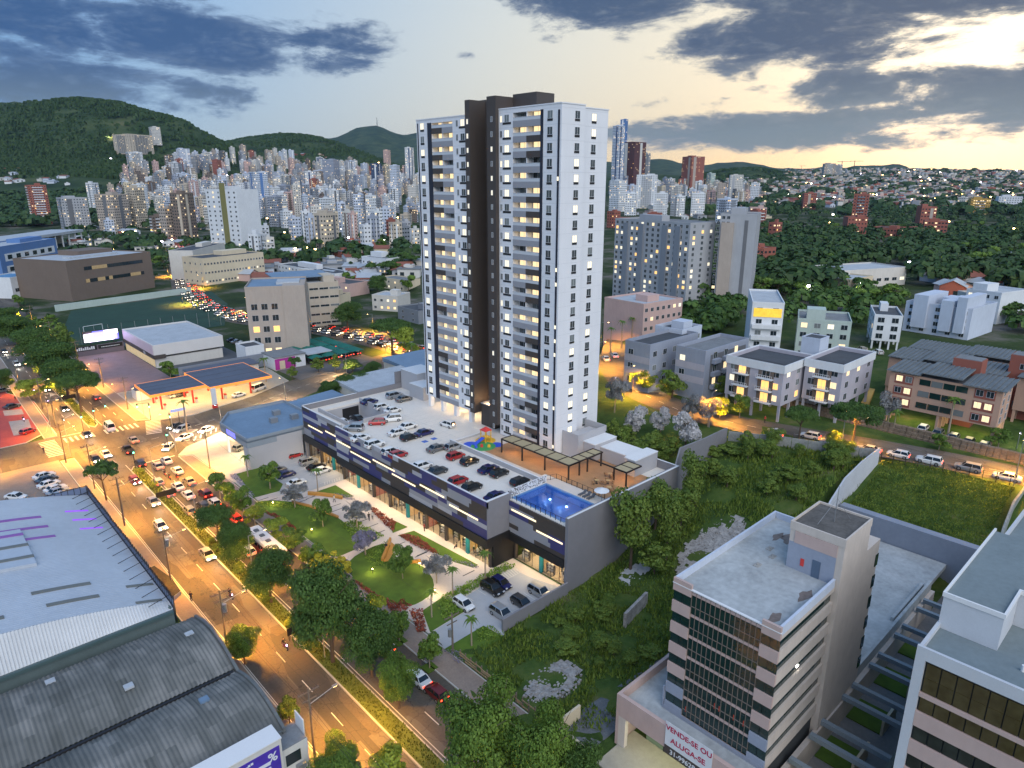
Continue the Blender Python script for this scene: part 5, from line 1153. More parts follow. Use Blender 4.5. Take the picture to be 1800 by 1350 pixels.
for lane in range(4):
    s = 4+lane*1.7
    while s < 640:
        (x, y), an = along(jam_s, s); off = (lane-1.5)*3.3; x += math.sin(an)*off; y -= math.cos(an)*off; up = lane >= 2
        cc = rc.choices(('white', 'silver', 'grey', 'black', 'red'), (4,3,2,2,1))[0]
        o = inst('car', FC[cc], None, (x, y, H(x, y)+.02), an if up else an+math.pi)
        near_ = s < 130
        tag(o, ('%s car in the evening jam %s, %s' % ({'white': 'white', 'silver': 'silver', 'grey': 'grey', 'black': 'black', 'red': 'red'}[cc], 'by the green canopies' if near_ else ('beside the green sports pitch' if s < 250 else 'climbing the far street'), 'tail lamps showing' if up else 'headlamps showing')), 'car', 'cars in the evening jam')
        s += rc.uniform(6.2,11) if s < 140 else rc.uniform(8,16)
for i, (x, y) in enumerate(((408,600), (416,603), (424,606))): p = PT(x, y, .1); car('sedan', p, .1,('black', 'silver', 'white')[i], ['black car parked by the dark glass office wall', 'silver car parked between two others by the office', 'white car parked before the beige office'][i])
for i in range(14):
    r_, c_ = divmod(i, 7); p = (112+c_*2.7,231+r_*17+rc.uniform(-.5,.5)); o = inst('car', FC[rc.choice(('white', 'silver', 'grey', 'red'))], None, (p[0]+4, p[1], .08), UP); tag(o, 'car parked in the %s row under the green canopies' % ('near' if r_ == 0 else 'far'), 'car', 'cars under the green canopies')
# bus
def bus(loc, rz, label):
    t = thing('bus', label, 'bus', loc, rz); L_, w_, hh = 12.,1.27,3.15
    bxl('body', mat('bus_red', (.22,.03,.03), .4, var=.05), t, -6,6,-w_, w_, .35,1.35)
    bxl('window_band', cglass, t, -5.98,5.98,-w_+.02, w_-.02,1.36,2.55)
    b = MB(); b.box(-6,6,-w_, w_, 2.56,2.95); b.prism([(-5.9,-w_+.05), (5.9,-w_+.05), (5.9, w_-.05), (-5.9, w_-.05)], 2.95,3.1); b.build('roof', mat('bus_roof', (.62,.66,.68), .5, var=.06), t, local=True)
    for x in (-5.4,-3.4,-1.4,.6,2.6,4.4):
        for s in (-1,1): bxl('pillar', MATS['bus_red'], t, x-.05, x+.05, s*w_-.03, s*w_+.02,1.36,2.55)
    for x in (-4,-1.2,1.4,3.9): bxl('roof_hatch', mat('bus_hatch', (.10,.11,.12), .6, var=0), t, x-.45, x+.45,-.4,.4,3.101,3.28)
    bxl('air_unit', MATS['bus_roof'], t, -.6,.6,-.7,.7,3.102,3.24)
    for x in (-3.6,4.0):
        for s in (-1,1): inst('wheel', CAR['suv']['wheel'], t, (x, s*1.12,.48), scale=(1.3,1.3,1.3))
    for s in (-1,1):
        bxl('tail_light', tail_on, t, -6.03,-5.98, s*.95-.15, s*.95+.15,.9,1.2)
        bxl('headlight', head_on, t, 5.98,6.03, s*.9-.15, s*.9+.15,.7,.9)
    bxl('route_sign', lampP, t, -6.04,-5.99,-.55,.55,2.6,2.85)
bus((42.6,111,0), UP, 'long city bus with pale roof in the right lane')
# motorcycles with riders
skin = mat('skin', (.35,.2,.13), .6, var=0); cloth_d = mat('dark_clothes', (.03,.03,.035), .9, var=0); cloth_r = mat('red_clothes', (.35,.06,.05), .9, var=0); cloth_w = mat('pale_clothes', (.55,.53,.5), .9, var=0)
def person_mesh(pose, top, bot):
    """one continuous tapered figure; pose stand, walk or sit"""
    b = MB()
    def ring(z, rx, ry, x=0, y=0, n=8): k = len(b.v); b.v.extend([(x+rx*math.cos(6.2832*i/n), y+ry*math.sin(6.2832*i/n), z) for i in range(n)]); return k
    def loft(rs, mi):
        ks = [ring(*r) for r in rs]; n = 8
        for k, l in zip(ks, ks[1:]):
            for i in range(n): j = (i+1) % n; b.f.append((k+i, k+j, l+j, l+i)); b.m.append(mi)
        b.f.append(tuple(range(ks[-1], ks[-1]+n))); b.m.append(mi); b.f.append(tuple(range(ks[0], ks[0]+n))[::-1]); b.m.append(mi)
    hip = .92 if pose != 'sit' else .5
    loft([(hip-.08,.12,.17), (hip+.1,.11,.15), (hip+.3,.12,.18), (hip+.48,.12,.21), (hip+.56,.06,.08)], 0)
    loft([(hip+.54,.05,.05), (hip+.62,.07,.065), (hip+.70,.10,.08), (hip+.80,.095,.08), (hip+.86,.05,.045)], 2); loft([(hip+.74,.105,.088,-.015), (hip+.84,.10,.085,-.015), (hip+.89,.04,.04,-.01)], 3)
    st = .22 if pose == 'walk' else .02
    for s in (-1,1):
        if pose == 'sit': b.tube((0, s*.09, hip), (.42, s*.1, hip-.02), .085,.065,7,1); b.tube((.42, s*.1, hip), (.46, s*.1,.06), .06,.045,7,1); b.tube((.42, s*.1,.04), (.6, s*.1,.04), .045,.04,6,3)
        else: b.tube((0, s*.09, hip), (s*st*.5, s*.09,.48), .085,.062,7,1); b.tube((s*st*.5, s*.09,.48), (s*st, s*.09,.05), .06,.042,7,1); b.tube((s*st-.05, s*.09,.03), (s*st+.17, s*.09,.03), .042,.035,6,3)
        ax = -s*st*.6 if pose != 'sit' else .3
        b.tube((0, s*.21, hip+.5), (ax*.4, s*.24, hip+.22), .05,.042,6,0); b.tube((ax*.4, s*.24, hip+.22), (ax+.08, s*.22, hip+(.02 if pose != 'sit' else .18)), .04,.03,6,2); b.tube((ax+.08, s*.22, hip+(.02 if pose != 'sit' else .18)), (ax+.12, s*.22, hip+(-.07 if pose != 'sit' else .16)), .035,.02,6,2)
    return b.mesh('person', [top, bot, skin, cloth_d])
PM = {('stand', 0): person_mesh('stand', cloth_r, cloth_d), ('walk', 0): person_mesh('walk', cloth_d, cloth_d), ('walk', 1): person_mesh('walk', cloth_w, cloth_d), ('sit', 0): person_mesh('sit', cloth_d, cloth_d), ('stand', 1): person_mesh('stand', cloth_d, cloth_d), ('sit', 1): person_mesh('sit', cloth_r, cloth_d)}
def person(pose, v, loc, rz, label): o = inst('person', PM[(pose, v)], None, loc, rz); tag(o, label, 'person'); return o
def moto(loc, rz, label, heads, rider):
    t = thing('motorcycle', label, 'motorcycle', loc, rz)
    b = MB(); b.tube((-.55,0,.62), (.35,0,.72), .14,.16,7); b.tube((.35,0,.72), (.62,0,1.0), .05,.04,5); b.box(-.35,.15,-.14,.14,.3,.62); b.build('frame', PAINT['dred'], t, local=True)
    bxl('seat', tyre, t, -.7,-.05,-.13,.13,.76,.83); b = MB(); b.tube((.55,-.35,1.02), (.55,.35,1.02), .025, n=5); b.build('handlebar', steel_d, t, local=True)
    for x in (-.65,.68): inst('wheel', CAR['hatch']['wheel'], t, (x, 0,.3), scale=(.92,.5,.92))
    b = MB(); b.cyl(.72,0,.85,.99,.09, n=8); b.build('headlight', lampP if heads else head_off, t, local=True); bxl('tail_light', tail_off if heads else tail_on, t, -.82,-.76,-.08,.08,.7,.8)
    person('sit', rider, (loc[0]-.3*math.cos(rz), loc[1]-.3*math.sin(rz), loc[2]+.32), rz, 'rider in dark clothes on the '+label)
for px, py, hd, lb in ((406,1051,1, 'motorcycle coming down past the big dark tree'), (501,1140,1, 'motorcycle with a violet lamp on the lower avenue'), (60,690,1, 'motorcycle with a white lamp beside the red square'), (84,709,1, 'motorcycle at the tip of the red square'), (112,743,1, 'motorcycle approaching the zebra crossing'), (290,836,0, 'motorcycle leading the bunch between the lanes'), (298,842,0, 'second motorcycle of the bunch between the lanes'), (311,842,0, 'lone motorcycle between white sedans'), (42,741,1, 'motorcycle parked on the red square')):
    p = GP(px, py); moto((p[0], p[1], .01), DN if hd else UP, lb, hd, 0)
for pose, v, px, py, rz, lb in (('stand', 1,337,1058,1, 'person in dark clothes standing on the left pavement'), ('walk', 1,588,884,2, 'person in pale top walking by the curved bench'), ('walk', 0,649,916,1, 'person in dark clothes walking on the plaza, left of two'), ('walk', 1,655,914,1, 'person in pale top walking on the plaza, right of two'), ('sit', 0,679,966,4, 'person in black sitting on the timber bench'), ('stand', 0,746,935,0, 'person in red by the shop windows'), ('sit', 0,803,966,2, 'crouching person in black before the red shop'), ('walk', 0,78,798,2, 'person in dark clothes crossing at the left zebra'), ('stand', 0,1344,744,0, 'person in red on the back street pavement'), ('walk', 0,28,706,2, 'person in dark clothes walking on the red square')):
    p = GP(px, py); person(pose, v, (p[0], p[1], p[2]+.15), rz, lb)
# ================================================================== building kit
def wcol(name, c, var=.10, rough=.8, sc=.12): return mat('wall_'+name, c, rough, var=var, scale=sc, fine=1.5, streak=.25)
WC = {'white': wcol('white', (.66,.68,.70)), 'offwhite': wcol('offwhite', (.58,.56,.52)), 'bluewhite': wcol('bluewhite', (.52,.57,.66)), 'grey': wcol('grey', (.36,.37,.39)), 'greyblue': wcol('greyblue', (.30,.33,.40)), 'dgrey': wcol('dgrey', (.14,.145,.155)),
      'beige': wcol('beige', (.50,.43,.34)), 'cream': wcol('cream', (.62,.53,.38)), 'brown': wcol('brown', (.17,.13,.105)), 'brick': wcol('brick', (.30,.10,.07)), 'pink': wcol('pink', (.55,.38,.34)), 'taupe': wcol('taupe', (.40,.34,.29)), 'green': wcol('green', (.42,.50,.46)), 'ochre': wcol('ochre', (.50,.30,.07)), 'blue': wcol('blue', (.10,.20,.42)), 'maroon': wcol('maroon', (.10,.035,.035)), 'navy': wcol('navy', (.05,.08,.16)), 'lav': wcol('lav', (.44,.42,.47)), 'slate': wcol('slate', (.22,.24,.27)), 'olive': wcol('olive', (.20,.19,.07))}
roof_g = mat('roof_grey', (.20,.21,.22), .85, var=.25, scale=.4, fine=3); roof_d = mat('roof_dark', (.07,.075,.085), .8, var=.25, scale=.4, fine=3); roof_w = mat('roof_pale', (.42,.45,.48), .7, var=.18, scale=.3, fine=2); roof_t = mat('roof_tile', (.25,.09,.06), .85, var=.25, scale=.8, fine=5); roof_b = mat('roof_blue', (.16,.24,.34), .55, var=.18, scale=.15, fine=1.5)
WIN = {}
def winset(wd, ht, apron=False):
    k = (wd, ht)
    if k not in WIN: WIN[k] = {g: window_mesh('window', wd, ht, m, apron) for g, m in (('dark', glass), ('lit', whitelit), ('warm', warmlit), ('orange', orangelit), ('pale', w_pale))}
    return WIN[k]
rb = random.Random(31)
FACE = {'xm': (0, lambda t, hx, hy: (-hx, t)), 'ym': (R(90), lambda t, hx, hy: (t, -hy)), 'xp': (R(180), lambda t, hx, hy: (hx, t)), 'yp': (R(270), lambda t, hx, hy: (t, hy))}
def building(name, label, cx, cy, z0, wx, wy, h, wall, floors, cols, win=(1.3,1.2), lit=.15, rz=0., roof=roof_g, parapet=.7, joined=False, cat='building', group=None, z_first=0., tank=True, skip=None, sill=.9, parent_parts=None, base_open=0.):
    """cols: {'xm': n or [positions]} windows per face; origin at the middle of the base"""
    t = thing(name, label, cat, (cx, cy, z0), rz, group); hx, hy = wx/2, wy/2
    wm = WC[wall] if isinstance(wall, str) else wall
    bxl('wall', wm, t, -hx, hx, -hy, hy, base_open-(0 if base_open else 3), h, 0)
    b = MB(); b.box(-hx+.25, hx-.25,-hy+.25, hy-.25, h+.01, h+.12); rf_ = b.build('roof', roof, t, local=True)
    if parapet:
        b = MB()
        for q in ((-hx-.03, hx+.03,-hy-.03,-hy+.22), (-hx-.03, hx+.03, hy-.22, hy+.03), (-hx-.03,-hx+.22,-hy+.22, hy-.22), (hx-.22, hx+.03,-hy+.22, hy-.22)): b.box(*q, h+.002, h+parapet)
        b.build('parapet', wm, t, local=True)
    if tank:
        q = rb.uniform(.2,.32); ox, oy = rb.uniform(-.25,.25)*wx, rb.uniform(-.25,.25)*wy
        bxl('roof_block', wm, rf_, ox-q*wx*.7, ox+q*wx*.7, oy-q*wy*.7, oy+q*wy*.7, h+.1, h+rb.uniform(2.2,3.6))
    if base_open:
        for sx in (-1,-.33,.33,1):
            for sy in (-1,0,1): bxl('column', wm, t, sx*(hx-.4)-.25, sx*(hx-.4)+.25, sy*(hy-.4)-.25, sy*(hy-.4)+.25,-2, base_open)
    fh = (h-z_first-base_open)/floors; ws = winset(*win) if not joined else None
    jm = {0: MB(), 1: MB(), 2: MB()}
    for f, pos in cols.items():
        an, fn = FACE[f]; half = hy if f[0] == 'x' else hx
        if isinstance(pos, int): pos = [(-1+2*(i+.5)/pos)*half for i in range(pos)]
        for i in range(floors):
            z = base_open+z_first+i*fh+sill*fh/2.9
            for j, p in enumerate(pos):
                if skip and skip(f, i, j): continue
                x, y = fn(p, hx, hy); r = rb.random(); g = 'lit' if r < lit*.4 else ('warm' if r < lit*.8 else ('orange' if r < lit else ('pale' if r < lit+.1 else 'dark')))
                if not joined: inst('window', ws[g], t, (x, y, z), an)
                else:
                    m = jm[0 if g in ('dark', 'pale') else (1 if g != 'orange' else 2)]; w2 = win[0]/2; hh = min(win[1], fh*.8); e = .06
                    if f == 'xm': m.quad([(x-e, y-w2, z), (x-e, y-w2, z+hh), (x-e, y+w2, z+hh), (x-e, y+w2, z)])
                    elif f == 'xp': m.quad([(x+e, y-w2, z), (x+e, y+w2, z), (x+e, y+w2, z+hh), (x+e, y-w2, z+hh)])
                    elif f == 'ym': m.quad([(x-w2, y-e, z), (x+w2, y-e, z), (x+w2, y-e, z+hh), (x-w2, y-e, z+hh)])
                    else: m.quad([(x-w2, y+e, z), (x-w2, y+e, z+hh), (x+w2, y+e, z+hh), (x+w2, y+e, z)])
    if joined:
        for k_, m_, nm in ((0, glass, 'dark_windows'), (1, warmlit, 'lit_windows'), (2, orangelit, 'orange_lit_windows')):
            if jm[k_].f: stuff(jm[k_].build(nm, m_, t, local=True))
    return t
def text_mesh(s, size, m, name='lettering'):
    cu = bpy.data.curves.new(name, 'FONT'); cu.body = s; cu.size = size; cu.align_x = 'CENTER'; cu.align_y = 'CENTER'; cu.extrude = .01; cu.offset = size*.018
    o = bpy.data.objects.new(name, cu); COL.objects.link(o); dg = bpy.context.evaluated_depsgraph_get(); me = bpy.data.meshes.new_from_object(o.evaluated_get(dg))
    bpy.data.objects.remove(o, do_unlink=True); me.materials.clear(); me.materials.append(m); me.name = name; return me
def put_text(s, size, m, parent, loc, face, name='lettering'):
    o = inst(name, text_mesh(s, size, m, name), parent, loc)
    o.rotation_euler = {'xm': (R(90), 0, R(-90)), 'ym': (R(90), 0,0)}[face]; return o
# ================================================================== silver vaulted warehouse
sw = thing('silver_warehouse', 'silver-roofed vaulted warehouse with purple-lit skylights beside the avenue', 'warehouse', (0,115,0))
silver_roof = mat('silver_roof', (.50,.54,.59), .5, metal=.25, var=.10, scale=.08, fine=1.2)
def vz(x): return 8.6+4.6*(1-((x+7)/28.5)**2)
b = MB(); xs = [-35+56.4*i/40 for i in range(41)]; ys = [93.4+46*i/23 for i in range(24)]
for x0, x1 in zip(xs, xs[1:]): b.quad([(x0,93.4, vz(x0)), (x1,93.4, vz(x1)), (x1,139.4, vz(x1)), (x0,139.4, vz(x0))])
b.build('roof', silver_roof, sw, smooth_=True)
b = MB()
for i in range(90):
    y = 93.6+i*.51
    for x0, x1 in zip(xs[::2], xs[2::2]): b.prism([(x0, y), (x1, y), (x1, y+.05), (x0, y+.05)], [vz(x0)-.02, vz(x1)-.02, vz(x1)-.02, vz(x0)-.02], [vz(x0)+.035, vz(x1)+.035, vz(x1)+.035, vz(x0)+.035])
stuff(b.build('roof_seam', silver_roof, sw))
b = MB()                                                    # ribbed skirt on the near gable
n = 150
for i in range(n):
    x0, x1 = -35+56.4*i/n, -35+56.4*(i+.5)/n; x2 = -35+56.4*(i+1)/n; d = lambda x: .5+1.1*smooth((x+35)/45)
    b.quad([(x0,93.35, vz(x0)), (x1,93.35, vz(x1)), (x1,91.7,8.2), (x0,91.7,8.2)]); b.quad([(x1,93.28, vz(x1)+.08), (x2,93.28, vz(x2)+.08), (x2,91.6,8.28), (x1,91.6,8.28)]); b.quad([(x1,93.35, vz(x1)), (x1,93.28, vz(x1)+.08), (x1,91.6,8.28), (x1,91.7,8.2)])
stuff(b.build('ribbed_skirt', mat('ribbed_metal', (.58,.60,.62), .5, metal=.2, var=.1), sw))
gwall = mat('green_grey_wall', (.11,.15,.15), .8, var=.15)
b = MB(); b.box(-35,21.3,91.2,91.85,0,8.2); b.box(20.9,21.3,91.86,139.4,0,8.5); b.box(-35,21.3,139.0,139.4,0,8.4); b.build('wall', gwall, sw)
bxw('gutter', mat('gutter_green', (.06,.10,.10), .7, var=.1), sw, -35,21.3,90.9,91.19,7.9,8.3)
sky_d = mat('skylight_grey', (.16,.165,.15), .5, var=.15); sky_p = mat('skylight_purple', (.22,.10,.30), .5, var=.1, emit=(.35,.08,.75), es=.08); sky_v = mat('skylight_violet', (.3,.1,.6), .5, var=0, emit=(.40,.10,1.0), es=.45)
def sky_strip(x0, x1, y, w_, m):
    b = MB(); k = 10
    for i in range(k):
        a0, a1 = x0+(x1-x0)*i/k, x0+(x1-x0)*(i+1)/k; b.prism([(a0, y-w_), (a1, y-w_), (a1, y+w_), (a0, y+w_)], [vz(a0)]*1+[vz(a1)]*2+[vz(a0)], [vz(a0)+.12, vz(a1)+.12, vz(a1)+.12, vz(a0)+.12])
    b.build('skylight', m, sw)
def strip_px(p, q, m, w_=.38):
    def hit(px, py):
        z = 10.
        for _ in range(12): a = PT(px, py, z); z = vz(max(-34, min(21, a[0])))
        return PT(px, py, z)
    a, c_ = hit(p[0]*.2592,700+p[1]*.2592), hit(q[0]*.2592,700+q[1]*.2592)
    sky_strip(min(a[0], c_[0]), max(a[0], c_[0]), (a[1]+c_[1])/2, w_, m)
for p, q in (((-60,865), (270,790)), ((-60,945), (315,848)), ((-60,1028), (362,910))): strip_px(p, q, sky_p)
for p, q in (((220,1345), (605,1240)), ((330,1440), (655,1312)), ((-200,1540), (30,1490))): strip_px(p, q, sky_d)
for p, q in (((440,768), (600,765)), ((490,825), (655,822)), ((540,885), (700,882))): strip_px(p, q, sky_v, .22)
for p, q in (((855,1278), (1040,1262)), ((920,1388), (1100,1372))): strip_px(p, q, sky_d, .3)
mon = MB(); pp = [PT(*q, 12.6) for q in ((20,964), (84,946), (124,1010), (57,1033))]
x0, x1, y0, y1 = 2.2,9.2,110.4,124.0
mon.prism([(x0, y0), (x1, y0), (x1, y1), (x0, y1)], [vz(x0)-.3, vz(x1)-.3, vz(x1)-.3, vz(x0)-.3], [vz(x0)+.55, vz(x1)+.5, vz(x1)+.5, vz(x0)+.55]); mon.build('roof_monitor', silver_roof, sw)
for y, m in ((121.8, sky_p), (117.5, sky_d), (113.0, sky_d)):
    b = MB(); b.prism([(x0+.1, y-.4), (x1+.1, y-.4), (x1+.1, y+.4), (x0+.1, y+.4)], [vz(x0)+.5, vz(x1)+.45, vz(x1)+.45, vz(x0)+.5], [vz(x0)+.64, vz(x1)+.60, vz(x1)+.60, vz(x0)+.64]); b.build('skylight', m, sw)
gf = thing('parapet_frame', 'dark glazed parapet frame with raking struts along the silver roof', 'parapet frame', (21.6,91.5,8))
fglass = mat('parapet_glass', (.16,.20,.30), .3, var=.1)
for i in range(49):
    y = 91.4+i
    bxw('post', steel_d, gf, 21.5,21.62, y-.05, y+.05,6.2,10.4)
    if i < 48: bxw('pane', fglass, gf, 21.54,21.57, y+.06, y+.94,6.5,9.7)
    if i % 3 == 1: b = MB(); b.tube((21.5, y, 10.2), (18.6, y, vz(18.6)), .05, n=5); b.build('strut', steel_d, gf)
b = MB()
for z in (6.4,7.5,8.6,9.8): b.box(21.49,21.63,91.4,139.4, z, z+.08)
b.build('rail', steel_d, gf)
gf2 = thing('parapet_frame', 'dark parapet frame across the far end of the silver roof', 'parapet frame', (8,139.6,8))
for i in range(14): x = 8.4+i; bxw('post', steel_d, gf2, x-.05, x+.05,139.5,139.62,8,10.6)
b = MB(); b.box(8,21.6,139.5,139.6,10.4,10.5); b.box(8,21.6,139.5,139.6,9,9.1); b.build('rail', steel_d, gf2)
bxw('pane', fglass, gf2,8,21.6,139.54,139.57,8,10.35)
pit = thing('planter_pit', 'dark kerbed planter pit beside the glazed parapet', 'planter', (25.6,113,0)); pp = [(24.5,119), (26.0,119.5), (27.0,113), (26.8,108), (24.5,106.5)]
b = MB(); b.prism(pp, .0,.75); b.build('rim', concrete, pit); b = MB(); b.prism([(p[0]*.97+25.5*.03, p[1]*.96+113*.04) for p in pp], .7,.80); b.build('soil', mat('dark_soil', (.03,.028,.026), .95, var=.5, scale=1.5, fine=4), pit)
# ================================================================== corrugated warehouse
def patch_mat():
    m = bpy.data.materials.new('corrugated_sheet'); m.use_nodes = True; N = m.node_tree.nodes; L = m.node_tree.links; b = N['Principled BSDF']; b.inputs['Roughness'].default_value = .85
    tc = N.new('ShaderNodeTexCoord'); mp = N.new('ShaderNodeMapping'); mp.inputs['Scale'].default_value = (.95,.42,0); L.new(tc.outputs['Object'], mp.inputs[0])
    fl = N.new('ShaderNodeVectorMath'); fl.operation = 'FLOOR'; L.new(mp.outputs[0], fl.inputs[0]); wn = N.new('ShaderNodeTexWhiteNoise'); L.new(fl.outputs[0], wn.inputs['Vector'])
    n1 = N.new('ShaderNodeTexNoise'); n1.inputs['Scale'].default_value = .22; n1.inputs['Detail'].default_value = 6; L.new(tc.outputs['Object'], n1.inputs['Vector'])
    ad = N.new('ShaderNodeMath'); ad.operation = 'MULTIPLY_ADD'; L.new(wn.outputs['Value'], ad.inputs[0]); ad.inputs[1].default_value = .28; L.new(n1.outputs[0], ad.inputs[2])
    r = N.new('ShaderNodeValToRGB'); L.new(ad.outputs[0], r.inputs[0]); e = r.color_ramp.elements; e[0].position = .38; e[0].color = (.095,.098,.09,1); e[1].position = .95; e[1].color = (.26,.25,.23,1); x = e.new(.62); x.color = (.14,.142,.132,1)
    L.new(r.outputs[0], b.inputs['Base Color']); return m
corr = patch_mat()
cw = thing('corrugated_warehouse', 'dark corrugated-sheet warehouse with two shallow vaulted roofs', 'warehouse', (0,76,0))
def corr_roof(y0, y1, x0, x1, zb, rise, label):
    b = MB(); nx = int((x1-x0)/.24); ny = 10
    zf = lambda t: zb+rise*math.sin(math.pi*(.12+.76*t))
    k = len(b.v)
    for i in range(nx+1):
        x = x0+(x1-x0)*i/nx; dz = .06 if i % 2 else -.06
        for j in range(ny+1): t = j/ny; b.v.append((x, y0+(y1-y0)*t, zf(t)+dz))
    for i in range(nx):
        for j in range(ny): p = i*(ny+1)+j; b.f.append((p, p+ny+1, p+ny+2, p+1)); b.m.append(0)
    o = b.build('roof', corr, cw); return o
corr_roof(75.3,89.6,-32,23.2,6.3,2.4, ''); corr_roof(61.8,74.9,-32,23.6,6.0,2.4, '')
for x, y, z, m in ((21,84,8.85, roof_w), (12.5,79.0,8.72, roof_w), (6,86.5,8.5, roof_w), (18.2,71,8.55, roof_b), (9.0,65.8,8.3, roof_w)): bxw('skylight', m, cw, x-.5, x+.5, y-.45, y+.45, z-.4, z-.12)
bxw('gutter', steel_d, cw, -32,23.0,74.91,75.29,6.4,7.1)
b = MB(); b.box(22.6,23.1,61.9,89.5,0,7.0); b.box(-32,22.6,61.8,62.3,0,6.6); b.box(-32,22.6,89.3,89.6,0,6.9); b.build('wall', mat('grimy_wall', (.17,.18,.18), .9, var=.3, scale=.4, fine=2), cw)
b = MB()
for i in range(13): y0 = 62+i*2.1; zt = lambda y: (6.3+2.4*math.sin(math.pi*(.12+.76*(y-75.3)/14.3)) if y > 75.1 else 6.0+2.4*math.sin(math.pi*(.12+.76*(y-61.8)/13.1))); b.prism([(23.25, y0), (23.6, y0), (23.6, y0+2.08), (23.25, y0+2.08)], 0, [zt(y0)+.25, zt(y0)+.25, zt(y0+2.08)+.25, zt(y0+2.08)+.25])
b.build('parapet', mat('grimy_wall2', (.14,.15,.15), .9, var=.3, scale=.4, fine=2), cw)
# small shop building with the violet poster
ps = thing('poster_shop', 'small white shop front carrying a violet sales poster', 'shop', (19,61,0))
bxw('wall', WC['offwhite'], ps, 9,22.0,59.4,61.7,0,8.6); bxw('side_wall', WC['offwhite'], ps, 22.01,25,59.8,63,0,6.4)
bxw('roof', roof_g, ps, 22.05,24.95,59.85,62.95,6.4,6.5); bxw('coping', coping, ps, 8.9,22.05,59.3,61.8,8.6,8.72)
violet = mat('poster_violet', (.07,.035,.36), .5, var=.15, scale=.5, fine=2)
b = MB(); b.box(17.0,21.7,59.3,59.38,3.4,7.9); pst = b.build('poster', violet, ps)
pw = mat('poster_print', (.65,.66,.72), .6, var=0)
put_text('%', 1.5, pw, pst, (20.9-19,59.27-61,6.9), 'ym', 'poster_print')
b = MB()
for z in (6.2,5.5,4.8): b.box(18.4,20.6,59.25,59.29, z, z+.42)
for i in range(9): a = 1.57+i*.35; b.box(18.6+.9*math.cos(a), 18.85+.9*math.cos(a), 59.25,59.29,6.6+.8*math.sin(a), 6.85+.8*math.sin(a))
sub(b, 'poster_print', pw, pst)
for x, z in ((23.2,4.2), (23.2,1.6)): bxw('window', glass, ps, x-.8, x+.9,59.72,59.79, z, z+1.4)
bxw('air_conditioner', steel_g, ps, 23.4,24.4,59.3,59.78,3.2,3.8)
sgn = thing('shop_sign', 'narrow white upright sign panel at the end of the corrugated roof', 'sign', (25.2,62,0)); bxw('panel', WC['white'], sgn, 25.0,25.15,60.6,62.6,4.4,8.2); bxw('post', steel_d, sgn, 25.02,25.13,61.5,61.7,0,4.4)
# ================================================================== office block to let
off = thing('office_block', 'six-storey pink and glass office block with bare concrete roof', 'office building', (57.7,23.6,0))
pinkp = mat('pink_panel', (.50,.37,.33), .7, var=.08, scale=.4, fine=2, streak=.3); creamp = mat('cream_panel', (.56,.49,.43), .7, var=.10, scale=.5, fine=2, streak=.3); blueg = mat('blue_grey_wall', (.29,.32,.39), .7, var=.1, scale=.3, fine=2); roofc = mat('bare_concrete_roof', (.40,.42,.42), .85, var=.28, scale=.22, fine=1.6)
Z0, ZR, NFo = 6.6,22.7,6; fho = (ZR-Z0)/NFo
bxw('core_wall', mat('office_backing', (.05,.055,.06), .8, var=.1), off, 58.0,80.8,24.0,35.8,0, ZR-.3)
bxw('roof', roofc, off, 58.1,80.5,24.1,35.6, ZR-.29, ZR-.1)
rst = mat('rust_stain', (.20,.16,.14), .9, var=.3, scale=1.2, fine=4)
for k_, (x, y, r) in enumerate(((77,31.8,1.3), (76,33,.8), (66,25,.9), (60,25.4,.8))):
    b = MB(); b.prism([(x+r*1.5*math.cos(a_*.52)*(1+.25*math.sin(a_*2.1+k_)), y+r*.6*math.sin(a_*.52)*(1+.3*math.cos(a_*1.7+k_))) for a_ in range(12)], ZR-.2, ZR-.088); b.build('stain', rst, off)
for x, y in ((71,31.2), (72.5,32.3), (68,31.5)): b = MB(); b.box(x-.5, x+.5, y-.3, y+.3, ZR-.1, ZR-.02); b.cyl(x, y, ZR-.02, ZR+.1,.12, n=8); b.build('roof_drain', concrete, off)
b = MB(); b.box(58.02,80.8,35.6,35.88, ZR-.28, ZR+.74); b.box(80.5,80.78,24,35.59, ZR-.28, ZR+.73); b.box(58.02,70.2,23.62,23.9, ZR-.28, ZR+.74); b.build('parapet', WC['bluewhite'], off)
bxw('coping', coping, off, 57.66,57.98,23.55,35.95, ZR+.1, ZR+.2)
YA, YB = 25.6,33.6; mull = mat('mullion_pale', (.20,.165,.14), .5, var=.05)
ncol = 14; cwid = (YB-YA)/ncol
for i in range(NFo+1):
    zb = Z0+i*fho-.55
    bxw('spandrel', pinkp, off, 57.83,57.99, YA, YB, zb+.1, zb+.4)
    if i == NFo: continue
    for j in range(ncol):
        y = YA+j*cwid
        for za, zb2 in ((zb+.47, zb+1.35), (zb+1.42, zb+fho-.04)):
            bxw('pane', glass_g, off, 57.88,57.96, y+.03, y+cwid-.03, za, zb2)
for j in range(ncol+1): y = YA+j*cwid; bxw('mullion', mull, off, 57.80,57.9, y-.022, y+.022, Z0-.5, ZR+.1)
for i in range(NFo): zb = Z0+i*fho-.55; bxw('transom', mull, off, 57.80,57.9, YA, YB, zb+1.36, zb+1.41)
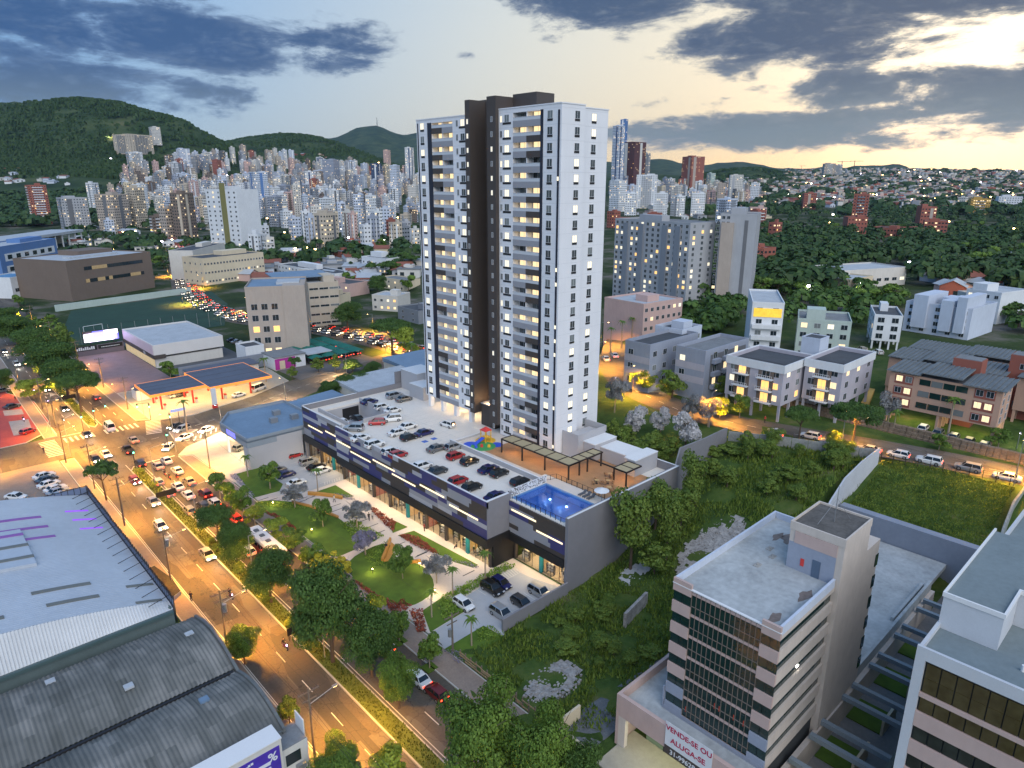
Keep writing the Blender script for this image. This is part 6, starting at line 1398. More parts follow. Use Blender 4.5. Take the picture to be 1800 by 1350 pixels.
for i in range(NFo+1):                                       # flank panels and ribbon windows
    zb = Z0+i*fho-.55
    for y0, y1 in ((23.6,25.58), (33.62,35.9)):
        bxw('panel', pinkp if i > 1 else blueg, off, 57.7,58.0, y0, y1, zb-.2, zb+1.15 if i < NFo else ZR+.75)
        if i < NFo:
            for q in range(2): b = MB(); w2 = (y1-y0)/2; b.box(57.88,57.98, y0+q*w2+.04, y0+(q+1)*w2-.04, zb+1.17, zb+fho-.22); b.build('pane', glass_g, off)
    bxw('panel', creamp, off, 58.0,70.2,23.6,23.98, zb-.2, zb+1.15 if i < NFo else ZR-.3)
    if i < NFo:
        for q in range(12): bxw('pane', glass_g, off, 58.1+q*1.0,59.06+q*1.0,23.84,23.95, zb+1.17, zb+fho-.22)
bxw('window_lamp', head_on, off, 63.2,63.7,23.78,23.82, Z0+3*fho+1.1, Z0+3*fho+1.25)
for j, k_ in ((1,1), (3,1), (7,1), (6,1), (13,0)): b = MB(); y = YA+j*cwid+.1; b.box(57.84,57.86, y, y+.10, Z0+k_*fho+.6, Z0+k_*fho+1.3); b.build('red_reflection_mark', mat('painted_red_reflection', (.5,.06,.03), .6, var=0), off)  # tail-light reflections on the glass, painted as thin red patches
st = MB(); st.box(70.3,77.5,23.2,29.2,0,28.0); st.build('stair_tower', creamp, off)
bxw('stair_roof', mat('dirty_roof', (.12,.11,.10), .9, var=.4, scale=.5, fine=3), off, 70.4,77.4,23.3,29.1,28.0,28.12)
b = MB()
for q in ((70.24,77.56,23.14,23.34), (70.24,77.56,29.06,29.26), (70.24,70.44,23.34,29.06), (77.36,77.56,23.34,29.06)): b.box(*q, 27.4,28.35)
b.build('stair_parapet', creamp, off)
bxw('blue_wall', blueg, off, 70.22,70.3,23.9,29.18, ZR-.1, ZR+3.2); bxw('pink_wall', pinkp, off, 70.2,70.3,23.9,28.6, ZR+3.2,27.3)
bxw('door', mat('door_blue', (.09,.13,.19), .5, var=.05), off, 70.16,70.22,25.4,26.3, ZR-.1, ZR+2.0); bxw('hose_cabinet', cr, off, 70.14,70.2,27.2,27.6, ZR+.7, ZR+1.6)
b = MB(); b.tube((74,26,28.1), (74,26,32.5), .06,.03); b.tube((74,26,31), (72,27,28.1), .02); b.tube((74,26,31), (76,25,28.1), .02); b.build('mast', steel_g, off)
bxw('rear_block', creamp, off, 77.5,82,23.3,25.5,4,24)
for i in range(6): bxw('window', glass_g, off, 81.2,82.05,23.22,23.9,6+i*2.9,7.6+i*2.9)
# portico
b = MB(); b.box(54.5,55.0,8,39.88,4.3,7.2); b.box(54.5,66,39.9,40.3,0,7.18); b.build('portico_wall', pinkp, off); bxw('portico_roof', roofc, off, 55.0,57.7,8,39.9,5.6,6.0); bxw('terrace', roofc, off, 57.7,70,36.1,39.9,5.4,6.0)
b = MB(); b.box(57.68,57.75,8,36,6.0,6.55); b.box(57.7,58,36,36.2,6.0,9.0); b.build('blue_band', blueg, off)
bxw('pier', creamp, off, 54.5,55.1,38.9,39.89,0,4.3); bxw('porch_floor', apron, off, 50.5,57.6,8,39.8,0,.2)
for j in range(10): y = 12+j*2.6; bxw('shop_pane', mat('green_lit_glass', (.05,.09,.07), .1, var=.2, scale=.8, emit=(.45,.55,.30), es=.18), off, 57.55,57.62, y+.05, y+2.5,.25,4.6); bxw('mullion', steel_d, off, 57.5,57.68, y-.05, y+.05,.2,5.5)
bxw('poster', WC['white'], off, 57.48,57.53,30.4,31.8,.5,3.4); bxw('poster_print', violet, off, 57.45,57.48,30.6,31.6,.9,2.9)
for k_, y in enumerate((33.6,34.4)):
    for z in (2.4,3.0): b = MB(); b.cyl(57.47, y, z, z+.25,.2, n=8); b.build('neon_mark', mat('neon_green', (.1,.6,.4), .5, var=0, emit=(.15,1,.6), es=2.2), off)
area('portico_lamp', (56.2,26,5.4), 1.2,24,620,(1,.95,.55))
ban = thing('sale_banner', 'white banner reading vende-se ou aluga-se on the pink portico', 'banner', (54.4,27,0))
BX, BY0, BY1 = 54.40,27.6,33.4
b = MB(); b.box(BX, BX+.04, BY0, BY1,4.9,8.0); clo = b.build('cloth', WC['white'], ban); bxw('number_strip', w_char, ban, BX-.02, BX+.03, BY0, BY1,3.75,4.85)
bred = mat('banner_red', (.42,.015,.07), .6, var=0)
ym = (BY0+BY1)/2
put_text('VENDE-SE OU', .92, bred, clo, (BX-.03-54.4, ym-27,7.25), 'xm'); put_text('ALUGA-SE', .95, bred, clo, (BX-.03-54.4, ym-27,5.85), 'xm'); put_text('31-99628-81', .85, WC['white'], ban, (BX-.05-54.4, ym-27,4.3), 'xm')
# annex, alley beams, retaining walls
ann = thing('office_annex', 'flat concrete parking annex behind the office block', 'annex', (82,24,0))
b = MB(); b.box(82.1,121,24,36.5,3.2,4.0); b.box(82.1,112,23.6,23.99,0,5.0); b.box(98,111,24.4,24.8,4.0,4.6); b.build('slab', roofc, ann)
bxw('alley_wall', creamp, ann, 58,112,23.0,23.58,0,3.4)
b = MB()
b.box(60,118,16.2,23,-.05,.12); b.build('alley_floor', paving_grey, ann)
for i, x in enumerate((60.5,63.5,68.5,71.5,77.5,80.5,86,89,95,98,104,107)): bxw('beam', mat('beam_grey', (.22,.26,.29), .7, var=.15), ann, x-.3, x+.3,15.6,23.2,3.7,4.3)
for i, x in enumerate((62,70,79,88,97)): bxw('planter_wall', WC['cream'], ann, x, x+4.5,18.6,18.9,.1,2.2); bxw('planter_bed', lawn, ann, x, x+4.5,18.91,22.9,.1,.3)
aw = tag(MB().prism([(58,15.0), (112,15.0), (112,15.5), (58,15.5)], 0,4.6).build('alley_boundary_wall', mat('mossy_wall', (.13,.15,.13), .9, var=.3, scale=.5, fine=3), None, (58,15,0)), 'dark mossy wall along the alley between the two offices', 'wall')
bw = tag(MB().prism([(121.2,20), (122.9,20), (122.9,42), (121.2,42)], 0,8.2).build('retaining_wall', mat('retaining_grey_blue', (.25,.28,.34), .75, var=.1, scale=.3, fine=1.5), None, (121.2,20,0)), 'blue-grey retaining wall below the grass lot', 'wall')
def slope_wall(name, pts, th, base, m, label, coping_=True):
    t = thing(name, label, 'wall', (pts[0][0], pts[0][1], 0))
    for (x0, y0, za), (x1, y1, zb) in zip(pts, pts[1:]):
        d = math.dist((x0, y0), (x1, y1)); nx, ny = -(y1-y0)/d*th, (x1-x0)/d*th
        b = MB(); b.prism([(x0-nx, y0-ny), (x1-nx, y1-ny), (x1+nx, y1+ny), (x0+nx, y0+ny)], base, [za, zb, zb, za] if ((x1-x0)*ny-(y1-y0)*nx) > 0 else [za, zb, zb, za]); b.build('wall_panel', m, t)
    return t
slope_wall('boundary_wall', [(138.6,42.3,14.6), (131,42.6,13.8), (124,42.8,12.4), (117,42.2,10.4), (110,41,8.6)], .15,0, mat('pale_concrete_wall', (.50,.52,.55), .8, var=.1), 'pale concrete wall stepping down between the two lots')
slope_wall('boundary_wall', [(146,19.0,13.2), (136,19.2,12.2), (128,18.6,10.6), (118,17.5,8.6), (108,16.5,6.5)], .18,0, mat('stained_wall', (.27,.29,.28), .9, var=.35, scale=.5, fine=2.5), 'stained concrete wall at the far side of the grass lot')
slope_wall('boundary_wall', [(104,66.2,13.6), (105.8,66.6,16.4), (116,67.3,15.6), (126.5,68.6,14.8)], .15,0, podw, 'grey boundary wall running back from the podium')
cwall = thing('panel_wall', 'weathered concrete panel wall along the back street', 'wall', (127,68,10))
for i in range(9):
    t0, t1 = i/9,(i+.97)/9; p = (127+11.5*t0,68.4-25.8*t0); q = (127+11.5*t1,68.4-25.8*t1); b = MB(); b.prism([(p[0], p[1]), (q[0], q[1]), (q[0]+.18, q[1]+.08), (p[0]+.18, p[1]+.08)], 8, H(*p)+2.2+rb.uniform(-.08,.08)); b.build('concrete_panel', mat('weathered_panel', (.30,.31,.30), .9, var=.3, scale=.5, fine=2.5), cwall)
wf = thing('wire_fence', 'thin wire fence with posts between grass lot and back street', 'fence', (143,30,12))
for i in range(12):
    t = i/11; x, y = 139.5+5*t, 42-22.5*t; bxw('post', steel_d, wf, x-.05, x+.05, y-.05, y+.05, H(x, y)-.2, H(x, y)+1.9)
b = MB()
for z in (.5,1.0,1.5,1.85): b.tube((139.5,42, H(139.5,42)+z), (144.5,19.5, H(144.5,19.5)+z), .015, n=4)
b.build('wire', steel_d, wf)
lwall = tag(MB().prism([(58.8,65.0), (73.2,65.0), (73.2,65.35), (58.8,65.35)], 0,2.2).build('low_wall', podw, None, (58.8,65,0)), 'low grey wall beside the lower parking lot', 'wall')
# second office
o2 = thing('second_office', 'pink-banded office block with flat grey roof at the lower right corner', 'office building', (61,0,0))
roof2 = mat('roof_teal_grey', (.18,.22,.23), .85, var=.15, scale=.3, fine=2)
bxw('core_wall', MATS['office_backing'], o2,61.4,100,-25,12.6,0,24.5); bxw('roof', roof2, o2,61.2,100,-25,12.8,24.5,25.0)
b = MB(); b.box(61.0,61.3,-25,13,24.6,25.8); b.box(61.3,100,12.7,13,24.6,25.5); b.build('parapet', mat('pale_parapet', (.52,.54,.57), .7, var=.08), o2)
bxw('corner_pier', MATS['pale_parapet'], o2,61.0,61.8,12.2,13,0,24.6)
gold_p = mat('dim_gold_glass', (.045,.040,.020), .12, var=.6, scale=.5, fine=1.5, emit=(.7,.55,.2), es=.02); gl2 = mat('olive_glass', (.03,.035,.028), .1, var=.4, scale=.4, fine=1)  # reflective gold panes; a faint golden glow is put into the glass
for i in range(7):
    zb = 2+i*3.15; top_ = i == 6
    b = MB(); b.box(61.0,61.35,-25,12.19, zb, zb+1.55) if not top_ else b.box(61.0,61.35,-25,12.19, zb, zb+.4); b.build('band', pinkp, o2)
    for j in range(15):
        y1 = 12.1-j*1.2
        for za, zb2 in (((zb+1.6, zb+3.1),) if not top_ else ((zb+.45, zb+1.9), (zb+1.95, zb+3.4))): bxw('pane', gold_p if (top_ or (j*7+i*3) % 7 < 2) else gl2, o2,61.2,61.3, y1-1.15, y1-.05, za, zb2)
b = MB(); b.box(66.5,84,8.2,12.9,25.0,28.4); b.box(72,84,3.5,8.19,25.0,28.4); b.build('penthouse', MATS['pale_parapet'], o2); b = MB(); b.prism([(66.6,8.3), (72.1,8.3), (72.1,3.6), (83.9,3.6), (83.9,12.8), (66.6,12.8)], 28.4,28.5); b.build('penthouse_roof', roof2, o2)
b = MB()
for q in ((66.4,66.6,8.1,13.0), (66.6,84.1,12.8,13.0), (66.6,71.9,8.1,8.3), (71.9,72.1,3.4,8.3), (72.1,84.1,3.4,3.6)): b.box(*q, 28.3,28.75)
b.build('penthouse_coping', coping, o2)
for x, y in ((65,6), (66,4)): b = MB(); b.cyl(x, y, 25,25.6,.15, n=8); b.build('vent', coping, o2)
al = thing('alley_lamp', 'bright lamp in the alley beside the second office', 'lamp', (63.5,14.4,0)); bxw('post', steel_d, al, 63.4,63.55,14.3,14.5,0,3.2); bxw('lamp_head', mat('lamp_warm_white', (1,1,1), .5, var=0, emit=(1,.9,.7), es=40), al, 63.2,63.8,14.1,14.7,3.2,3.5); point('alley_light', (63.5,14.3,3.0), 260,(1,.62,.28))
# ruins and rubble in the vacant lot
rub = mat('rubble', (.34,.32,.30), .9, var=.45, scale=.9, fine=3)
def rubble(cx, cy, rx, ry, n, label, m=rub, big=.26):
    b = MB()
    z = H(cx, cy); s = .6
    for i in range(-int(rx/s)-1, int(rx/s)+1):
        for j in range(-int(ry/s)-1, int(ry/s)+1):
            x, y = cx+i*s, cy+j*s
            if (i*s/rx)**2+(j*s/ry)**2 < .85+.4*noise2(x*.9, y*.9): b.quad([(p, q, H(p, q)+.06+.1*noise2(p*2, q*2)) for p, q in ((x, y), (x+s, y), (x+s, y+s), (x, y+s))])
    for i in range(n): a, r = rb.uniform(0,6.28), math.sqrt(rb.random()); x, y = cx+rx*r*math.cos(a), cy+ry*r*math.sin(a); s = rb.uniform(.12, big); b.prism([(x+s*math.cos(t+a), y+s*.7*math.sin(t+a)) for t in (0,1.4,2.9,4.4)], H(x, y)-.1, H(x, y)+s*rb.uniform(.3,.9))
    tag(b.build('rubble', m, None, (cx, cy, z)), label, 'rubble', kind='stuff')
rubble(56.5,52.5,4.8,3.0,320, 'pale rubble pad at the low end of the vacant lot'); rubble(97,53,8.5,4.2,420, 'pale rubble clearing in the middle of the vacant lot'); rubble(84.5,60,3,2,60, 'broken white slabs by the podium wall', mat('white_debris', (.42,.44,.47), .7, var=.2))
gv = MB(); gv.prism([(50,41.5), (80,41), (92,41.5), (90,44.5), (70,45.5), (56,46.5), (50,46)], -.3,.06); struct(gv.build('gravel_track', mat('grey_gravel', (.13,.14,.15), .95, var=.35, scale=.6, fine=4)), 'grey gravel track beside the office block')
rw_ = thing('ruined_wall', 'low broken cream wall corner beside the office portico', 'wall', (52,41,0)); b = MB(); b.box(49.8,50.1,41,46,0,1.9); b.box(50.1,54.4,45.7,46,0,2.0); b.build('wall_panel', WC['cream'], rw_)
bf = thing('timber_fence', 'broken timber hoarding along the pavement by the vacant lot', 'fence', (50.3,55,0))
for i in range(15): y = 64.6-i*1.15; bxw('post', wood_pole, bf, 50.2,50.36, y-.07, y+.07,0,1.7)
for i in range(14):
    y = 64.6-i*1.15
    for z in (.35,.8,1.25):
        if rb.random() < .8: b = MB(); zz = z+rb.uniform(-.1,.1); b.prism([(50.12, y), (50.18, y), (50.18, y-1.15), (50.12, y-1.15)], [zz, zz, zz+rb.uniform(-.12,.12)]*1+[zz], [zz+.2, zz+.2, zz+.2, zz+.2]); b.build('plank', mat('fence_plank', (.40,.27,.15), .9, var=.3), bf)
mw = tag(MB().prism([(73,53), (80,54.2), (79.8,54.6), (72.8,53.4)], 0,2.6).build('wall_fragment', rub, None, (73,53,0)), 'broken grey wall fragment in the weeds', 'wall')
# ================================================================== filling station, showroom and neighbours
fs = thing('filling_station', 'filling station with dark canopy roof and glowing orange edge', 'filling station', (68,220,0))
canr = mat('canopy_sheet', (.115,.125,.16), .6, metal=.2, var=.15, scale=.2, fine=2); orange_e = mat('orange_fascia', (.55,.16,.03), .5, var=0, emit=(1,.32,.06), es=1.0); lampy = mat('canopy_lamp', (1,1,1), .5, var=0, emit=(1,.78,.42), es=10)
for x0, x1, y0, y1 in ((51.5,67,207.5,222.5), (67.01,86,204,226)):
    bxw('canopy_roof', canr, fs, x0, x1, y0, y1,5.75,5.95)
    for i in range(4): b = MB(); y = y0+(y1-y0)*(i+.5)/4; b.box(x0+.2, x1-.2, y-.06, y+.06,5.95,6.03); b.build('roof_seam', canr, fs)
    b = MB()
    for q in ((x0-.12, x0, y0-.12, y1+.12), (x1, x1+.12, y0-.12, y1+.12), (x0, x1, y0-.12, y0), (x0, x1, y1, y1+.12)): b.box(*q, 5.2,6.0)
    b.build('fascia', orange_e, fs); bxw('soffit', coping, fs, x0+.02, x1-.02, y0+.02, y1-.02,5.6,5.74)
    for i in range(3):
        for j in range(2): b = MB(); x = x0+(x1-x0)*(i+.5)/3; y = y0+(y1-y0)*(j+.5)/2; b.box(x-.6, x+.6, y-.6, y+.6,5.52,5.59); b.build('lamp', lampy, fs)
    area('canopy_light', ((x0+x1)/2,(y0+y1)/2,5.4), x1-x0, y1-y0,4200,(1,.66,.28))
for x, y in ((55,211), (55,219), (64,211), (64,219), (72,209), (81,209), (72,221), (81,221)):
    bxw('column', cr, fs, x-.22, x+.22, y-.22, y+.22,.1,5.6)
    b = MB(); b.box(x+.6, x+1.2, y-.4, y+.4,.1,1.7); pu = b.build('pump', mat('pump_white', (.6,.55,.5), .5, var=0), fs); b = MB(); b.box(x+.58, x+1.22, y-.42, y+.42,1.2,1.72); sub(b, 'pump_head', cr, pu)
bxw('shop_wall', WC['offwhite'], fs, 70,92,228,236,.1,4.2); bxw('shop_roof', canr, fs, 69.6,92.4,227.6,236.4,4.2,4.5); bxw('shop_window', whitelit, fs, 72,88,227.9,227.98,.5,3.2)
bxw('store_wall', WC['white'], fs, 52,60,224.5,230,.1,3.4); bxw('store_roof', canr, fs, 51.8,60.2,224.3,230.2,3.4,3.6)
tot = thing('price_totem', 'upright white price totem on the filling station corner', 'totem', (66.5,201.5,0)); bxw('panel', WC['white'], tot, 66.3,67.7,201.4,201.8,1.2,6.2); bxw('base', cr, tot, 66.25,67.75,201.35,201.85,.1,1.2)
pkS = thing('pink_shop', 'magenta-fronted shop beside the filling station', 'shop', (103,236,0)); bxw('wall', WC['white'], pkS, 98.5,110,229,240,0,4.6); bxw('front', mat('magenta', (.42,.04,.28), .5, var=.1), pkS, 98.4,106,228.8,228.98,.3,4.2); bxw('roof', roof_g, pkS, 98.3,110.2,228.6,240.2,4.6,4.9); bxw('shutter', WC['cream'], pkS, 100,102,228.7,228.79,.4,3.4)
shd = thing('carport', 'grey flat-roofed carport below the beige office', 'carport', (112,232,0)); bxw('roof', roof_w, shd, 111,121,229,238,3.6,3.9)
for x in (111.3,120.7):
    for y in (229.3,237.7): bxw('post', steel_d, shd, x-.12, x+.12, y-.12, y+.12,0,3.6)
wb_ = building('store_block', 'small white flat-roofed block above the filling station roof', 98,249,0,7,9,6.0, 'white', 1, {}, tank=False, roof=roof_d)
lgw = tag(MB().box(69.0,98,238.2,238.8,0,4.8).build('yard_wall', mat('slate_wall', (.20,.22,.26), .8, var=.1), None, (69,238,0)), 'long slate-grey wall behind the filling station', 'wall')
sh = thing('car_showroom', 'white car showroom with pale flat roof and dark name band', 'showroom', (80,280,0))
bxw('wall', WC['offwhite'], sh, 68.6,92.5,262,300,0,3.6); bxw('upper_wall', mat('showroom_panel', (.62,.60,.58), .6, var=.06), sh, 68.2,93,261.5,300.5,4.4,8.0)
bxw('roof', roof_w, sh, 68.6,92.6,262,300,8.0,8.1)
b = MB()
for q in ((68.2,68.6,261.5,300.5), (92.6,93,261.5,300.5), (68.6,92.6,261.5,261.9), (68.6,92.6,300.1,300.5)): b.box(*q, 8.0,8.6)
b.build('parapet', MATS['showroom_panel'], sh)
b = MB(); b.box(67.9,68.19,261.2,300.6,3.5,4.9); b.box(68.2,72,261.2,261.49,3.5,4.9); b.build('name_band', w_char, sh)
put_text('KIA', 1.5, WC['white'], sh, (67.86-80,272-280,4.2), 'xm')
bxw('lit_fascia', mat('pinkish_fascia', (.62,.50,.55), .5, var=.05), sh, 68.05,68.18,262,300,4.95,8.4)
for i in range(9): y = 263+i*4.1; bxw('shop_window', mat('showroom_glass', (.2,.16,.1), .2, var=.4, scale=.6, fine=2, emit=(1,.78,.42), es=.45), sh, 68.45,68.55, y, y+3.8,.3,3.4)
lbx = MB(); 
bbp = PT(178,590,7.0)
bb = thing('led_billboard', 'glowing violet-white led billboard above the forecourt', 'billboard', (bbp[0], bbp[1], 0))
bx, by = bbp[0], bbp[1]
bxw('case', w_char, bb, bx-6.2, bx+6.2, by, by+.6,4.9,9.2)
scr = mat('led_screen_white', (1,1,1), .5, var=0, emit=(.95,.88,1.0), es=2.6); scb = mat('led_screen_blue', (.1,.1,.6), .5, var=0, emit=(.22,.22,1.0), es=1.2)
b = MB(); b.box(bx-6, bx+6, by-.06, by-.01,5.1,6.4); b.box(bx-6, bx-3, by-.06, by-.01,6.41,8.2); b.box(bx+1, bx+5.9, by-.06, by-.01,6.41,9.0); b.build('screen', scr, bb); b = MB(); b.box(bx-2.95, bx+.95, by-.05, by-.01,6.45,9.0); b.box(bx+4.2, bx+6, by-.09, by-.065,5.1,7.4); b.build('screen_picture', scb, bb)
for s in (-4,4): b = MB(); b.cyl(bx+s, by+.3,0,4.9,.22, n=8); b.build('post', steel_d, bb)
area('billboard_glow', (bx, by-.3,6.8), 11,3.5,900,(.75,.6,1.0), (R(90), 0,0))
bnw = thing('banner_wall', 'low dark wall with black and white banners behind the showroom forecourt', 'wall', (58,301,0)); bxw('wall_panel', mat('dusk_wall', (.16,.13,.15), .8, var=.1), bnw, 49.8,68,300.5,301,0,3.6); b = MB(); b.box(50.5,58.5,300.38,300.48,1.9,3.7); b.box(59,67.5,300.38,300.48,2.0,3.5); b.build('banner', blackf, bnw)
b = MB()
for i in range(9): b.box(51.6+i*.7,52.1+i*.7,300.33,300.37,2.2,2.2+(1.2 if i % 3 else .8))
for i in range(12): b.box(60+i*.55,60.4+i*.55,300.33,300.37,2.5,2.75)
stuff(b.build('banner_print', WC['white'], bnw))
# blue-roofed corner shop
bs = thing('corner_shop', 'corner shop with blue-grey roof and bright open bay', 'shop', (62,160,0))
poly = [(55.8,152.2), (68.9,148.9), (75,152), (75,172), (60,171), (56,164)]
b = MB(); b.prism([(55.8,149.4), (69.0,149.0), (69.0,152.0), (75,152.2), (75,171), (62.5,171), (62.5,152.4), (55.8,152.4)], 0,6.9); b.build('wall', podl, bs)
b = MB(); b.prism([(55.6,149.3), (75.2,149.0), (75.2,171.5), (60,171.8), (55.4,165)], 6.91,7.3); b.build('roof', roof_b, bs)
b = MB()
rp = [(55.6,149.3), (75.2,149.0), (75.2,171.5), (60,171.8), (55.4,165)]
for p, q in zip(rp, rp[1:]+rp[:1]): d = math.dist(p, q); nx, ny = -(q[1]-p[1])/d*.3,(q[0]-p[0])/d*.3; b.prism([p, q, (q[0]+nx, q[1]+ny), (p[0]+nx, p[1]+ny)], 5.6,8.0)
b.build('parapet', mat('slate_parapet', (.26,.30,.34), .7, var=.08), bs)
b = MB(); b.box(55.9,56.4,151,151.5,0,5.6); b.box(56.2,56.7,163.5,164,0,5.6); b.build('column', WC['white'], bs)
bxw('sign', scb, bs, 55.40,55.55,156,161,6.2,7.4); bxw('lamp', mat('bay_lamp', (1,1,1), .5, var=0, emit=(1,.9,.65), es=5), bs, 57,61.5,154,163,5.45,5.54)
area('bay_light', (58.5,158,5.3), 4,12,500,(1,.84,.52))
for x, y in ((66,158), (69,163), (71,157)): bxw('cooling_unit', steel_g, bs, x-.9, x+.9, y-.7, y+.7,7.3,8.5)
bs2 = thing('rear_shed', 'second blue-grey metal roof behind the corner shop', 'shed', (83,165,0)); bxw('wall', podl, bs2,75.6,92,153,176,0,5.2); b = MB(); b.prism([(75.4,152.8), (92.2,152.8), (92.2,176.4), (75.4,176.4)], 5.2, [5.4,6.2,6.2,5.4]); b.build('roof', roof_b, bs2); bxw('cooling_unit', steel_g, bs2,82,84,160,162,5.6,7.0)
for i, (x0, x1, y0, y1, z, m, lb) in enumerate(((98,122,165,185,5.0, roof_w, 'pale metal-roofed shed behind the podium'), (122.5,140,172,196,5.6, roof_b, 'blue metal-roofed shed beside the tower'))):
    t = thing('shed', lb, 'shed', (x0, y0,0)); bxw('wall', WC['offwhite'], t, x0, x1, y0, y1,-1, z); b = MB(); b.prism([(x0-.3, y0-.3), (x1+.3, y0-.3), (x1+.3, y1+.3), (x0-.3, y1+.3)], z, [z+.2, z+.2, z+1.4, z+1.4]); b.build('roof', m, t)
for i in range(4):
    t = thing('shade_canopy', 'green fabric shade canopy over the car park, %s' % ('nearest the carport', 'second from the carport', 'third from the carport', 'nearest the jam street')[i], 'canopy', (113+i*5.5,240,0), 0, 'green car park canopies')
    gm_ = mat('green_fabric', (.012,.13,.10), .7, var=.12); x0 = 111+i*5.6; b = MB()
    for k in range(4):
        y0 = 226+k*8.; 
        for s in ((0,0,1,0), (1,0,1,1), (1,1,0,1), (0,1,0,0)): b.quad([(x0+5.2*s[0], y0+7.6*s[1], 2.7), (x0+5.2*s[2], y0+7.6*s[3], 2.7), (x0+2.6, y0+3.8,3.7)])
    b.build('fabric', gm_, t); 
    for k in range(5): b = MB(); b.cyl(x0+2.6,226+k*7.6,0,2.8,.07, n=6); b.build('post', steel_g, t)
# ================================================================== helper: building by its front base line
def fb(name, label, L_, R_, depth_, ytop, wall, floors, cols, **k):
    p, q = GP(*L_), GP(*R_); rz = math.atan2(q[1]-p[1], q[0]-p[0]); wd = math.dist(p[:2], q[:2]); z0 = min(p[2], q[2])
    m = ((p[0]+q[0])/2,(p[1]+q[1])/2); h = top_z(p[0], p[1], ytop)-z0
    return building(name, label, m[0]-math.sin(rz)*depth_/2, m[1]+math.cos(rz)*depth_/2, z0, wd, depth_, h, wall, floors, cols, rz=rz, **k), wd, h
# brown school-like block
t, wd, h = fb('brown_block', 'brown-grey block with two long ribbon windows above the sports pitch', (128,530), (273,505), 42,461, 'brown', 3, {}, roof=roof_w)
for i, z in enumerate((.42,.74)):
    for j in range(16):
        b = MB(); x = -wd*.32+j*wd*.044; b.box(x, x+wd*.042,-21.12,-21.02, h*z, h*z+2.0); b.build('pane', mat('dim_room', (.05,.05,.04), .2, var=.6, scale=.4, fine=1.5, emit=(1,.75,.4), es=.25) if rb.random() < .4 else glass, t, local=True)
bxl('roof_plant', roof_w, t, -wd*.3, wd*.25,-10,-4, h+.1, h+1.2)
# beige office
t, wd, h = fb('beige_office', 'beige office block with twelve square windows and dark glass flank', (443,628), (545,622), 26,508, 'taupe', 5, {'ym': []}, roof=roof_b, tank=False)
for i in range(5):
    for j in range(3): inst('window', winset(2.2,2.2)[('warm' if i == 0 else ('orange' if (i, j) in ((2,0), (2,2)) else 'dark'))], t, (-wd/2+wd*(.13+.17*j), -13,1.0+i*4.3), R(90))
    inst('window', winset(.8,1.2)['dark'], t, (wd/2-.9,-13,2+i*4.3), R(90))
bxl('glass_flank', glass_g, t, -wd/2-.15,-wd/2-.02,-11,12.5,.5, h-1.5)
bxl('front_bay', WC['taupe'], t, wd*.12, wd/2+.1,-13.4,5, h*.0, h*1.02)
bxl('roof_plant', roof_w, t, wd*.0, wd*.4,-5,5, h+.1, h+1.0)
t, wd, h = fb('stepped_office', 'pinkish office with strip windows and metal roof canopy', (548,575), (600,570), 30,500, 'beige', 5, {'ym': 3}, win=(4.0,.9), roof=roof_w, lit=.05)
bxl('canopy_roof', roof_b, t, -wd*1.5, wd*.4,-10,14, h+2.5, h+2.9)
for x in (-wd*1.3,-wd*.5, wd*.3): bxl('post', steel_g, t, x-.2, x+.2,-9,-8.6, h-3, h+2.5)
fb('cream_block', 'long cream four-storey block with many small windows', (362,502), (467,487), 22,456, 'cream', 3, {'ym': 20, 'xm': 4}, win=(1.2,1.2), lit=.12, roof=roof_d)
fb('cream_wing', 'dark-roofed cream wing behind the long cream block', (345,492), (400,472), 16,442, 'offwhite', 2, {'ym': 5}, roof=roof_d)
t, wd, h = fb('white_tower', 'white apartment tower with olive vertical stripe', (374,447), (428,448), 24,334, 'white', 14, {'ym': 6}, win=(1.8,1.5), lit=.1)
bxl('stripe', WC['olive'], t, -wd*.02, wd*.14,-12.5,-11.9,0, h+6); bxl('glass_flank', glass_g, t, -wd/2-.1,-wd/2+.02,-12,12,4, h-2)
t, wd, h = fb('blue_block', 'blue and white low block at the left edge', (10,503), (108,478), 22,436, 'blue', 3, {}, roof=roof_w, tank=True)
for i in range(2):
    bxl('white_band', WC['white'], t, -wd*.42, wd*.45,-11.1,-11.02, h*(.3+.32*i), h*(.5+.32*i))
    for j in range(6): b = MB(); x = -wd*.38+j*wd*.14; b.box(x, x+wd*.07,-11.2,-11.12, h*(.35+.32*i), h*(.46+.32*i)); b.build('window', glass, t, local=True)
t, wd, h = fb('blue_shed', 'bright blue-roofed shed in front of the blue block', (25,525), (75,515), 18,490, 'white', 1, {'ym': 3}, roof=mat('roof_bright_blue', (.10,.24,.42), .5, var=.15), tank=False, win=(3,2))
t = thing('bus_terminal', 'long pale-roofed open terminal shed on the far left', 'terminal', GP(70,437)); p = GP(70,437); rz = math.atan2(150,102); t.rotation_euler = (0,0,.95)
bxl('roof', roof_w, t, -95,60,-16,16,12,14.5)
for i in range(12): bxl('column', WC['white'], t, -92+i*13.5,-91+i*13.5,-15,-14,0,12)
bxl('back_wall', mat('terminal_wall', (.4,.38,.3), .8, var=.3, scale=.1), t, -90,55,4,5,1,11)
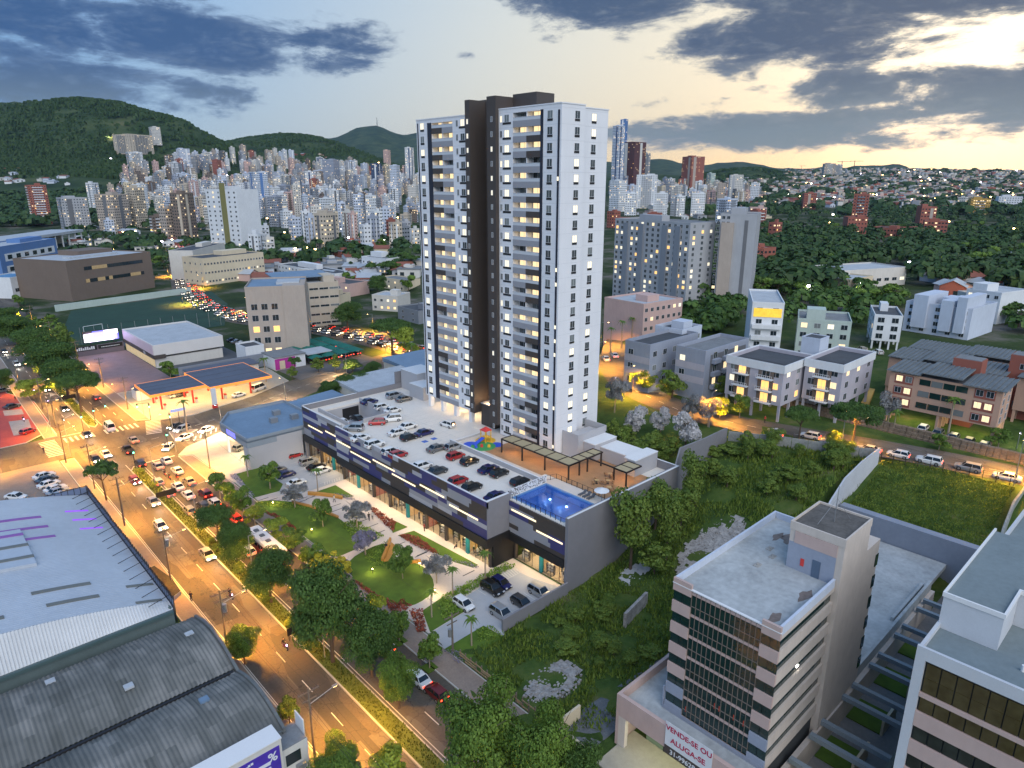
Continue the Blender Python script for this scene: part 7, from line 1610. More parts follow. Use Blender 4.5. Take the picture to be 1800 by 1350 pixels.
# sports pitch
turf = mat('sports_turf', (.018,.055,.035), .95, var=.25, scale=.1, fine=1)
pt_ = MB(); pt_.prism([(56,322), (116,322), (140,380), (150,432), (72,415), (58,360)], -.2,.05); struct(pt_.build('sports_pitch', turf), 'dark green sports pitches under nets')
pl = thing('pitch_wall', 'pale wall along the far side of the sports pitch', 'wall', (68,420,0)); b = MB(); b.prism([(66,417), (139,433), (138.6,433.8), (65.6,417.8)], 0,3.4); b.build('wall_panel', WC['green'], pl)
for i, (x, y, rz) in enumerate(((68,350,.2), (133,405,.2), (128,340,.2))):
    t = thing('football_goal', 'white football goal %s' % ('behind the led billboard', 'at the far end of the pitch', 'nearest the beige office')[i], 'goal', (x, y, .05), rz); b = MB(); b.tube((-4,0,0), (-4,0,2.6), .12); b.tube((4,0,0), (4,0,2.6), .12); b.tube((-4,0,2.6), (4,0,2.6), .12); b.build('frame', WC['white'], t, local=True)
nt_ = thing('net_fence', 'tall dark net posts round the sports pitch', 'net fence', (58,330,0))
for i in range(12): x = 58+i*5.2; b = MB(); b.cyl(x, 324,0,7,.09, n=5); b.build('post', steel_g, nt_)
b = MB()
for z in (2,4.5,7): b.tube((58,324, z), (115.2,324, z), .04, n=4)
b.build('cable', steel_d, nt_)
# ================================================================== blocks beyond the back street
def solar(t, x0, x1, y0, y1, z, n):
    for i in range(n): b = MB(); q = x0+(x1-x0)*i/n; b.box(q+.1, q+(x1-x0)/n-.25, y0, y1, z, z+.12); b.build('roof_sheet', roof_d, t, local=True)
t = building('grey_block', 'plain blue-grey four-storey block, left of a similar pair', 152.5,104,13,22,8,11, 'greyblue', 3, {'xm': [2.0], 'ym': 5}, lit=.1, roof=roof_d, parapet=1.0, win=(1.5,1.4), tank=False)
for z in (3.2,6.6): bxl('pale_band', WC['lav'], t, -11.03,-10.99,-4,4, z, z+1.7)
building('grey_block', 'rear wing of the plain blue-grey block', 166,108,13.5,10,9,11, 'bluewhite', 3, {'xm': 2, 'ym': 3}, lit=.1, roof=roof_d, parapet=1.0)
t = building('grey_block', 'blue-grey block with balconies on its dark flank', 156.5,91,13,21,8.5,11, 'greyblue', 3, {'xm': [2.2]}, lit=.1, roof=roof_g, parapet=1.0, win=(1.5,1.4), tank=False)
for z in (3.2,6.6): bxl('pale_band', WC['lav'], t, -10.53,-10.49,-4.2,4.2, z, z+1.7)
bxl('dark_flank', WC['dgrey'], t, -8,9,-4.35,-4.26,1.5,10.5)
for i in range(3):
    for x in (-6,-1,4): bxl('balcony', WC['greyblue'], t, x-1.6, x+1.6,-5.3,-4.36,1.6+i*3.3,2.7+i*3.3); inst('window', winset(1.5,1.6)['warm' if (i+x) % 3 == 0 else 'dark'], t, (x, -4.36,2.75+i*3.3), R(90))
def balcony_block(cx, cy, z0, wx, wy, h, label, lit=.3):
    t = building('balcony_block', label, cx, cy, z0, wx, wy, h, 'lav', 3, {'xm': [-wy/2+1.8, wy/2-1.8], 'ym': 3}, lit=lit, roof=roof_d, parapet=.9, base_open=3.0, win=(1.6,1.4), tank=False)
    b = MB(); hx, hy = wx/2, wy/2
    for q in ((-hx-.25,-hx, -hy-.25, hy+.25), (hx, hx+.25,-hy-.25, hy+.25), (-hx, hx, -hy-.25,-hy), (-hx, hx, hy, hy+.25)): b.box(*q, h-.8, h+1.1)
    b.build('white_fascia', WC['white'], t, local=True)
    n = 2 if wy > 10 else 1
    for j in range(n):
        y = (j-(n-1)/2)*wy*.42
        bxl('dark_bay', WC['brown'], t, -hx-.06,-hx-.01, y-1.9, y+1.9,3.1, h-.9)
        for i in range(3):
            z = 3.1+i*(h-3)/3
            bxl('balcony_slab', WC['white'], t, -hx-1.2,-hx-.06, y-1.9, y+1.9, z, z+.18)
            b = MB(); b.box(-hx-1.2,-hx-1.15, y-1.9, y+1.9, z+.95, z+1.02)
            for k in range(9): b.box(-hx-1.2,-hx-1.16, y-1.9+k*.475-.03, y-1.9+k*.475+.03, z+.18, z+.95)
            b.build('balcony_rail', WC['white'], t, local=True)
            inst('window', winset(1.8,2.1)[rb.choice(('warm', 'orange', 'dark', 'dark', 'pale'))], t, (-hx-.06, y, z+.25), 0)
    solar(t, -hx+1.5,-hx+5,-hy+1, hy-1, h+.15,4)
    return t
balcony_block(152.5,73.2,12.8,15,14,11.5, 'lilac block with two stacks of white balconies on stilts'); balcony_block(163,61.2,13.2,18,8.5,11.5, 'narrow lilac block with one stack of balconies on stilts')
building('stair_block', 'white rooftop tank tower between the two balcony blocks', 165,68.5,13,5,4.5,15.5, 'bluewhite', 4, {}, tank=False, parapet=.3, roof=roof_d)
def tiled_block(cx, cy, z0, wx, wy, h, label, detail=True):
    t = building('tiled_block', label, cx, cy, z0, wx, wy, h, wcol('tan', (.52,.33,.24)), 4, {'ym': 2}, lit=.2, roof=roof_d, parapet=0, tank=False, base_open=2.6, win=(1.3,1.3)); hx, hy = wx/2, wy/2; h0 = h
    fh_ = (h-2.6)/3.
    if detail:
        for i in range(3):
            z = 2.6+i*fh_
            for y in (-hy+3, hy-3):
                bxl('brick_panel', WC['brick'], t, -hx-.05,-hx-.01, y-1.9, y+1.9, z+.3, z+fh_-.3)
                for s in (-.95,.95): inst('window', winset(1.25,1.25)[rb.choice(('dark', 'dark', 'warm', 'pale'))], t, (-hx-.05, y+s, z+.85), 0)
            for q in range(4): b = MB(); y = -4.6+q*2.35; b.box(-hx-.09,-hx-.02, y, y+2.15, z+.85, z+2.15); b.build('pane', glass_g if (q+i) % 4 else w_pale, t, local=True)
    nr = int((wy+1.6)/1.0)
    for k in range(nr):
        y = -hy-.8+k*1.0; h = h0+(.0,.9,.25)[min(2, k*3//nr)]; b = MB(); b.prism([(-hx-.9, y), (hx+.9, y), (hx+.9, y+.94), (-hx-.9, y+.94)], [h+.1, h+.7, h+.7, h+.1], [h+.46, h+1.06, h+.80, h+.20]); b.build('roof_tile_row', mat('fibre_cement', (.17,.19,.20), .85, var=.25, scale=.5, fine=3), t, local=True)
    return t
tiled_block(168.5,39.7,13.2,8.5,21.5,10.5, 'pink and brick apartment block with grey corrugated roof, nearest the street'); tiled_block(187,45,12.6,8.5,24,10, 'second row of pink blocks with corrugated roofs', False); tiled_block(187,20,12.8,8.5,20,10, 'right-hand end of the second row of corrugated roofs', False); tiled_block(205,38,12.2,8,40,9.5, 'rearmost row of corrugated roofs', False)
for x, y, lb in ((175,38, 'brick stair house between the corrugated roofs, near one'), (188,30, 'brick stair house between the corrugated roofs, far one')): building('stair_house', lb, x, y, 14,4.6,5.5,13.2, 'brick', 3, {'xm': 1}, tank=False, parapet=0, roof=roof_g)
t, wd, h = fb('white_block', 'white cubic four-storey block on stilts with rooftop room', (1529,612), (1578,616), 18,556, 'white', 3, {'ym': 2, 'xm': 3}, lit=.1, base_open=2.6, roof=roof_d, win=(1.8,1.5))
t, wd, h = fb('stepped_white_block', 'large stepped pale block at the right with many cubic wings', (1585,580), (1700,598), 22,532, 'bluewhite', 4, {'ym': 5, 'xm': 3}, lit=.12, roof=roof_w, win=(1.4,1.3))
for x, w2, z in ((-.25,.22,3.5), (.15,.18,2.6), (.36,.14,4.2)): bxl('wing', WC['bluewhite'], t, wd*(x-w2/2), wd*(x+w2/2), -12.5,4,2, h+z)
fb('stepped_white_block', 'pale block behind the large stepped block', (1690,560), (1750,570), 18,510, 'white', 4, {'ym': 4}, lit=.15, roof=roof_w)
fb('green_block', 'pale green block with white rooftop tank', (1395,628), (1488,634), 16,563, 'green', 4, {'ym': 4, 'xp': 2}, lit=.2, roof=roof_g, win=(1.7,1.4))
t, wd, h = fb('yellow_top_block', 'white block with brightly lit yellow top floor', (1313,632), (1368,634), 26,534, 'white', 5, {'ym': 2, 'xp': 6}, lit=.05, roof=roof_w, win=(1.6,1.3), tank=False)
bxl('lit_terrace', mat('yellow_room', (.6,.4,.05), .5, var=.4, scale=.8, fine=2, emit=(1,.62,.06), es=.7), t, -wd*.44, wd*.44,-13.15,-13.05, h*.78, h*.93)
for i in range(3): bxl('balcony', WC['white'], t, -wd*.46, wd*.46,-14.2,-13.06, h*(.18+i*.2), h*(.25+i*.2))
fb('pink_block', 'pink and cream block with lit stairs beside the tower', (1060,612), (1128,600), 20,548, 'pink', 4, {'ym': 6}, lit=.3, roof=roof_d); fb('pink_block', 'pink block with olive panels and pale flat roof', (1128,604), (1196,584), 18,538, 'pink', 4, {'ym': 7}, lit=.3, roof=roof_w)
t, wd, h = fb('tall_grey_block', 'wide grey apartment slab with many lit balconies', (1076,524), (1204,530), 16,386, 'grey', 16, {'ym': 14, 'xp': 3}, lit=.24, roof=roof_g, win=(1.4,1.35))
for x in (-.33,-.12,.2,.36): bxl('balcony_stack', WC['slate'], t, wd*(x-.035), wd*(x+.035), -8.7,-8.02,2, h-1)
t, wd, h = fb('slender_grey_block', 'slender pale grey tower with blank flank and dark slot', (1254,528), (1316,532), 22,378, 'grey', 16, {'ym': [-8,-6,-4]}, lit=.15, roof=roof_g, win=(1.2,1.2))
bxl('dark_slot', WC['dgrey'], t, wd*.18, wd*.28,-11.1,-11.02,2, h-2); bxl('balcony_stack', WC['taupe'], t, -wd*.45,-wd*.1,-12.2,-11.05,2, h-3)
fb('school_hall', 'low pale school hall among the trees', (1480,508), (1590,500), 22,478, 'offwhite', 1, {'ym': 8}, lit=.1, roof=roof_w, tank=False, win=(3,1.5)); fb('school_hall', 'cream gable-ended hall before the school', (1492,520), (1531,512), 14,494, 'cream', 1, {}, roof=roof_w, tank=False)
fb('tiled_villa', 'villa with dark red tiled roof at the right edge', (1735,560), (1800,560), 20,528, 'offwhite', 2, {'ym': 5}, lit=.2, roof=roof_t, tank=False)
fb('white_terrace', 'row of white terraced houses with red water tanks', (490,480), (590,500), 14,465, 'white', 2, {'ym': 16}, lit=.15, roof=roof_d, win=(1.6,1.3)); fb('pink_terrace', 'pinkish flat-roofed house by the jam street head', (560,515), (615,522), 16,495, 'pink', 2, {'ym': 5}, lit=.1, roof=roof_d)
fb('villa', 'white villa with hipped roof below the trees', (637,478), (680,480), 14,452, 'white', 2, {'ym': 6}, lit=.3, roof=roof_g); fb('villa', 'pale two-storey house by the olive tree', (655,545), (700,548), 14,520, 'offwhite', 2, {'ym': 4}, lit=.3, roof=roof_w); fb('villa', 'grey house with round roof lights by the tower', (700,560), (736,570), 14,540, 'slate', 2, {'ym': 2}, roof=roof_d)
fb('villa', 'ochre and cream house behind the jam tree', (668,505), (712,512), 12,488, 'cream', 2, {'ym': 4}, lit=.3, roof=roof_g, tank=False); fb('villa', 'cream stair block with ochre side by the jam', (570,560), (600,562), 10,520, 'cream', 3, {'ym': 2}, roof=roof_d); fb('villa', 'red-tanked white house below the terrace row', (505,500), (545,505), 12,480, 'offwhite', 2, {'ym': 4}, roof=roof_d)
# ================================================================== the far city
rf = random.Random(42)
CN = {'white': 'white', 'offwhite': 'off-white', 'bluewhite': 'bluish white', 'grey': 'grey', 'greyblue': 'blue-grey', 'dgrey': 'dark grey', 'beige': 'beige', 'cream': 'cream', 'brown': 'brown', 'brick': 'brick red', 'pink': 'pink', 'taupe': 'taupe', 'green': 'pale green', 'ochre': 'ochre', 'blue': 'blue', 'maroon': 'maroon', 'navy': 'navy', 'lav': 'lilac', 'slate': 'slate'}
def far_tower(px, pyb, pyt, wpx, col, label, group=None, lit=.10, stripe=None, rz=None):
    p = GP(px, pyb); d = depth(*p); m = d/F_PX; h = top_z(p[0], p[1], pyt)-p[2]
    if rz is None: rz = rf.choice((0,0,.35,-.3,.6))
    k = abs(math.cos(R(47)-rz))+abs(math.sin(R(47)-rz)); w_ = max(7., wpx*m/k*rf.uniform(.95,1.1)); dp = max(7., wpx*m/k*rf.uniform(.8,1.05))
    fl = max(2, int(h/3.1)); nx = max(2, min(9, int(w_/2.8))); ny = max(2, min(9, int(dp/2.8)))
    t = building('apartment_tower', label, p[0], p[1], p[2]-2, w_, dp, h+2, col, fl, {'xm': ny, 'ym': nx}, win=(rf.uniform(1.2,1.9), 1.3), lit=lit, rz=rz, joined=True, cat='apartment tower', group=group, roof=rf.choice((roof_g, roof_w, roof_d)), parapet=.8)
    if stripe:
        s = rf.uniform(-.25,.25); b = MB(); b.box(-w_/2-.12,-w_/2-.08, dp*(s-.1), dp*(s+.1), 2, h+1); b.box(w_*(s-.1), w_*(s+.1), -dp/2-.12,-dp/2-.08,2, h+1); b.build('stripe', WC[stripe], t, local=True)
    elif rf.random() < .45:                                   # balcony bands
        b = MB()
        for i in range(fl):
            z = i*(h+2)/fl+.1; b.box(-w_*.28, w_*.28,-dp/2-1.0,-dp/2-.08, z, z+1.0); b.box(-w_/2-1.0,-w_/2-.08,-dp*.25, dp*.25, z, z+1.0)
        stuff(b.build('balconies', WC[rf.choice(('white', 'grey', col, 'slate'))], t, local=True))
    return t
HAND = [(75,394,326,40, 'brick', 'brick red tower with rooftop stair head at the left', None), (171,380,322,18, 'white', 'slim white tower behind the taupe offices', 'slate'), (205,404,342,44, 'taupe', 'taupe office with large dark glass panel', 'dgrey'), (247,400,330,28, 'beige', 'beige blank-sided tower beside the taupe office', None), (135,402,348,56, 'grey', 'broad grey office block behind the terminal', 'dgrey'),
 (237,268,238,58, 'beige', 'broad beige building high on the green hillside', None), (275,252,224,20, 'offwhite', 'pale tower standing above the hillside building', None), (326,300,262,26, 'bluewhite', 'bluish white tower on the hill shoulder', 'white'), (240,300,268,30, 'white', 'white block below the hillside building', None), (360,300,272,22, 'offwhite', 'off-white tower right of the hill shoulder', None),
 (460,372,303,34, 'bluewhite', 'tall bluish white tower with blue stripe in the middle of the city', 'blue'), (486,372,330,18, 'white', 'narrow white tower beside the blue-striped one', None), (514,392,338,24, 'pink', 'pinkish tower with brown bands', 'brown'), (526,395,325,16, 'offwhite', 'slender off-white tower with rounded top', None), (585,335,281,26, 'greyblue', 'blue-grey tower rising highest in the middle distance', None),
 (585,375,334,24, 'white', 'white tower between two black-sided ones', 'dgrey'), (545,340,302,18, 'white', 'white tower with navy glass side', 'navy'), (634,410,342,18, 'bluewhite', 'pale tower, left one of a pair', None), (655,410,344,18, 'white', 'pale tower, right one of a pair', None), (577,440,376,36, 'beige', 'beige and charcoal tower nearest in the left city', 'dgrey'), (618,420,372,26, 'offwhite', 'off-white tower with brown slot', 'brown'), (664,345,288,16, 'navy', 'navy and white tower below the antenna mountain', 'white'), (682,345,290,14, 'cream', 'narrow cream tower with orange lights', None), (697,360,291,18, 'bluewhite', 'bluish white tower near the main tower', None), (722,330,260,16, 'white', 'white tower with dark bands just left of the main tower', 'navy'), (681,290,264,12, 'pink', 'small pink tower on the hill crest', None),
 (435,420,360,20, 'white', 'white tower right of the olive-striped one', 'slate'), (455,455,412,26, 'white', 'white block with dark strips below the city', 'dgrey'), (475,458,418,18, 'offwhite', 'off-white slab at the foot of the city', None), (300,425,366,26, 'taupe', 'taupe tower left of the olive-striped one', None), (330,425,340,34, 'brown', 'brown tower behind the olive-striped one', 'beige'), (282,420,380,30, 'brown', 'low brown block with lit windows at the road', None),
 (1083,345,222,22, 'bluewhite', 'tall pale tower immediately right of the main tower', 'navy'), (1092,340,211,16, 'blue', 'tallest blue-edged tower right of the main tower', 'white'), (1109,340,251,44, 'maroon', 'maroon tower with pale centre stripe', 'offwhite'), (1134,330,270,14, 'grey', 'grey tower behind the maroon one', None), (1215,338,276,38, 'brick', 'brown-pink tower standing alone on the skyline', 'taupe'), (1248,335,305,14, 'green', 'small pale green tower right of the lone one', None), (1290,360,308,28, 'offwhite', 'off-white tower with stair head near the right woods', 'grey'), (1265,365,322,18, 'taupe', 'taupe tower beside the off-white one', None), (1135,365,308,44, 'white', 'white terraced block below the maroon tower', None), (1085,372,318,30, 'white', 'white block at the main tower shoulder', None),
 (1108,378,340,24, 'white', 'white block with lit stair below the skyline', None), (1160,380,340,26, 'white', 'white block in the row above the grey slab', None), (1190,380,345,24, 'white', 'white block right in the row above the grey slab', 'grey'), (1225,380,340,26, 'white', 'white block left of the taupe tower', None), (1275,392,350,34, 'bluewhite', 'bluish white block with terraces above the slender tower', None), (1330,385,365,34, 'pink', 'pinkish block with red roof above the woods', None),
 (1455,310,288,22, 'taupe', 'grey tower group on the far right ridge, left part', None), (1470,310,290,18, 'grey', 'grey tower group on the far right ridge, right part', None)]
for px, pb, pt, w_, col, lb, stp in HAND: far_tower(px, pb, pt, w_, col, lb, None, .12, stp)
BRK = [(1420,368,340,24, 'brick tower with grey shaft left of the woods'), (1507,402,342,36, 'tallest brick tower in the right woods'), (1500,412,382,40, 'brick base block of the tallest brick tower'), (1622,410,364,32, 'brick tower with grey shaft at the right'), (1640,416,388,46, 'brick wing of the right-hand brick tower'), (1560,418,400,60, 'long low brick row in the woods'), (1340,475,436,34, 'square brick block beside the slender grey tower'), (1360,425,392,26, 'brick block half hidden by the woods'), (1330,400,370,24, 'brick block above the slender grey tower'), (1595,418,402,44, 'pale-ended low brick block in the woods'), (1078,400,372,26, 'brick block left of the grey slab'), (1150,396,375,30, 'brick block behind the grey slab'), (1225,450,415,26, 'brick block between the grey slab and slender tower')]
for px, pb, pt, w_, lb in BRK: far_tower(px, pb, pt, w_, 'brick', lb, 'brick buildings in the woods', .16, 'taupe' if 'shaft' in lb else None)
far_tower(1718,375,350,44, 'ochre', 'ochre lamplit block on the right slope', None, .3); far_tower(1770,366,346,50, 'white', 'long white block at the right edge', None, .1); far_tower(1690,365,347,20, 'offwhite', 'off-white block left of the ochre one', None)
MARK = [('the tall brick tower', 1507,390), ('the school hall', 1530,495), ('the glowing wood lamp', 1650,480), ('the slender grey tower', 1290,460), ('the grey slab', 1140,460), ('the yellow-topped block', 1340,580), ('the green block', 1440,600), ('the stilted white block', 1550,590), ('the stepped pale block', 1640,560), ('the tiled villa', 1770,545), ('the right brick tower', 1625,400), ('the ochre block', 1718,365), ('the lone skyline tower', 1215,320), ('the maroon tower', 1110,300), ('the main tower', 735,400), ('the antenna mountain', 660,290), ('the blue-grey tower', 585,320), ('the blue-striped tower', 460,345), ('the olive-striped tower', 400,390), ('the hillside building', 237,255), ('the red tower', 75,360), ('the bus terminal', 70,425), ('the taupe office', 205,370), ('the cream block', 415,475), ('the brown block', 200,490), ('the terrace row', 540,485), ('the hipped villa', 655,470), ('the pale tower pair', 645,380), ('the ridge towers', 1462,300), ('the long white block', 1770,355), ('the far right skyline', 1650,300)]
def where(px, py):
    n, x, y = min(MARK, key=lambda m: (m[1]-px)**2+4*(m[2]-py)**2); dx, dy = px-x, py-y
    if abs(dx) > 1.5*abs(dy): r = ('left of ' if dx < 0 else 'right of '); r = ('well ' if abs(dx) > 45 else '')+r
    else: r = 'above ' if dy < 0 else 'below '; r = ('well ' if abs(dy) > 25 else '')+r
    return r+n
cnt = 0; used = []
cols = ['white']*6+['bluewhite']*5+['offwhite']*4+['grey']*3+['beige']*2+['greyblue']*2+['taupe', 'pink', 'brown', 'slate', 'cream', 'dgrey', 'brick', 'lav']
while cnt < 232:
    px = rf.uniform(225,738) if cnt < 205 else rf.uniform(1075,1330)
    lo = interp(px, [(240,345), (300,305), (340,292), (440,285), (560,300), (650,315), (740,320), (1075,330), (1330,345)]); hi = interp(px, [(240,385), (340,402), (430,430), (560,440), (740,440), (1075,352), (1330,368)])
    pb = lo+(hi-lo)*rf.random()**1.25
    if any(abs(px-u[0]) < 7 and abs(pb-u[1]) < 5 for u in used): continue
    used.append((px, pb)); t = (pb-lo)/(hi-lo)
    hp = rf.uniform(15,33)*(1+t*.85); w_ = rf.uniform(9,15)*(1+t*.7)
    if px > 1000: hp *= .75
    c_ = rf.choice(cols); stp = rf.choice((None, None, None, 'dgrey', 'white', 'slate', 'taupe')); stp = None if stp == c_ else stp
    lb = '%s %s tower%s %s' % ('tall' if hp > 32 else ('low' if hp < 19 else 'broad' if w_ > 20 else 'slim' if w_ < 13 else 'mid-height'), CN[c_], (' with %s stripe' % CN[stp]) if stp else '', where(px, pb))
    far_tower(px, pb, pb-hp, w_, c_, lb, 'towers of the far city', rf.uniform(.05,.18), stp); cnt += 1
fm = MB(); fw = MB(); fl_ = MB()                              # the dense mass of towers behind them
fmm = [WC[k] for k in ('white', 'bluewhite', 'offwhite', 'grey', 'beige', 'greyblue', 'taupe', 'slate', 'pink', 'brown')]
for i in range(420):
    px = rf.uniform(190,740) if i < 360 else rf.uniform(1075,1340)
    lo = interp(px, [(190,340), (240,300), (300,288), (440,280), (560,294), (650,305), (740,310), (1075,325), (1340,335)]); pb = lo+rf.random()*(85 if px < 800 else 30)
    p = GP(px, pb); m = depth(*p)/F_PX; w_ = max(9, rf.uniform(8,14)*m*.7); h = rf.uniform(14,30)*m*(1 if px < 800 else .7); z = p[2]; k = rf.randrange(10); x0, x1, y0, y1 = p[0]-w_/2, p[0]+w_/2, p[1]-w_*.45, p[1]+w_*.45
    fm.box(x0, x1, y0, y1, z-4, z+h, k, bot=False); fm.box(p[0]-w_*.25, p[0]+w_*.1, p[1]-w_*.2, p[1]+w_*.15, z+h, z+h+3, k, bot=False)
    n = max(2, int(w_/3)); fl = max(3, int(h/3.1))
    for j in range(fl):
        for q in range(n):
            zz = z+(j+.3)*h/fl; t_ = (q+.25)/n; u_ = (q+.72)/n
            for f in (0,1):
                g = fl_ if rf.random() < .1 else fw
                if f: g.quad([(x0+w_*t_, y0-.07, zz), (x0+w_*u_, y0-.07, zz), (x0+w_*u_, y0-.07, zz+1.4), (x0+w_*t_, y0-.07, zz+1.4)])
                else: g.quad([(x0-.07, y0+w_*.9*t_, zz), (x0-.07, y0+w_*.9*t_, zz+1.4), (x0-.07, y0+w_*.9*u_, zz+1.4), (x0-.07, y0+w_*.9*u_, zz)])
fo = tag(fm.build('distant_towers', fmm), 'dense mass of small pale towers rising behind the nearer city towers', 'towers', kind='stuff')
stuff(fw.build('dark_windows', glass, fo)); stuff(fl_.build('lit_windows', warmlit, fo))
# low houses on the slopes
def house_mesh(wall, roofm, gable):
    b = MB(); b.box(-.5,.5,-.5,.5,-.4,.5,0, bot=False)
    if gable: b.quad([(-.56,-.56,.5), (.56,-.56,.5), (.56,0,.78), (-.56,0,.78)], 1); b.quad([(-.56,0,.78), (.56,0,.78), (.56,.56,.5), (-.56,.56,.5)], 1); b.quad([(.5,-.5,.5), (.5,.5,.5), (.5,0,.77)], 0); b.quad([(-.5,.5,.5), (-.5,-.5,.5), (-.5,0,.77)], 0)
    else: b.box(-.53,.53,-.53,.53,.5,.56,1); b.box(-.2,.2,-.1,.3,.56,.75,0)
    for y in (-.25,.2): b.quad([(-.51, y, .05), (-.51, y, .3), (-.51, y+.18,.3), (-.51, y+.18,.05)], 2)
    for x in (-.25,.2): b.quad([(x, -.51,.05), (x+.18,-.51,.05), (x+.18,-.51,.3), (x, -.51,.3)], 2 if x < 0 else 3)
    return b.mesh('house', [WC[wall], roofm, glass, warmlit if rf.random() < .35 else glass])
HM = []
for wl in ('white', 'offwhite', 'bluewhite', 'beige', 'pink', 'grey', 'brick', 'cream'):
    for rm, g in ((roof_t, True), (roof_g, False), (roof_w, True)): HM.append((wl, 'red-tiled' if rm is roof_t else ('flat grey' if rm is roof_g else 'pale'), house_mesh(wl, rm, g)))
spots = []
for i in range(150):
    r = rf.random(); spots.append((rf.uniform(430,735), rf.uniform(418,500)) if r < .42 else ((rf.uniform(120,345), rf.uniform(385,440)) if r < .66 else ((rf.uniform(1075,1350), rf.uniform(350,392)) if r < .86 else (rf.uniform(1640,1800), rf.uniform(440,520)))))
while len(spots) < 295:
    r = rf.random()
    if r < .10: px, py = rf.uniform(0,36), rf.uniform(298,324)
    elif r < .16: px, py = rf.uniform(74,122), rf.uniform(309,326)
    elif r < .24: px, py = rf.uniform(505,580), rf.uniform(266,292)
    elif r < .42: px, py = rf.uniform(1240,1400), rf.uniform(318,362)
    else: px, py = rf.uniform(1400,1800), rf.uniform(316,372)
    spots.append((px, py))
for px, py in spots:
    p = GP(px, py); wl, rn, me = rf.choice(HM if px > 300 else HM[:9]); s = rf.uniform(9,16)
    o = inst('house', me, None, p, rf.uniform(0,3.1), (s, s*rf.uniform(.7,1.2), rf.uniform(6,10))); tag(o, '%s house with %s roof %s' % (CN[wl], rn, where(px, py)), 'house', 'low houses of the city')
hb = MB(); hm_ = [WC['offwhite'], WC['beige'], WC['pink'], WC['grey'], roof_t, roof_g, WC['brick'], warmlit, WC['taupe'], roof_d]
for i in range(2700):
    px, py = rf.uniform(1380,1830), 297+rf.random()**1.1*64
    if rf.random() < .15: px, py = rf.uniform(1230,1400), rf.uniform(316,365)
    p = GP(px, py); s = rf.uniform(7,13); a = rf.uniform(0,1.5); h = rf.uniform(4,9); c_, s_ = math.cos(a)*s/2, math.sin(a)*s/2
    q = [(p[0]+c_-s_, p[1]+s_+c_), (p[0]-c_-s_, p[1]-s_+c_), (p[0]-c_+s_, p[1]-s_-c_), (p[0]+c_+s_, p[1]+s_-c_)]
    hb.prism(q, p[2]-3, p[2]+h, rf.choice((0,1,1,2,3,3,6,8,8)), rf.choice((4,4,5,5,9,9,3)))
    if rf.random() < .05: hb.box(p[0]-1.3, p[0]+1.3, p[1]-1.3, p[1]+1.3, p[2]+h, p[2]+h+2,7)
tag(hb.build('hillside_houses', hm_), 'dense mass of small houses covering the far right hillside', 'houses', kind='stuff')
# trees of the woods and streets
AD = {'wood': 'dark rounded', 'wood2': 'mid-green', 'wood3': 'flat-topped dark', 'big': 'dense dark'}
bx_ = [(1470,1600,470,520), (1300,1375,525,640), (1060,1205,375,615), (1250,1322,370,540), (1385,1495,555,640), (1520,1585,545,625), (1580,1760,505,605)]
def free(px, py): return not any(b[0] < px < b[1] and b[2] < py < b[3] for b in bx_)
def wood(n, x0, x1, y0, y1, kits, wr, hr, group):
    while n > 0:
        px, py = rf.uniform(x0, x1), rf.uniform(y0, y1)
        if not free(px, py): continue
        n -= 1; k = rf.choice(kits); w_ = rf.uniform(*wr); p = GP(px, py); tree(k, p, w_, rf.uniform(*hr), '%s %s tree %s' % ('big' if w_ > (wr[0]+wr[1])/2 else 'smaller', AD[k], where(px, py)), group)
wood(52,1200,1810,400,505,('wood', 'wood', 'wood3', 'wood2'), (12,19), (9,14), 'trees of the right-hand wood')
wood(38,1210,1810,500,575,('wood', 'wood3', 'wood2'), (8,13), (6,10), 'trees at the near edge of the wood')
wood(26,600,736,440,520,('wood', 'wood2', 'wood3'), (8,15), (7,12), 'trees left of the main tower')
wood(12,255,345,430,500,('wood', 'wood2'), (8,14), (6,11), 'trees along the far jam street')
wood(10,0,110,500,600,('wood', 'wood2'), (5,10), (4,8), 'trees at the upper left avenue')
def woodland(name, label, n, f, wr, hr, leaf, q=34):
    mb = MB(); rg = random.Random(n)
    for i in range(n):
        px, py = f(rg)
        if not free(px, py): continue
        p = GP(px, py); w_ = rg.uniform(*wr)/2; h = rg.uniform(*hr)
        for k in range(q):
            a, e = rg.uniform(0,6.28), rg.uniform(-.2,1.5); nx, ny, nz = math.cos(a)*math.cos(e), math.sin(a)*math.cos(e), math.sin(e); r = rg.uniform(.75,1.05)
            c_ = Vector((p[0]+nx*w_*r, p[1]+ny*w_*r, p[2]+h*.55+nz*h*.45*r)); nr = Vector((nx+rg.uniform(-.5,.5), ny+rg.uniform(-.5,.5), nz+rg.uniform(-.3,.6))).normalized(); u = nr.orthogonal().normalized(); v = nr.cross(u); s = w_*rg.uniform(.5,.9)*3/math.sqrt(q)
            mb.quad([c_-u*s, c_-v*s*.8, c_+u*s, c_+v*s*.9])
    tag(mb.build(name, LG[leaf]), label, 'woodland', kind='stuff')
woodland('woodland', 'dark mass of trees filling the right-hand wood', 620, lambda g: (g.uniform(1200,1815), g.uniform(372,520)), (11,19), (8,13), 'wood', 80)
woodland('woodland', 'trees and bushes round the right-hand apartment blocks', 260, lambda g: (g.uniform(1200,1815), g.uniform(515,585)), (6,11), (4,8), 'dark', 80)
woodland('woodland', 'dark trees along the foot of the green hill', 330, lambda g: (g.uniform(-20,300), g.uniform(345,400)), (16,28), (9,16), 'wood', 40)
woodland('woodland', 'dark trees scattered through the left-hand city', 300, lambda g: (g.uniform(120,738), g.uniform(330,470)), (10,20), (6,12), 'wood', 40)
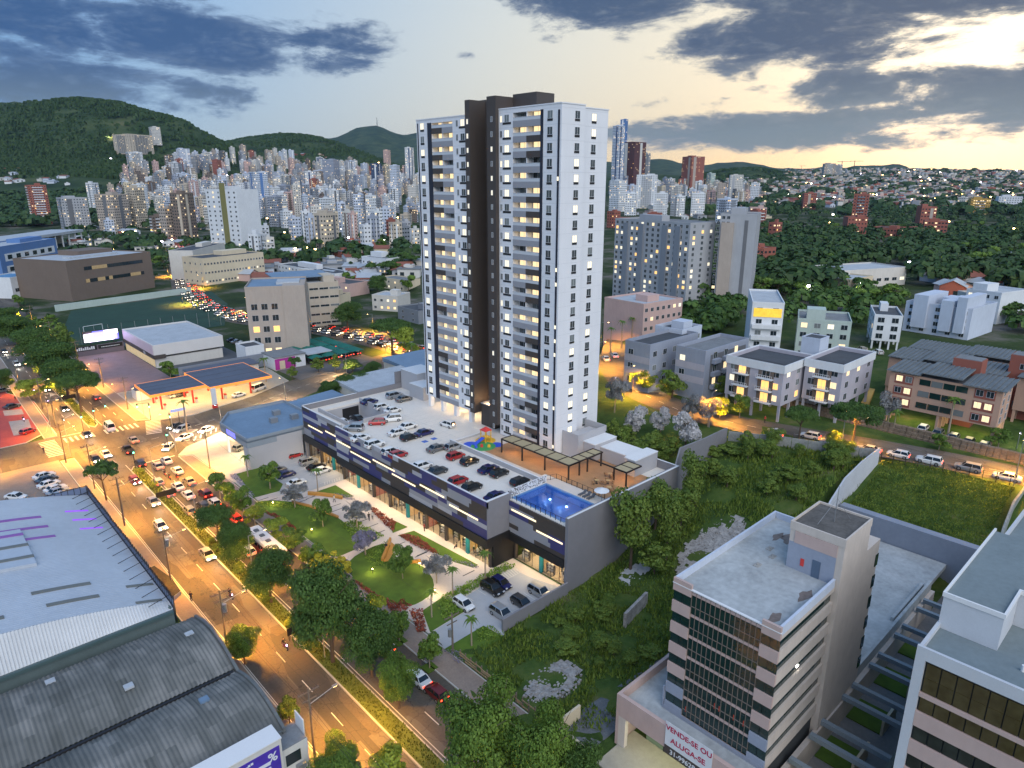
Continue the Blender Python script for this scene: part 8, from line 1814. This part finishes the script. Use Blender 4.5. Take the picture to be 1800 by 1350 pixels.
woodland('woodland', 'trees among the houses of the far right hillside', 380, lambda g: (g.uniform(1200,1815), 298+g.random()*80), (14,34), (7,13), 'wood', 20)
fc = MB(); rg = random.Random(12)                              # ridge woodland
for i in range(15000):
    r = rg.random()
    if r < .72: px, yf = rg.uniform(-40,450), rg.uniform(1560,2110)
    elif r < .9: px, yf = rg.uniform(370,740), rg.uniform(2300,2720)
    else: px, yf = rg.uniform(1230,1420), rg.uniform(2350,2720)
    xr = (px-900)/1252*yf; a, b_ = xr*_S+yf*_C, -xr*_C+yf*_S; z = H(a, b_); s = rg.uniform(4,9.5)
    if noise2(a*.008+3, b_*.008) < -.12 and rg.random() < .85: continue
    for k in range(3):
        an = rg.uniform(0,6.28); fc.quad([(a-s*math.cos(an), b_-s*math.sin(an), z-1), (a+s*math.cos(an), b_+s*math.sin(an), z-1), (a+s*.6*math.cos(an), b_+s*.6*math.sin(an), z+s*.8), (a-s*.6*math.cos(an)+rg.uniform(-1,1), b_-s*.6*math.sin(an), z+s*.9)])
tag(fc.build('hill_forest', LG['wood']), 'scrubby forest covering the green hills', 'forest', kind='stuff')
ant = thing('antenna_mast', 'thin antenna mast on the blue mountain peak', 'mast', GP(663,222)); b = MB(); b.tube((0,0,-5), (0,0,75), 3.5,1.5,5); b.build('mast', steel_d, ant, local=True)
for i, (px, py) in enumerate(((1408,296), (1500,297), (1478,298))):
    t = thing('tower_crane', 'thin crane on the far right ridge, %s' % ('left one', 'right one', 'middle one')[i], 'crane', GP(px, py+6)); b = MB(); b.tube((0,0,0), (0,0,48), 1.3,1.3,4); b.build('mast', steel_d, t, local=True); b = MB(); b.tube((-14,14,46), (26,-26,46), 1.1,.8,4); b.build('jib', steel_d, t, local=True)
# ================================================================== street furniture, lamps and wires
sod = mat('sodium_lamp', (1,1,1), .5, var=0, emit=(1,.62,.22), es=30); led_v = mat('led_lamp', (1,1,1), .5, var=0, emit=(.85,.75,1), es=30)
def utility_pole(x, y, z, h, rz, label, arm=True, lamp=True, energy=9000, transformer=False, armlen=2.6, side=1):
    t = thing('utility_pole', label, 'utility pole', (x, y, z), rz, 'utility poles')
    b = MB(); b.tube((0,0,-.3), (0,0, h), .17,.11,8); b.build('pole', wood_pole, t, local=True)
    if arm:
        for dz in (.5,1.6): bxl('cross_arm', wood_pole, t, -1.3 if dz < 1 else -.9,1.3 if dz < 1 else .9,-.06,.06, h-dz-.06, h-dz+.06)
        for dx in (-1.2,-.6,.6,1.2): b = MB(); b.cyl(dx, 0, h-.44, h-.2,.06,.04,6); b.build('insulator', WC['brown'], t, local=True)
    if transformer: b = MB(); b.cyl(.42,0, h-3.6, h-2.4,.3, n=10); b.build('transformer', steel_g, t, local=True)
    if lamp:
        b = MB(); b.tube((0,0, h-2.2), (side*armlen, 0, h-1.5), .05,.04,6); b.build('lamp_arm', steel_g, t, local=True)
        b = MB(); b.box(side*armlen-.3, side*armlen+.3,-.13,.13, h-1.56, h-1.40); lh = b.build('lamp_head', steel_g, t, local=True); bxl('lamp_glass', sod, lh, side*armlen-.24, side*armlen+.24,-.1,.1, h-1.60, h-1.565)
        lx, ly = x+math.cos(rz)*side*armlen, y+math.sin(rz)*side*armlen
        spot_lamp('street_light', (lx, ly, z+h-1.75), energy, (1,.44,.045))
    return t
def spot_lamp(name, loc, e, col, size=142):
    l = bpy.data.lights.new(name, 'SPOT'); l.energy = e; l.color = col; l.spot_size = R(size); l.spot_blend = .9; l.shadow_soft_size = .35
    o = bpy.data.objects.new(name, l); COL.objects.link(o); o.location = loc; return o
for i, (y, lb) in enumerate(((36, 'utility pole with lamp at the bottom edge of the road'), (62, 'utility pole with curved lamp arm by the lower pavement'), (88, 'utility pole with transformer beside the bright green tree'), (112.5, 'tall utility pole with cross-arm beside the glazed parapet'), (140, 'utility pole by the far end of the silver roof'), (163, 'utility pole beside the thin umbrella tree'))):
    utility_pole(26.6, y, .13,10.5,0, lb, transformer=i in (2,3), energy=24000, side=1, armlen=3.2)
for i, (x, y, lb) in enumerate(((25.2,184, 'utility pole at the parking yard corner'), (10,188, 'utility pole at the left zebra crossing'), (28.6,214, 'utility pole at the tip of the red square'), (29.2,236, 'utility pole with lamp beside the red square'), (27.5,262, 'utility pole farther along the red square'))): utility_pole(x, y, .1,10,.2 if i != 1 else 1.2, lb, energy=24000, armlen=3)
for i, (x, y, lb) in enumerate(((48.2,248, 'utility pole before the showroom forecourt'), (47.6,218, 'utility pole beside the filling station'), (48.3,282, 'utility pole beside the far forecourt'), (48.8,330, 'utility pole by the sports pitch'), (50,380, 'utility pole farther up the avenue'))): utility_pole(x, y, .1,10, math.pi, lb, energy=26000, armlen=3)
for i, (x, y, lb) in enumerate(((50.4,66.5, 'timber utility pole with wires at the garden corner'), (49.2,157, 'utility pole in front of the bright open bay'))): utility_pole(x, y, .1,6.5 if i == 0 else 9.5, math.pi, lb, lamp=i == 1, energy=16000, transformer=i == 0)
def street_lamp(x, y, z, h, rz, label, m=sod, e=5000, col=(1,.44,.045), group='street lamps', arm=1.6):
    t = thing('street_lamp', label, 'street lamp', (x, y, z), rz, group)
    b = MB(); b.tube((0,0,-.3), (0,0, h), .09,.06,7); b.build('pole', steel_g, t, local=True); b = MB(); b.tube((0,0, h-.1), (arm, 0, h+.2), .045,.04,5); b.build('arm', steel_g, t, local=True); b = MB(); b.box(arm-.3, arm+.3,-.14,.14, h+.12, h+.26); lh = b.build('lamp_head', steel_g, t, local=True); bxl('lamp_glass', m, lh, arm-.24, arm+.24,-.1,.1, h+.08, h+.115)
    if e: spot_lamp('street_light', (x+math.cos(rz)*arm, y+math.sin(rz)*arm, z+h-.05), e, col)
    return t
for y, lb in ((78, 'added median street lamp opposite the lower lawn'), (102, 'added median street lamp beside the bus'), (154, 'added median street lamp near the stop line'), (128, 'added median street lamp beside the waiting cars')): street_lamp(36.4, y, .16,9.5,0, lb, e=20000, arm=2.8)  # median lamps added to brighten the right carriageway and garden edge
for x, y, rz, lb in ((46.9,173.5,2.2, 'street lamp at the kerb corner of the junction'), (27.0,189,.6, 'street lamp on the left corner of the junction'), (49.0,207,-2.4, 'street lamp at the station corner of the junction'), (26.8,209,-.7, 'street lamp at the red square corner')): street_lamp(x, y, .1,9.5, rz, lb, e=30000, arm=3)
for i, (x, y) in enumerate(((51.5,128), (52,112), (58,104), (53,92), (60,88), (57,79.6))): t = thing('added_bollard_lamp', 'added low garden bollard lamp %s' % ('by the uppermost lawn', 'at the kerb side of the upper lawn', 'in the upper lawn bed', 'between the two big lawns', 'beside the timber bench', 'at the foot of the lower lawn')[i], 'bollard lamp', (x, y, .2), 0, 'added garden bollard lamps'); bl_ = MB(); bl_.cyl(0,0,0,.8,.07, n=6); bl_.build('post', steel_d, t, local=True); bl_ = MB(); bl_.cyl(0,0,.8,.95,.08, n=6); bl_.build('lamp', sod, t, local=True); point('added_bollard_light', (x, y, 1.6), 260,(1,.72,.25), .2)  # bollards and their point lights added to carry the golden garden glow
for x, y, rz, lb in ((60,177.3,1.9, 'street lamp before the corner shop'), (84,190.5,1.9, 'street lamp in the side street behind the corner shop'), (112,203,1.9, 'street lamp at the bend to the jam street')): street_lamp(x, y, .05,8, rz, lb, led_v if x < 70 else sod, 26000,(1,.62,.28))
for i, s in enumerate((20,55,95,140,190,250,320,400,480)):
    (x, y), an = along(jam_s, s); off = 9.5 if i % 2 else -9.5; street_lamp(x+math.sin(an)*off, y-math.cos(an)*off, H(x, y), 8.5, an+(math.pi/2 if i % 2 else -math.pi/2)*1.0, 'street lamp along the jam street, number %d from the bend' % (i+1) if 0 else ('street lamp on the %s side of the jam street %s' % ('right' if i % 2 else 'left', ('at the green canopies', 'by the spreading tree', 'at the street head', 'at the beige office', 'by the pitch corner', 'by the brown block', 'beside the cream block', 'below the far towers', 'at the far climb')[i])), e=70000+s*90, arm=2.5)
bk_s = resample(BACK, 5)
for i, s in enumerate((30,62,92,118,142,168,195)):
    (x, y), an = along(bk_s, s); street_lamp(x+math.sin(an)*-6+0, y+math.cos(an)*6, H(x, y), 8, an-math.pi/2, 'street lamp on the back street %s' % ('at the right edge', 'above the grass lot', 'by the stone bank', 'by the spreading trees', 'before the balcony block', 'at the garden corner', 'behind the tower')[i], e=34000, arm=2.2) if i not in () else None
for i, (x, y, z, e) in enumerate(((166,25,14.5,500), (158,52,13.5,500), (160,85,14,500), (144,98,14,400), (138,108,14,500))): street_lamp(x, y, H(x, y), 3.2,0, 'garden lamp %s' % ('by the tiled block entrance', 'on the stair between two blocks', 'between balcony and grey blocks', 'on the first grey block corner', 'in the palms before the grey block')[i], led_v, e, (1,.85,.6), 'garden lamps', .3)
for (x, y, e) in ((168,33,500), (168,45,500)): area('stilt_lamp', (x, y, 15.6), 6,8, e, (1,.85,.42))
area('stilt_lamp', (152,73,15.6), 8,10,260,(1,.8,.5))
# far lamps: bright dots of the city
rl = random.Random(8)
lm = [led_v, sod, sod, mat('far_lamp_white', (1,1,1), .5, var=0, emit=(1,.92,.8), es=40)]
def far_lamp_mesh(m): b = MB(); b.tube((0,0,0), (0,0,9), .15,.1,4,0); b.box(-.75,.75,-.75,.75,8.8,9.7,1); return b.mesh('street_lamp', [steel_g, m])
FLM = [far_lamp_mesh(m) for m in lm]
for i in range(120):
    r = rl.random(); px, py = (rl.uniform(180,735), rl.uniform(285,470)) if r < .5 else ((rl.uniform(1380,1800), rl.uniform(300,360)) if r < .85 else (rl.uniform(1210,1790), rl.uniform(380,540)))
    p = GP(px, py); k_ = rl.randrange(4); s = .35+math.dist(p[:2], (0,0))/1500
    o = inst('street_lamp', FLM[k_], None, p, 0,(s, s, min(1.1,.6+s*.3))); tag(o, 'small distant %s street lamp %s' % (('violet-white', 'orange', 'orange', 'white')[k_], where(px, py)), 'street lamp', 'distant street lamps')
    if py > 400 and px > 1200 and i % 2: point('far_lamp_light', (p[0], p[1], p[2]+8), 6000,(1,.6,.25) if k_ in (1,2) else (1,.85,.75))
for i, (px, py, e) in enumerate(((1649,475,9000), (1660,490,5000), (1505,530,2500), (200,245,60000), (245,262,60000), (190,245,50000))):
    p = GP(px, py); street_lamp(p[0], p[1], p[2], 8 if i < 3 else 14,0, 'bright lamp %s' % ('glowing in the middle of the wood', 'below the glowing lamp in the wood', 'violet at the white block roof', 'on the hillside terrace', 'below the hillside building', 'at the left end of the hillside terrace')[i], mat('glow_lamp', (1,1,1), .5, var=0, emit=(1,.8,.6), es=150), e, (1,.62,.25) if i < 5 else (1,.8,.6))
# wires along the avenue
wr_ = MB()
PY = [36,62,88,112.5,140,163,184]
for y0, y1 in zip(PY, PY[1:]):
    for dx, z in ((-1.2,10.1), (.6,10.1), (1.2,10.1), (0,8.2)):
        for k in range(5):
            t0, t1 = k/5,(k+1)/5; f = lambda t: z-1.0*4*t*(1-t)*.6; wr_.tube((26.6+dx, y0+(y1-y0)*t0, f(t0)), (26.6+dx, y0+(y1-y0)*t1, f(t1)), .018, n=3)
tag(wr_.build('power_line', steel_d), 'thin black power lines strung along the left pavement', 'power line')
wr2 = MB()
for p, q in (((49.2,157,9), (47.6,218,9.4)), ((47.6,218,9.4), (25.2,184,9.4)), ((50.4,66.5,6.3), (49.2,157,9))):
    for k in range(6):
        t0, t1 = k/6,(k+1)/6; f = lambda t: (p[0]+(q[0]-p[0])*t, p[1]+(q[1]-p[1])*t, p[2]+(q[2]-p[2])*t-3.2*t*(1-t)); wr2.tube(f(t0), f(t1), .018, n=3)
tag(wr2.build('power_line', steel_d), 'thin power lines crossing above the junction', 'power line')
# traffic lights, signs, hoardings
grn = mat('signal_green', (.1,.9,.4), .5, var=0, emit=(.1,1,.45), es=18)
def signal(x, y, rz, label, mastarm=0):
    t = thing('traffic_light', label, 'traffic light', (x, y, .1), rz, 'traffic lights'); b = MB(); b.tube((0,0,0), (0,0,5.2), .09,.07,7); b.build('pole', steel_d, t, local=True)
    b = MB(); b.box(-.18,.18,-.35,-.08,3.9,5.0); sh_ = b.build('signal_head', w_char, t, local=True); bxl('green_lamp', grn, sh_, -.12,.12,-.40,-.36,3.98,4.22)
    if mastarm: b = MB(); b.tube((0,0,5.1), (mastarm, 0,5.5), .06,.05,6); b.build('mast_arm', steel_d, t, local=True); bxl('signal_head', w_char, t, mastarm-.18, mastarm+.18,-.3,-.05,4.6,5.6); bxl('green_lamp', grn, t, mastarm-.12, mastarm+.12,-.36,-.31,4.68,4.92)
for x, y, lb, ma in ((36.4,169, 'traffic light on the median tip nearest the waiting cars', 0), (49.6,203, 'traffic light at the filling station corner', -3), (37.2,209.5, 'traffic light on the far median tip', 3), (51,190, 'traffic light on the corner island', 0), (45.9,176, 'traffic light by the right kerb', 0), (33.5,205.8, 'traffic light above the left zebra', 0)): signal(x, y, 0, lb, ma)
ss_ = thing('street_sign', 'blue and white street name sign hanging at the corner island', 'street sign', (53.5,190.5,.1)); b = MB(); b.tube((0,0,0), (0,0,5.6), .08,.06,6); b.build('pole', steel_d, ss_, local=True); bxl('plate', mat('sign_plate', (.12,.2,.6), .5, var=0, emit=(.5,.6,1), es=.5), ss_, -1.9,1.9,-.08,-.02,4.9,5.6)
b = MB()
for i in range(6): b.box(-1.6+i*.55,-1.25+i*.55,-.11,-.085,5.1,5.4)
b.build('print', WC['white'], ss_, local=True)
for x, y, z, L_, lb in ((36.4,146.5,.16,4.0, 'dark banner panel on the median beside the waiting cars'), (36.4,84.8,.16,4.6, 'dark banner panel on the median by the big trees'), (36.6,238,.16,3.5, 'dark banner panel on the far median')):
    t = thing('banner_panel', lb, 'banner', (x, y, z)); bxl('panel', blackf, t, -L_/2, L_/2,-.05,.05,.9,2.1)
    for s in (-1,1): bxl('post', steel_d, t, s*L_*.45-.04, s*L_*.45+.04,-.04,.04,0,.9)
# timber benches and tree pits of the garden
tb = mat('bench_timber', (.50,.24,.05), .6, var=.2, scale=1, fine=5)
bp = c6([(340,195), (352,200), (300,350), (280,345)]); bn = thing('timber_bench', 'slanting orange timber bench beside the lower lawn', 'bench', (bp[0][0], bp[0][1], .2)); b = MB(); b.prism(bp, .2,.75); b.build('seat', tb, bn)
dk = c6([(352,215), (390,245), (330,350), (300,352)]); b = MB(); b.prism(dk, .19,.27); b.build('deck', tb, bn)
bp = c6([(440,352), (560,345), (560,358), (445,368)]); bn = thing('timber_bench', 'low timber edge at the top of the lower lawn', 'bench', (bp[0][0], bp[0][1], .2)); b = MB(); b.prism(bp, .2,.6); b.build('seat', tb, bn)
bp = c5([(680,368), (780,375), (880,388), (940,402), (935,415), (870,402), (770,388), (680,382)]); bn = thing('timber_bench', 'long curved timber bench below the small triangular lawn', 'bench', (bp[0][0], bp[0][1], .2)); b = MB(); b.prism(bp, .2,.7); b.build('seat', tb, bn)
bp = c5([(560,428), (690,460), (820,505), (910,545), (905,556), (810,518), (690,472), (560,440)]); bn = thing('timber_edge', 'timber edging along the upper lawn', 'edging', (bp[0][0], bp[0][1], .2)); b = MB(); b.prism(bp, .2,.5); b.build('board', tb, bn)
for i, (x, y) in enumerate(((410,905), (620,1090))):
    p = PT(600+x*.25,900+y*.25,.15); struct(MB().box(p[0]-.9, p[0]+.9, p[1]-.9, p[1]+.9,.0,.15).build('tree_pit', lawn), 'square green tree pit in the brown pavement')
sbk = thing('stone_bank', 'rough stone retaining bank below the tiled blocks', 'wall', (157,40,12)); 
for i in range(46):
    y = 18+i*1.15
    for k in range(3):
        b = MB(); x0 = 156.6+k*.35+rb.uniform(-.1,.1); b.box(x0, x0+1.0, y+rb.uniform(0,.1), y+1.1,11.6+k*.75,12.3+k*.75+rb.uniform(0,.1)); b.build('stone', mat('bank_stone', (.24,.18,.13), .95, var=.4, scale=.8, fine=3), sbk)
rq = [PT(1507,722,12.6), PT(1522,724,12.6), PT(1540,672,15), PT(1530,670,15)]
rp_ = tag(MB().prism([q[:2] for q in rq], 11.5,13.2).build('entrance_ramp', WC['ochre'], None, (rq[0][0], rq[0][1], 12)), 'ochre lamplit ramp beside the narrow lilac block', 'ramp')
# the evening air: thin even haze round the whole place
hzm = bpy.data.materials.new('haze'); hzm.use_nodes = True; _n = hzm.node_tree.nodes; _n.remove(_n['Principled BSDF'])
pv = _n.new('ShaderNodeVolumePrincipled'); pv.inputs['Density'].default_value = 2.8e-5; pv.inputs['Color'].default_value = (.52,.70,1.0,1); pv.inputs['Anisotropy'].default_value = .2
hzm.node_tree.links.new(pv.outputs[0], _n['Material Output'].inputs['Volume'])
stuff(MB().box(-9900,9900,-9900,9900,-40,760).build('haze', hzm))
for i in range(12):
    x, y = (29.6,32.5,40.2,43.5)[i % 4]+rb.uniform(-.4,.4), 60+i*11.5; o = MB().cyl(x, y, .0,.026,.34, n=12).build('manhole_cover', mat('cast_iron', (.035,.033,.032), .7, var=.2), None, (x, y, 0)); tag(o, 'round iron manhole cover in the avenue, %s carriageway' % ('left' if x < 36 else 'right'), 'manhole cover', 'manhole covers')
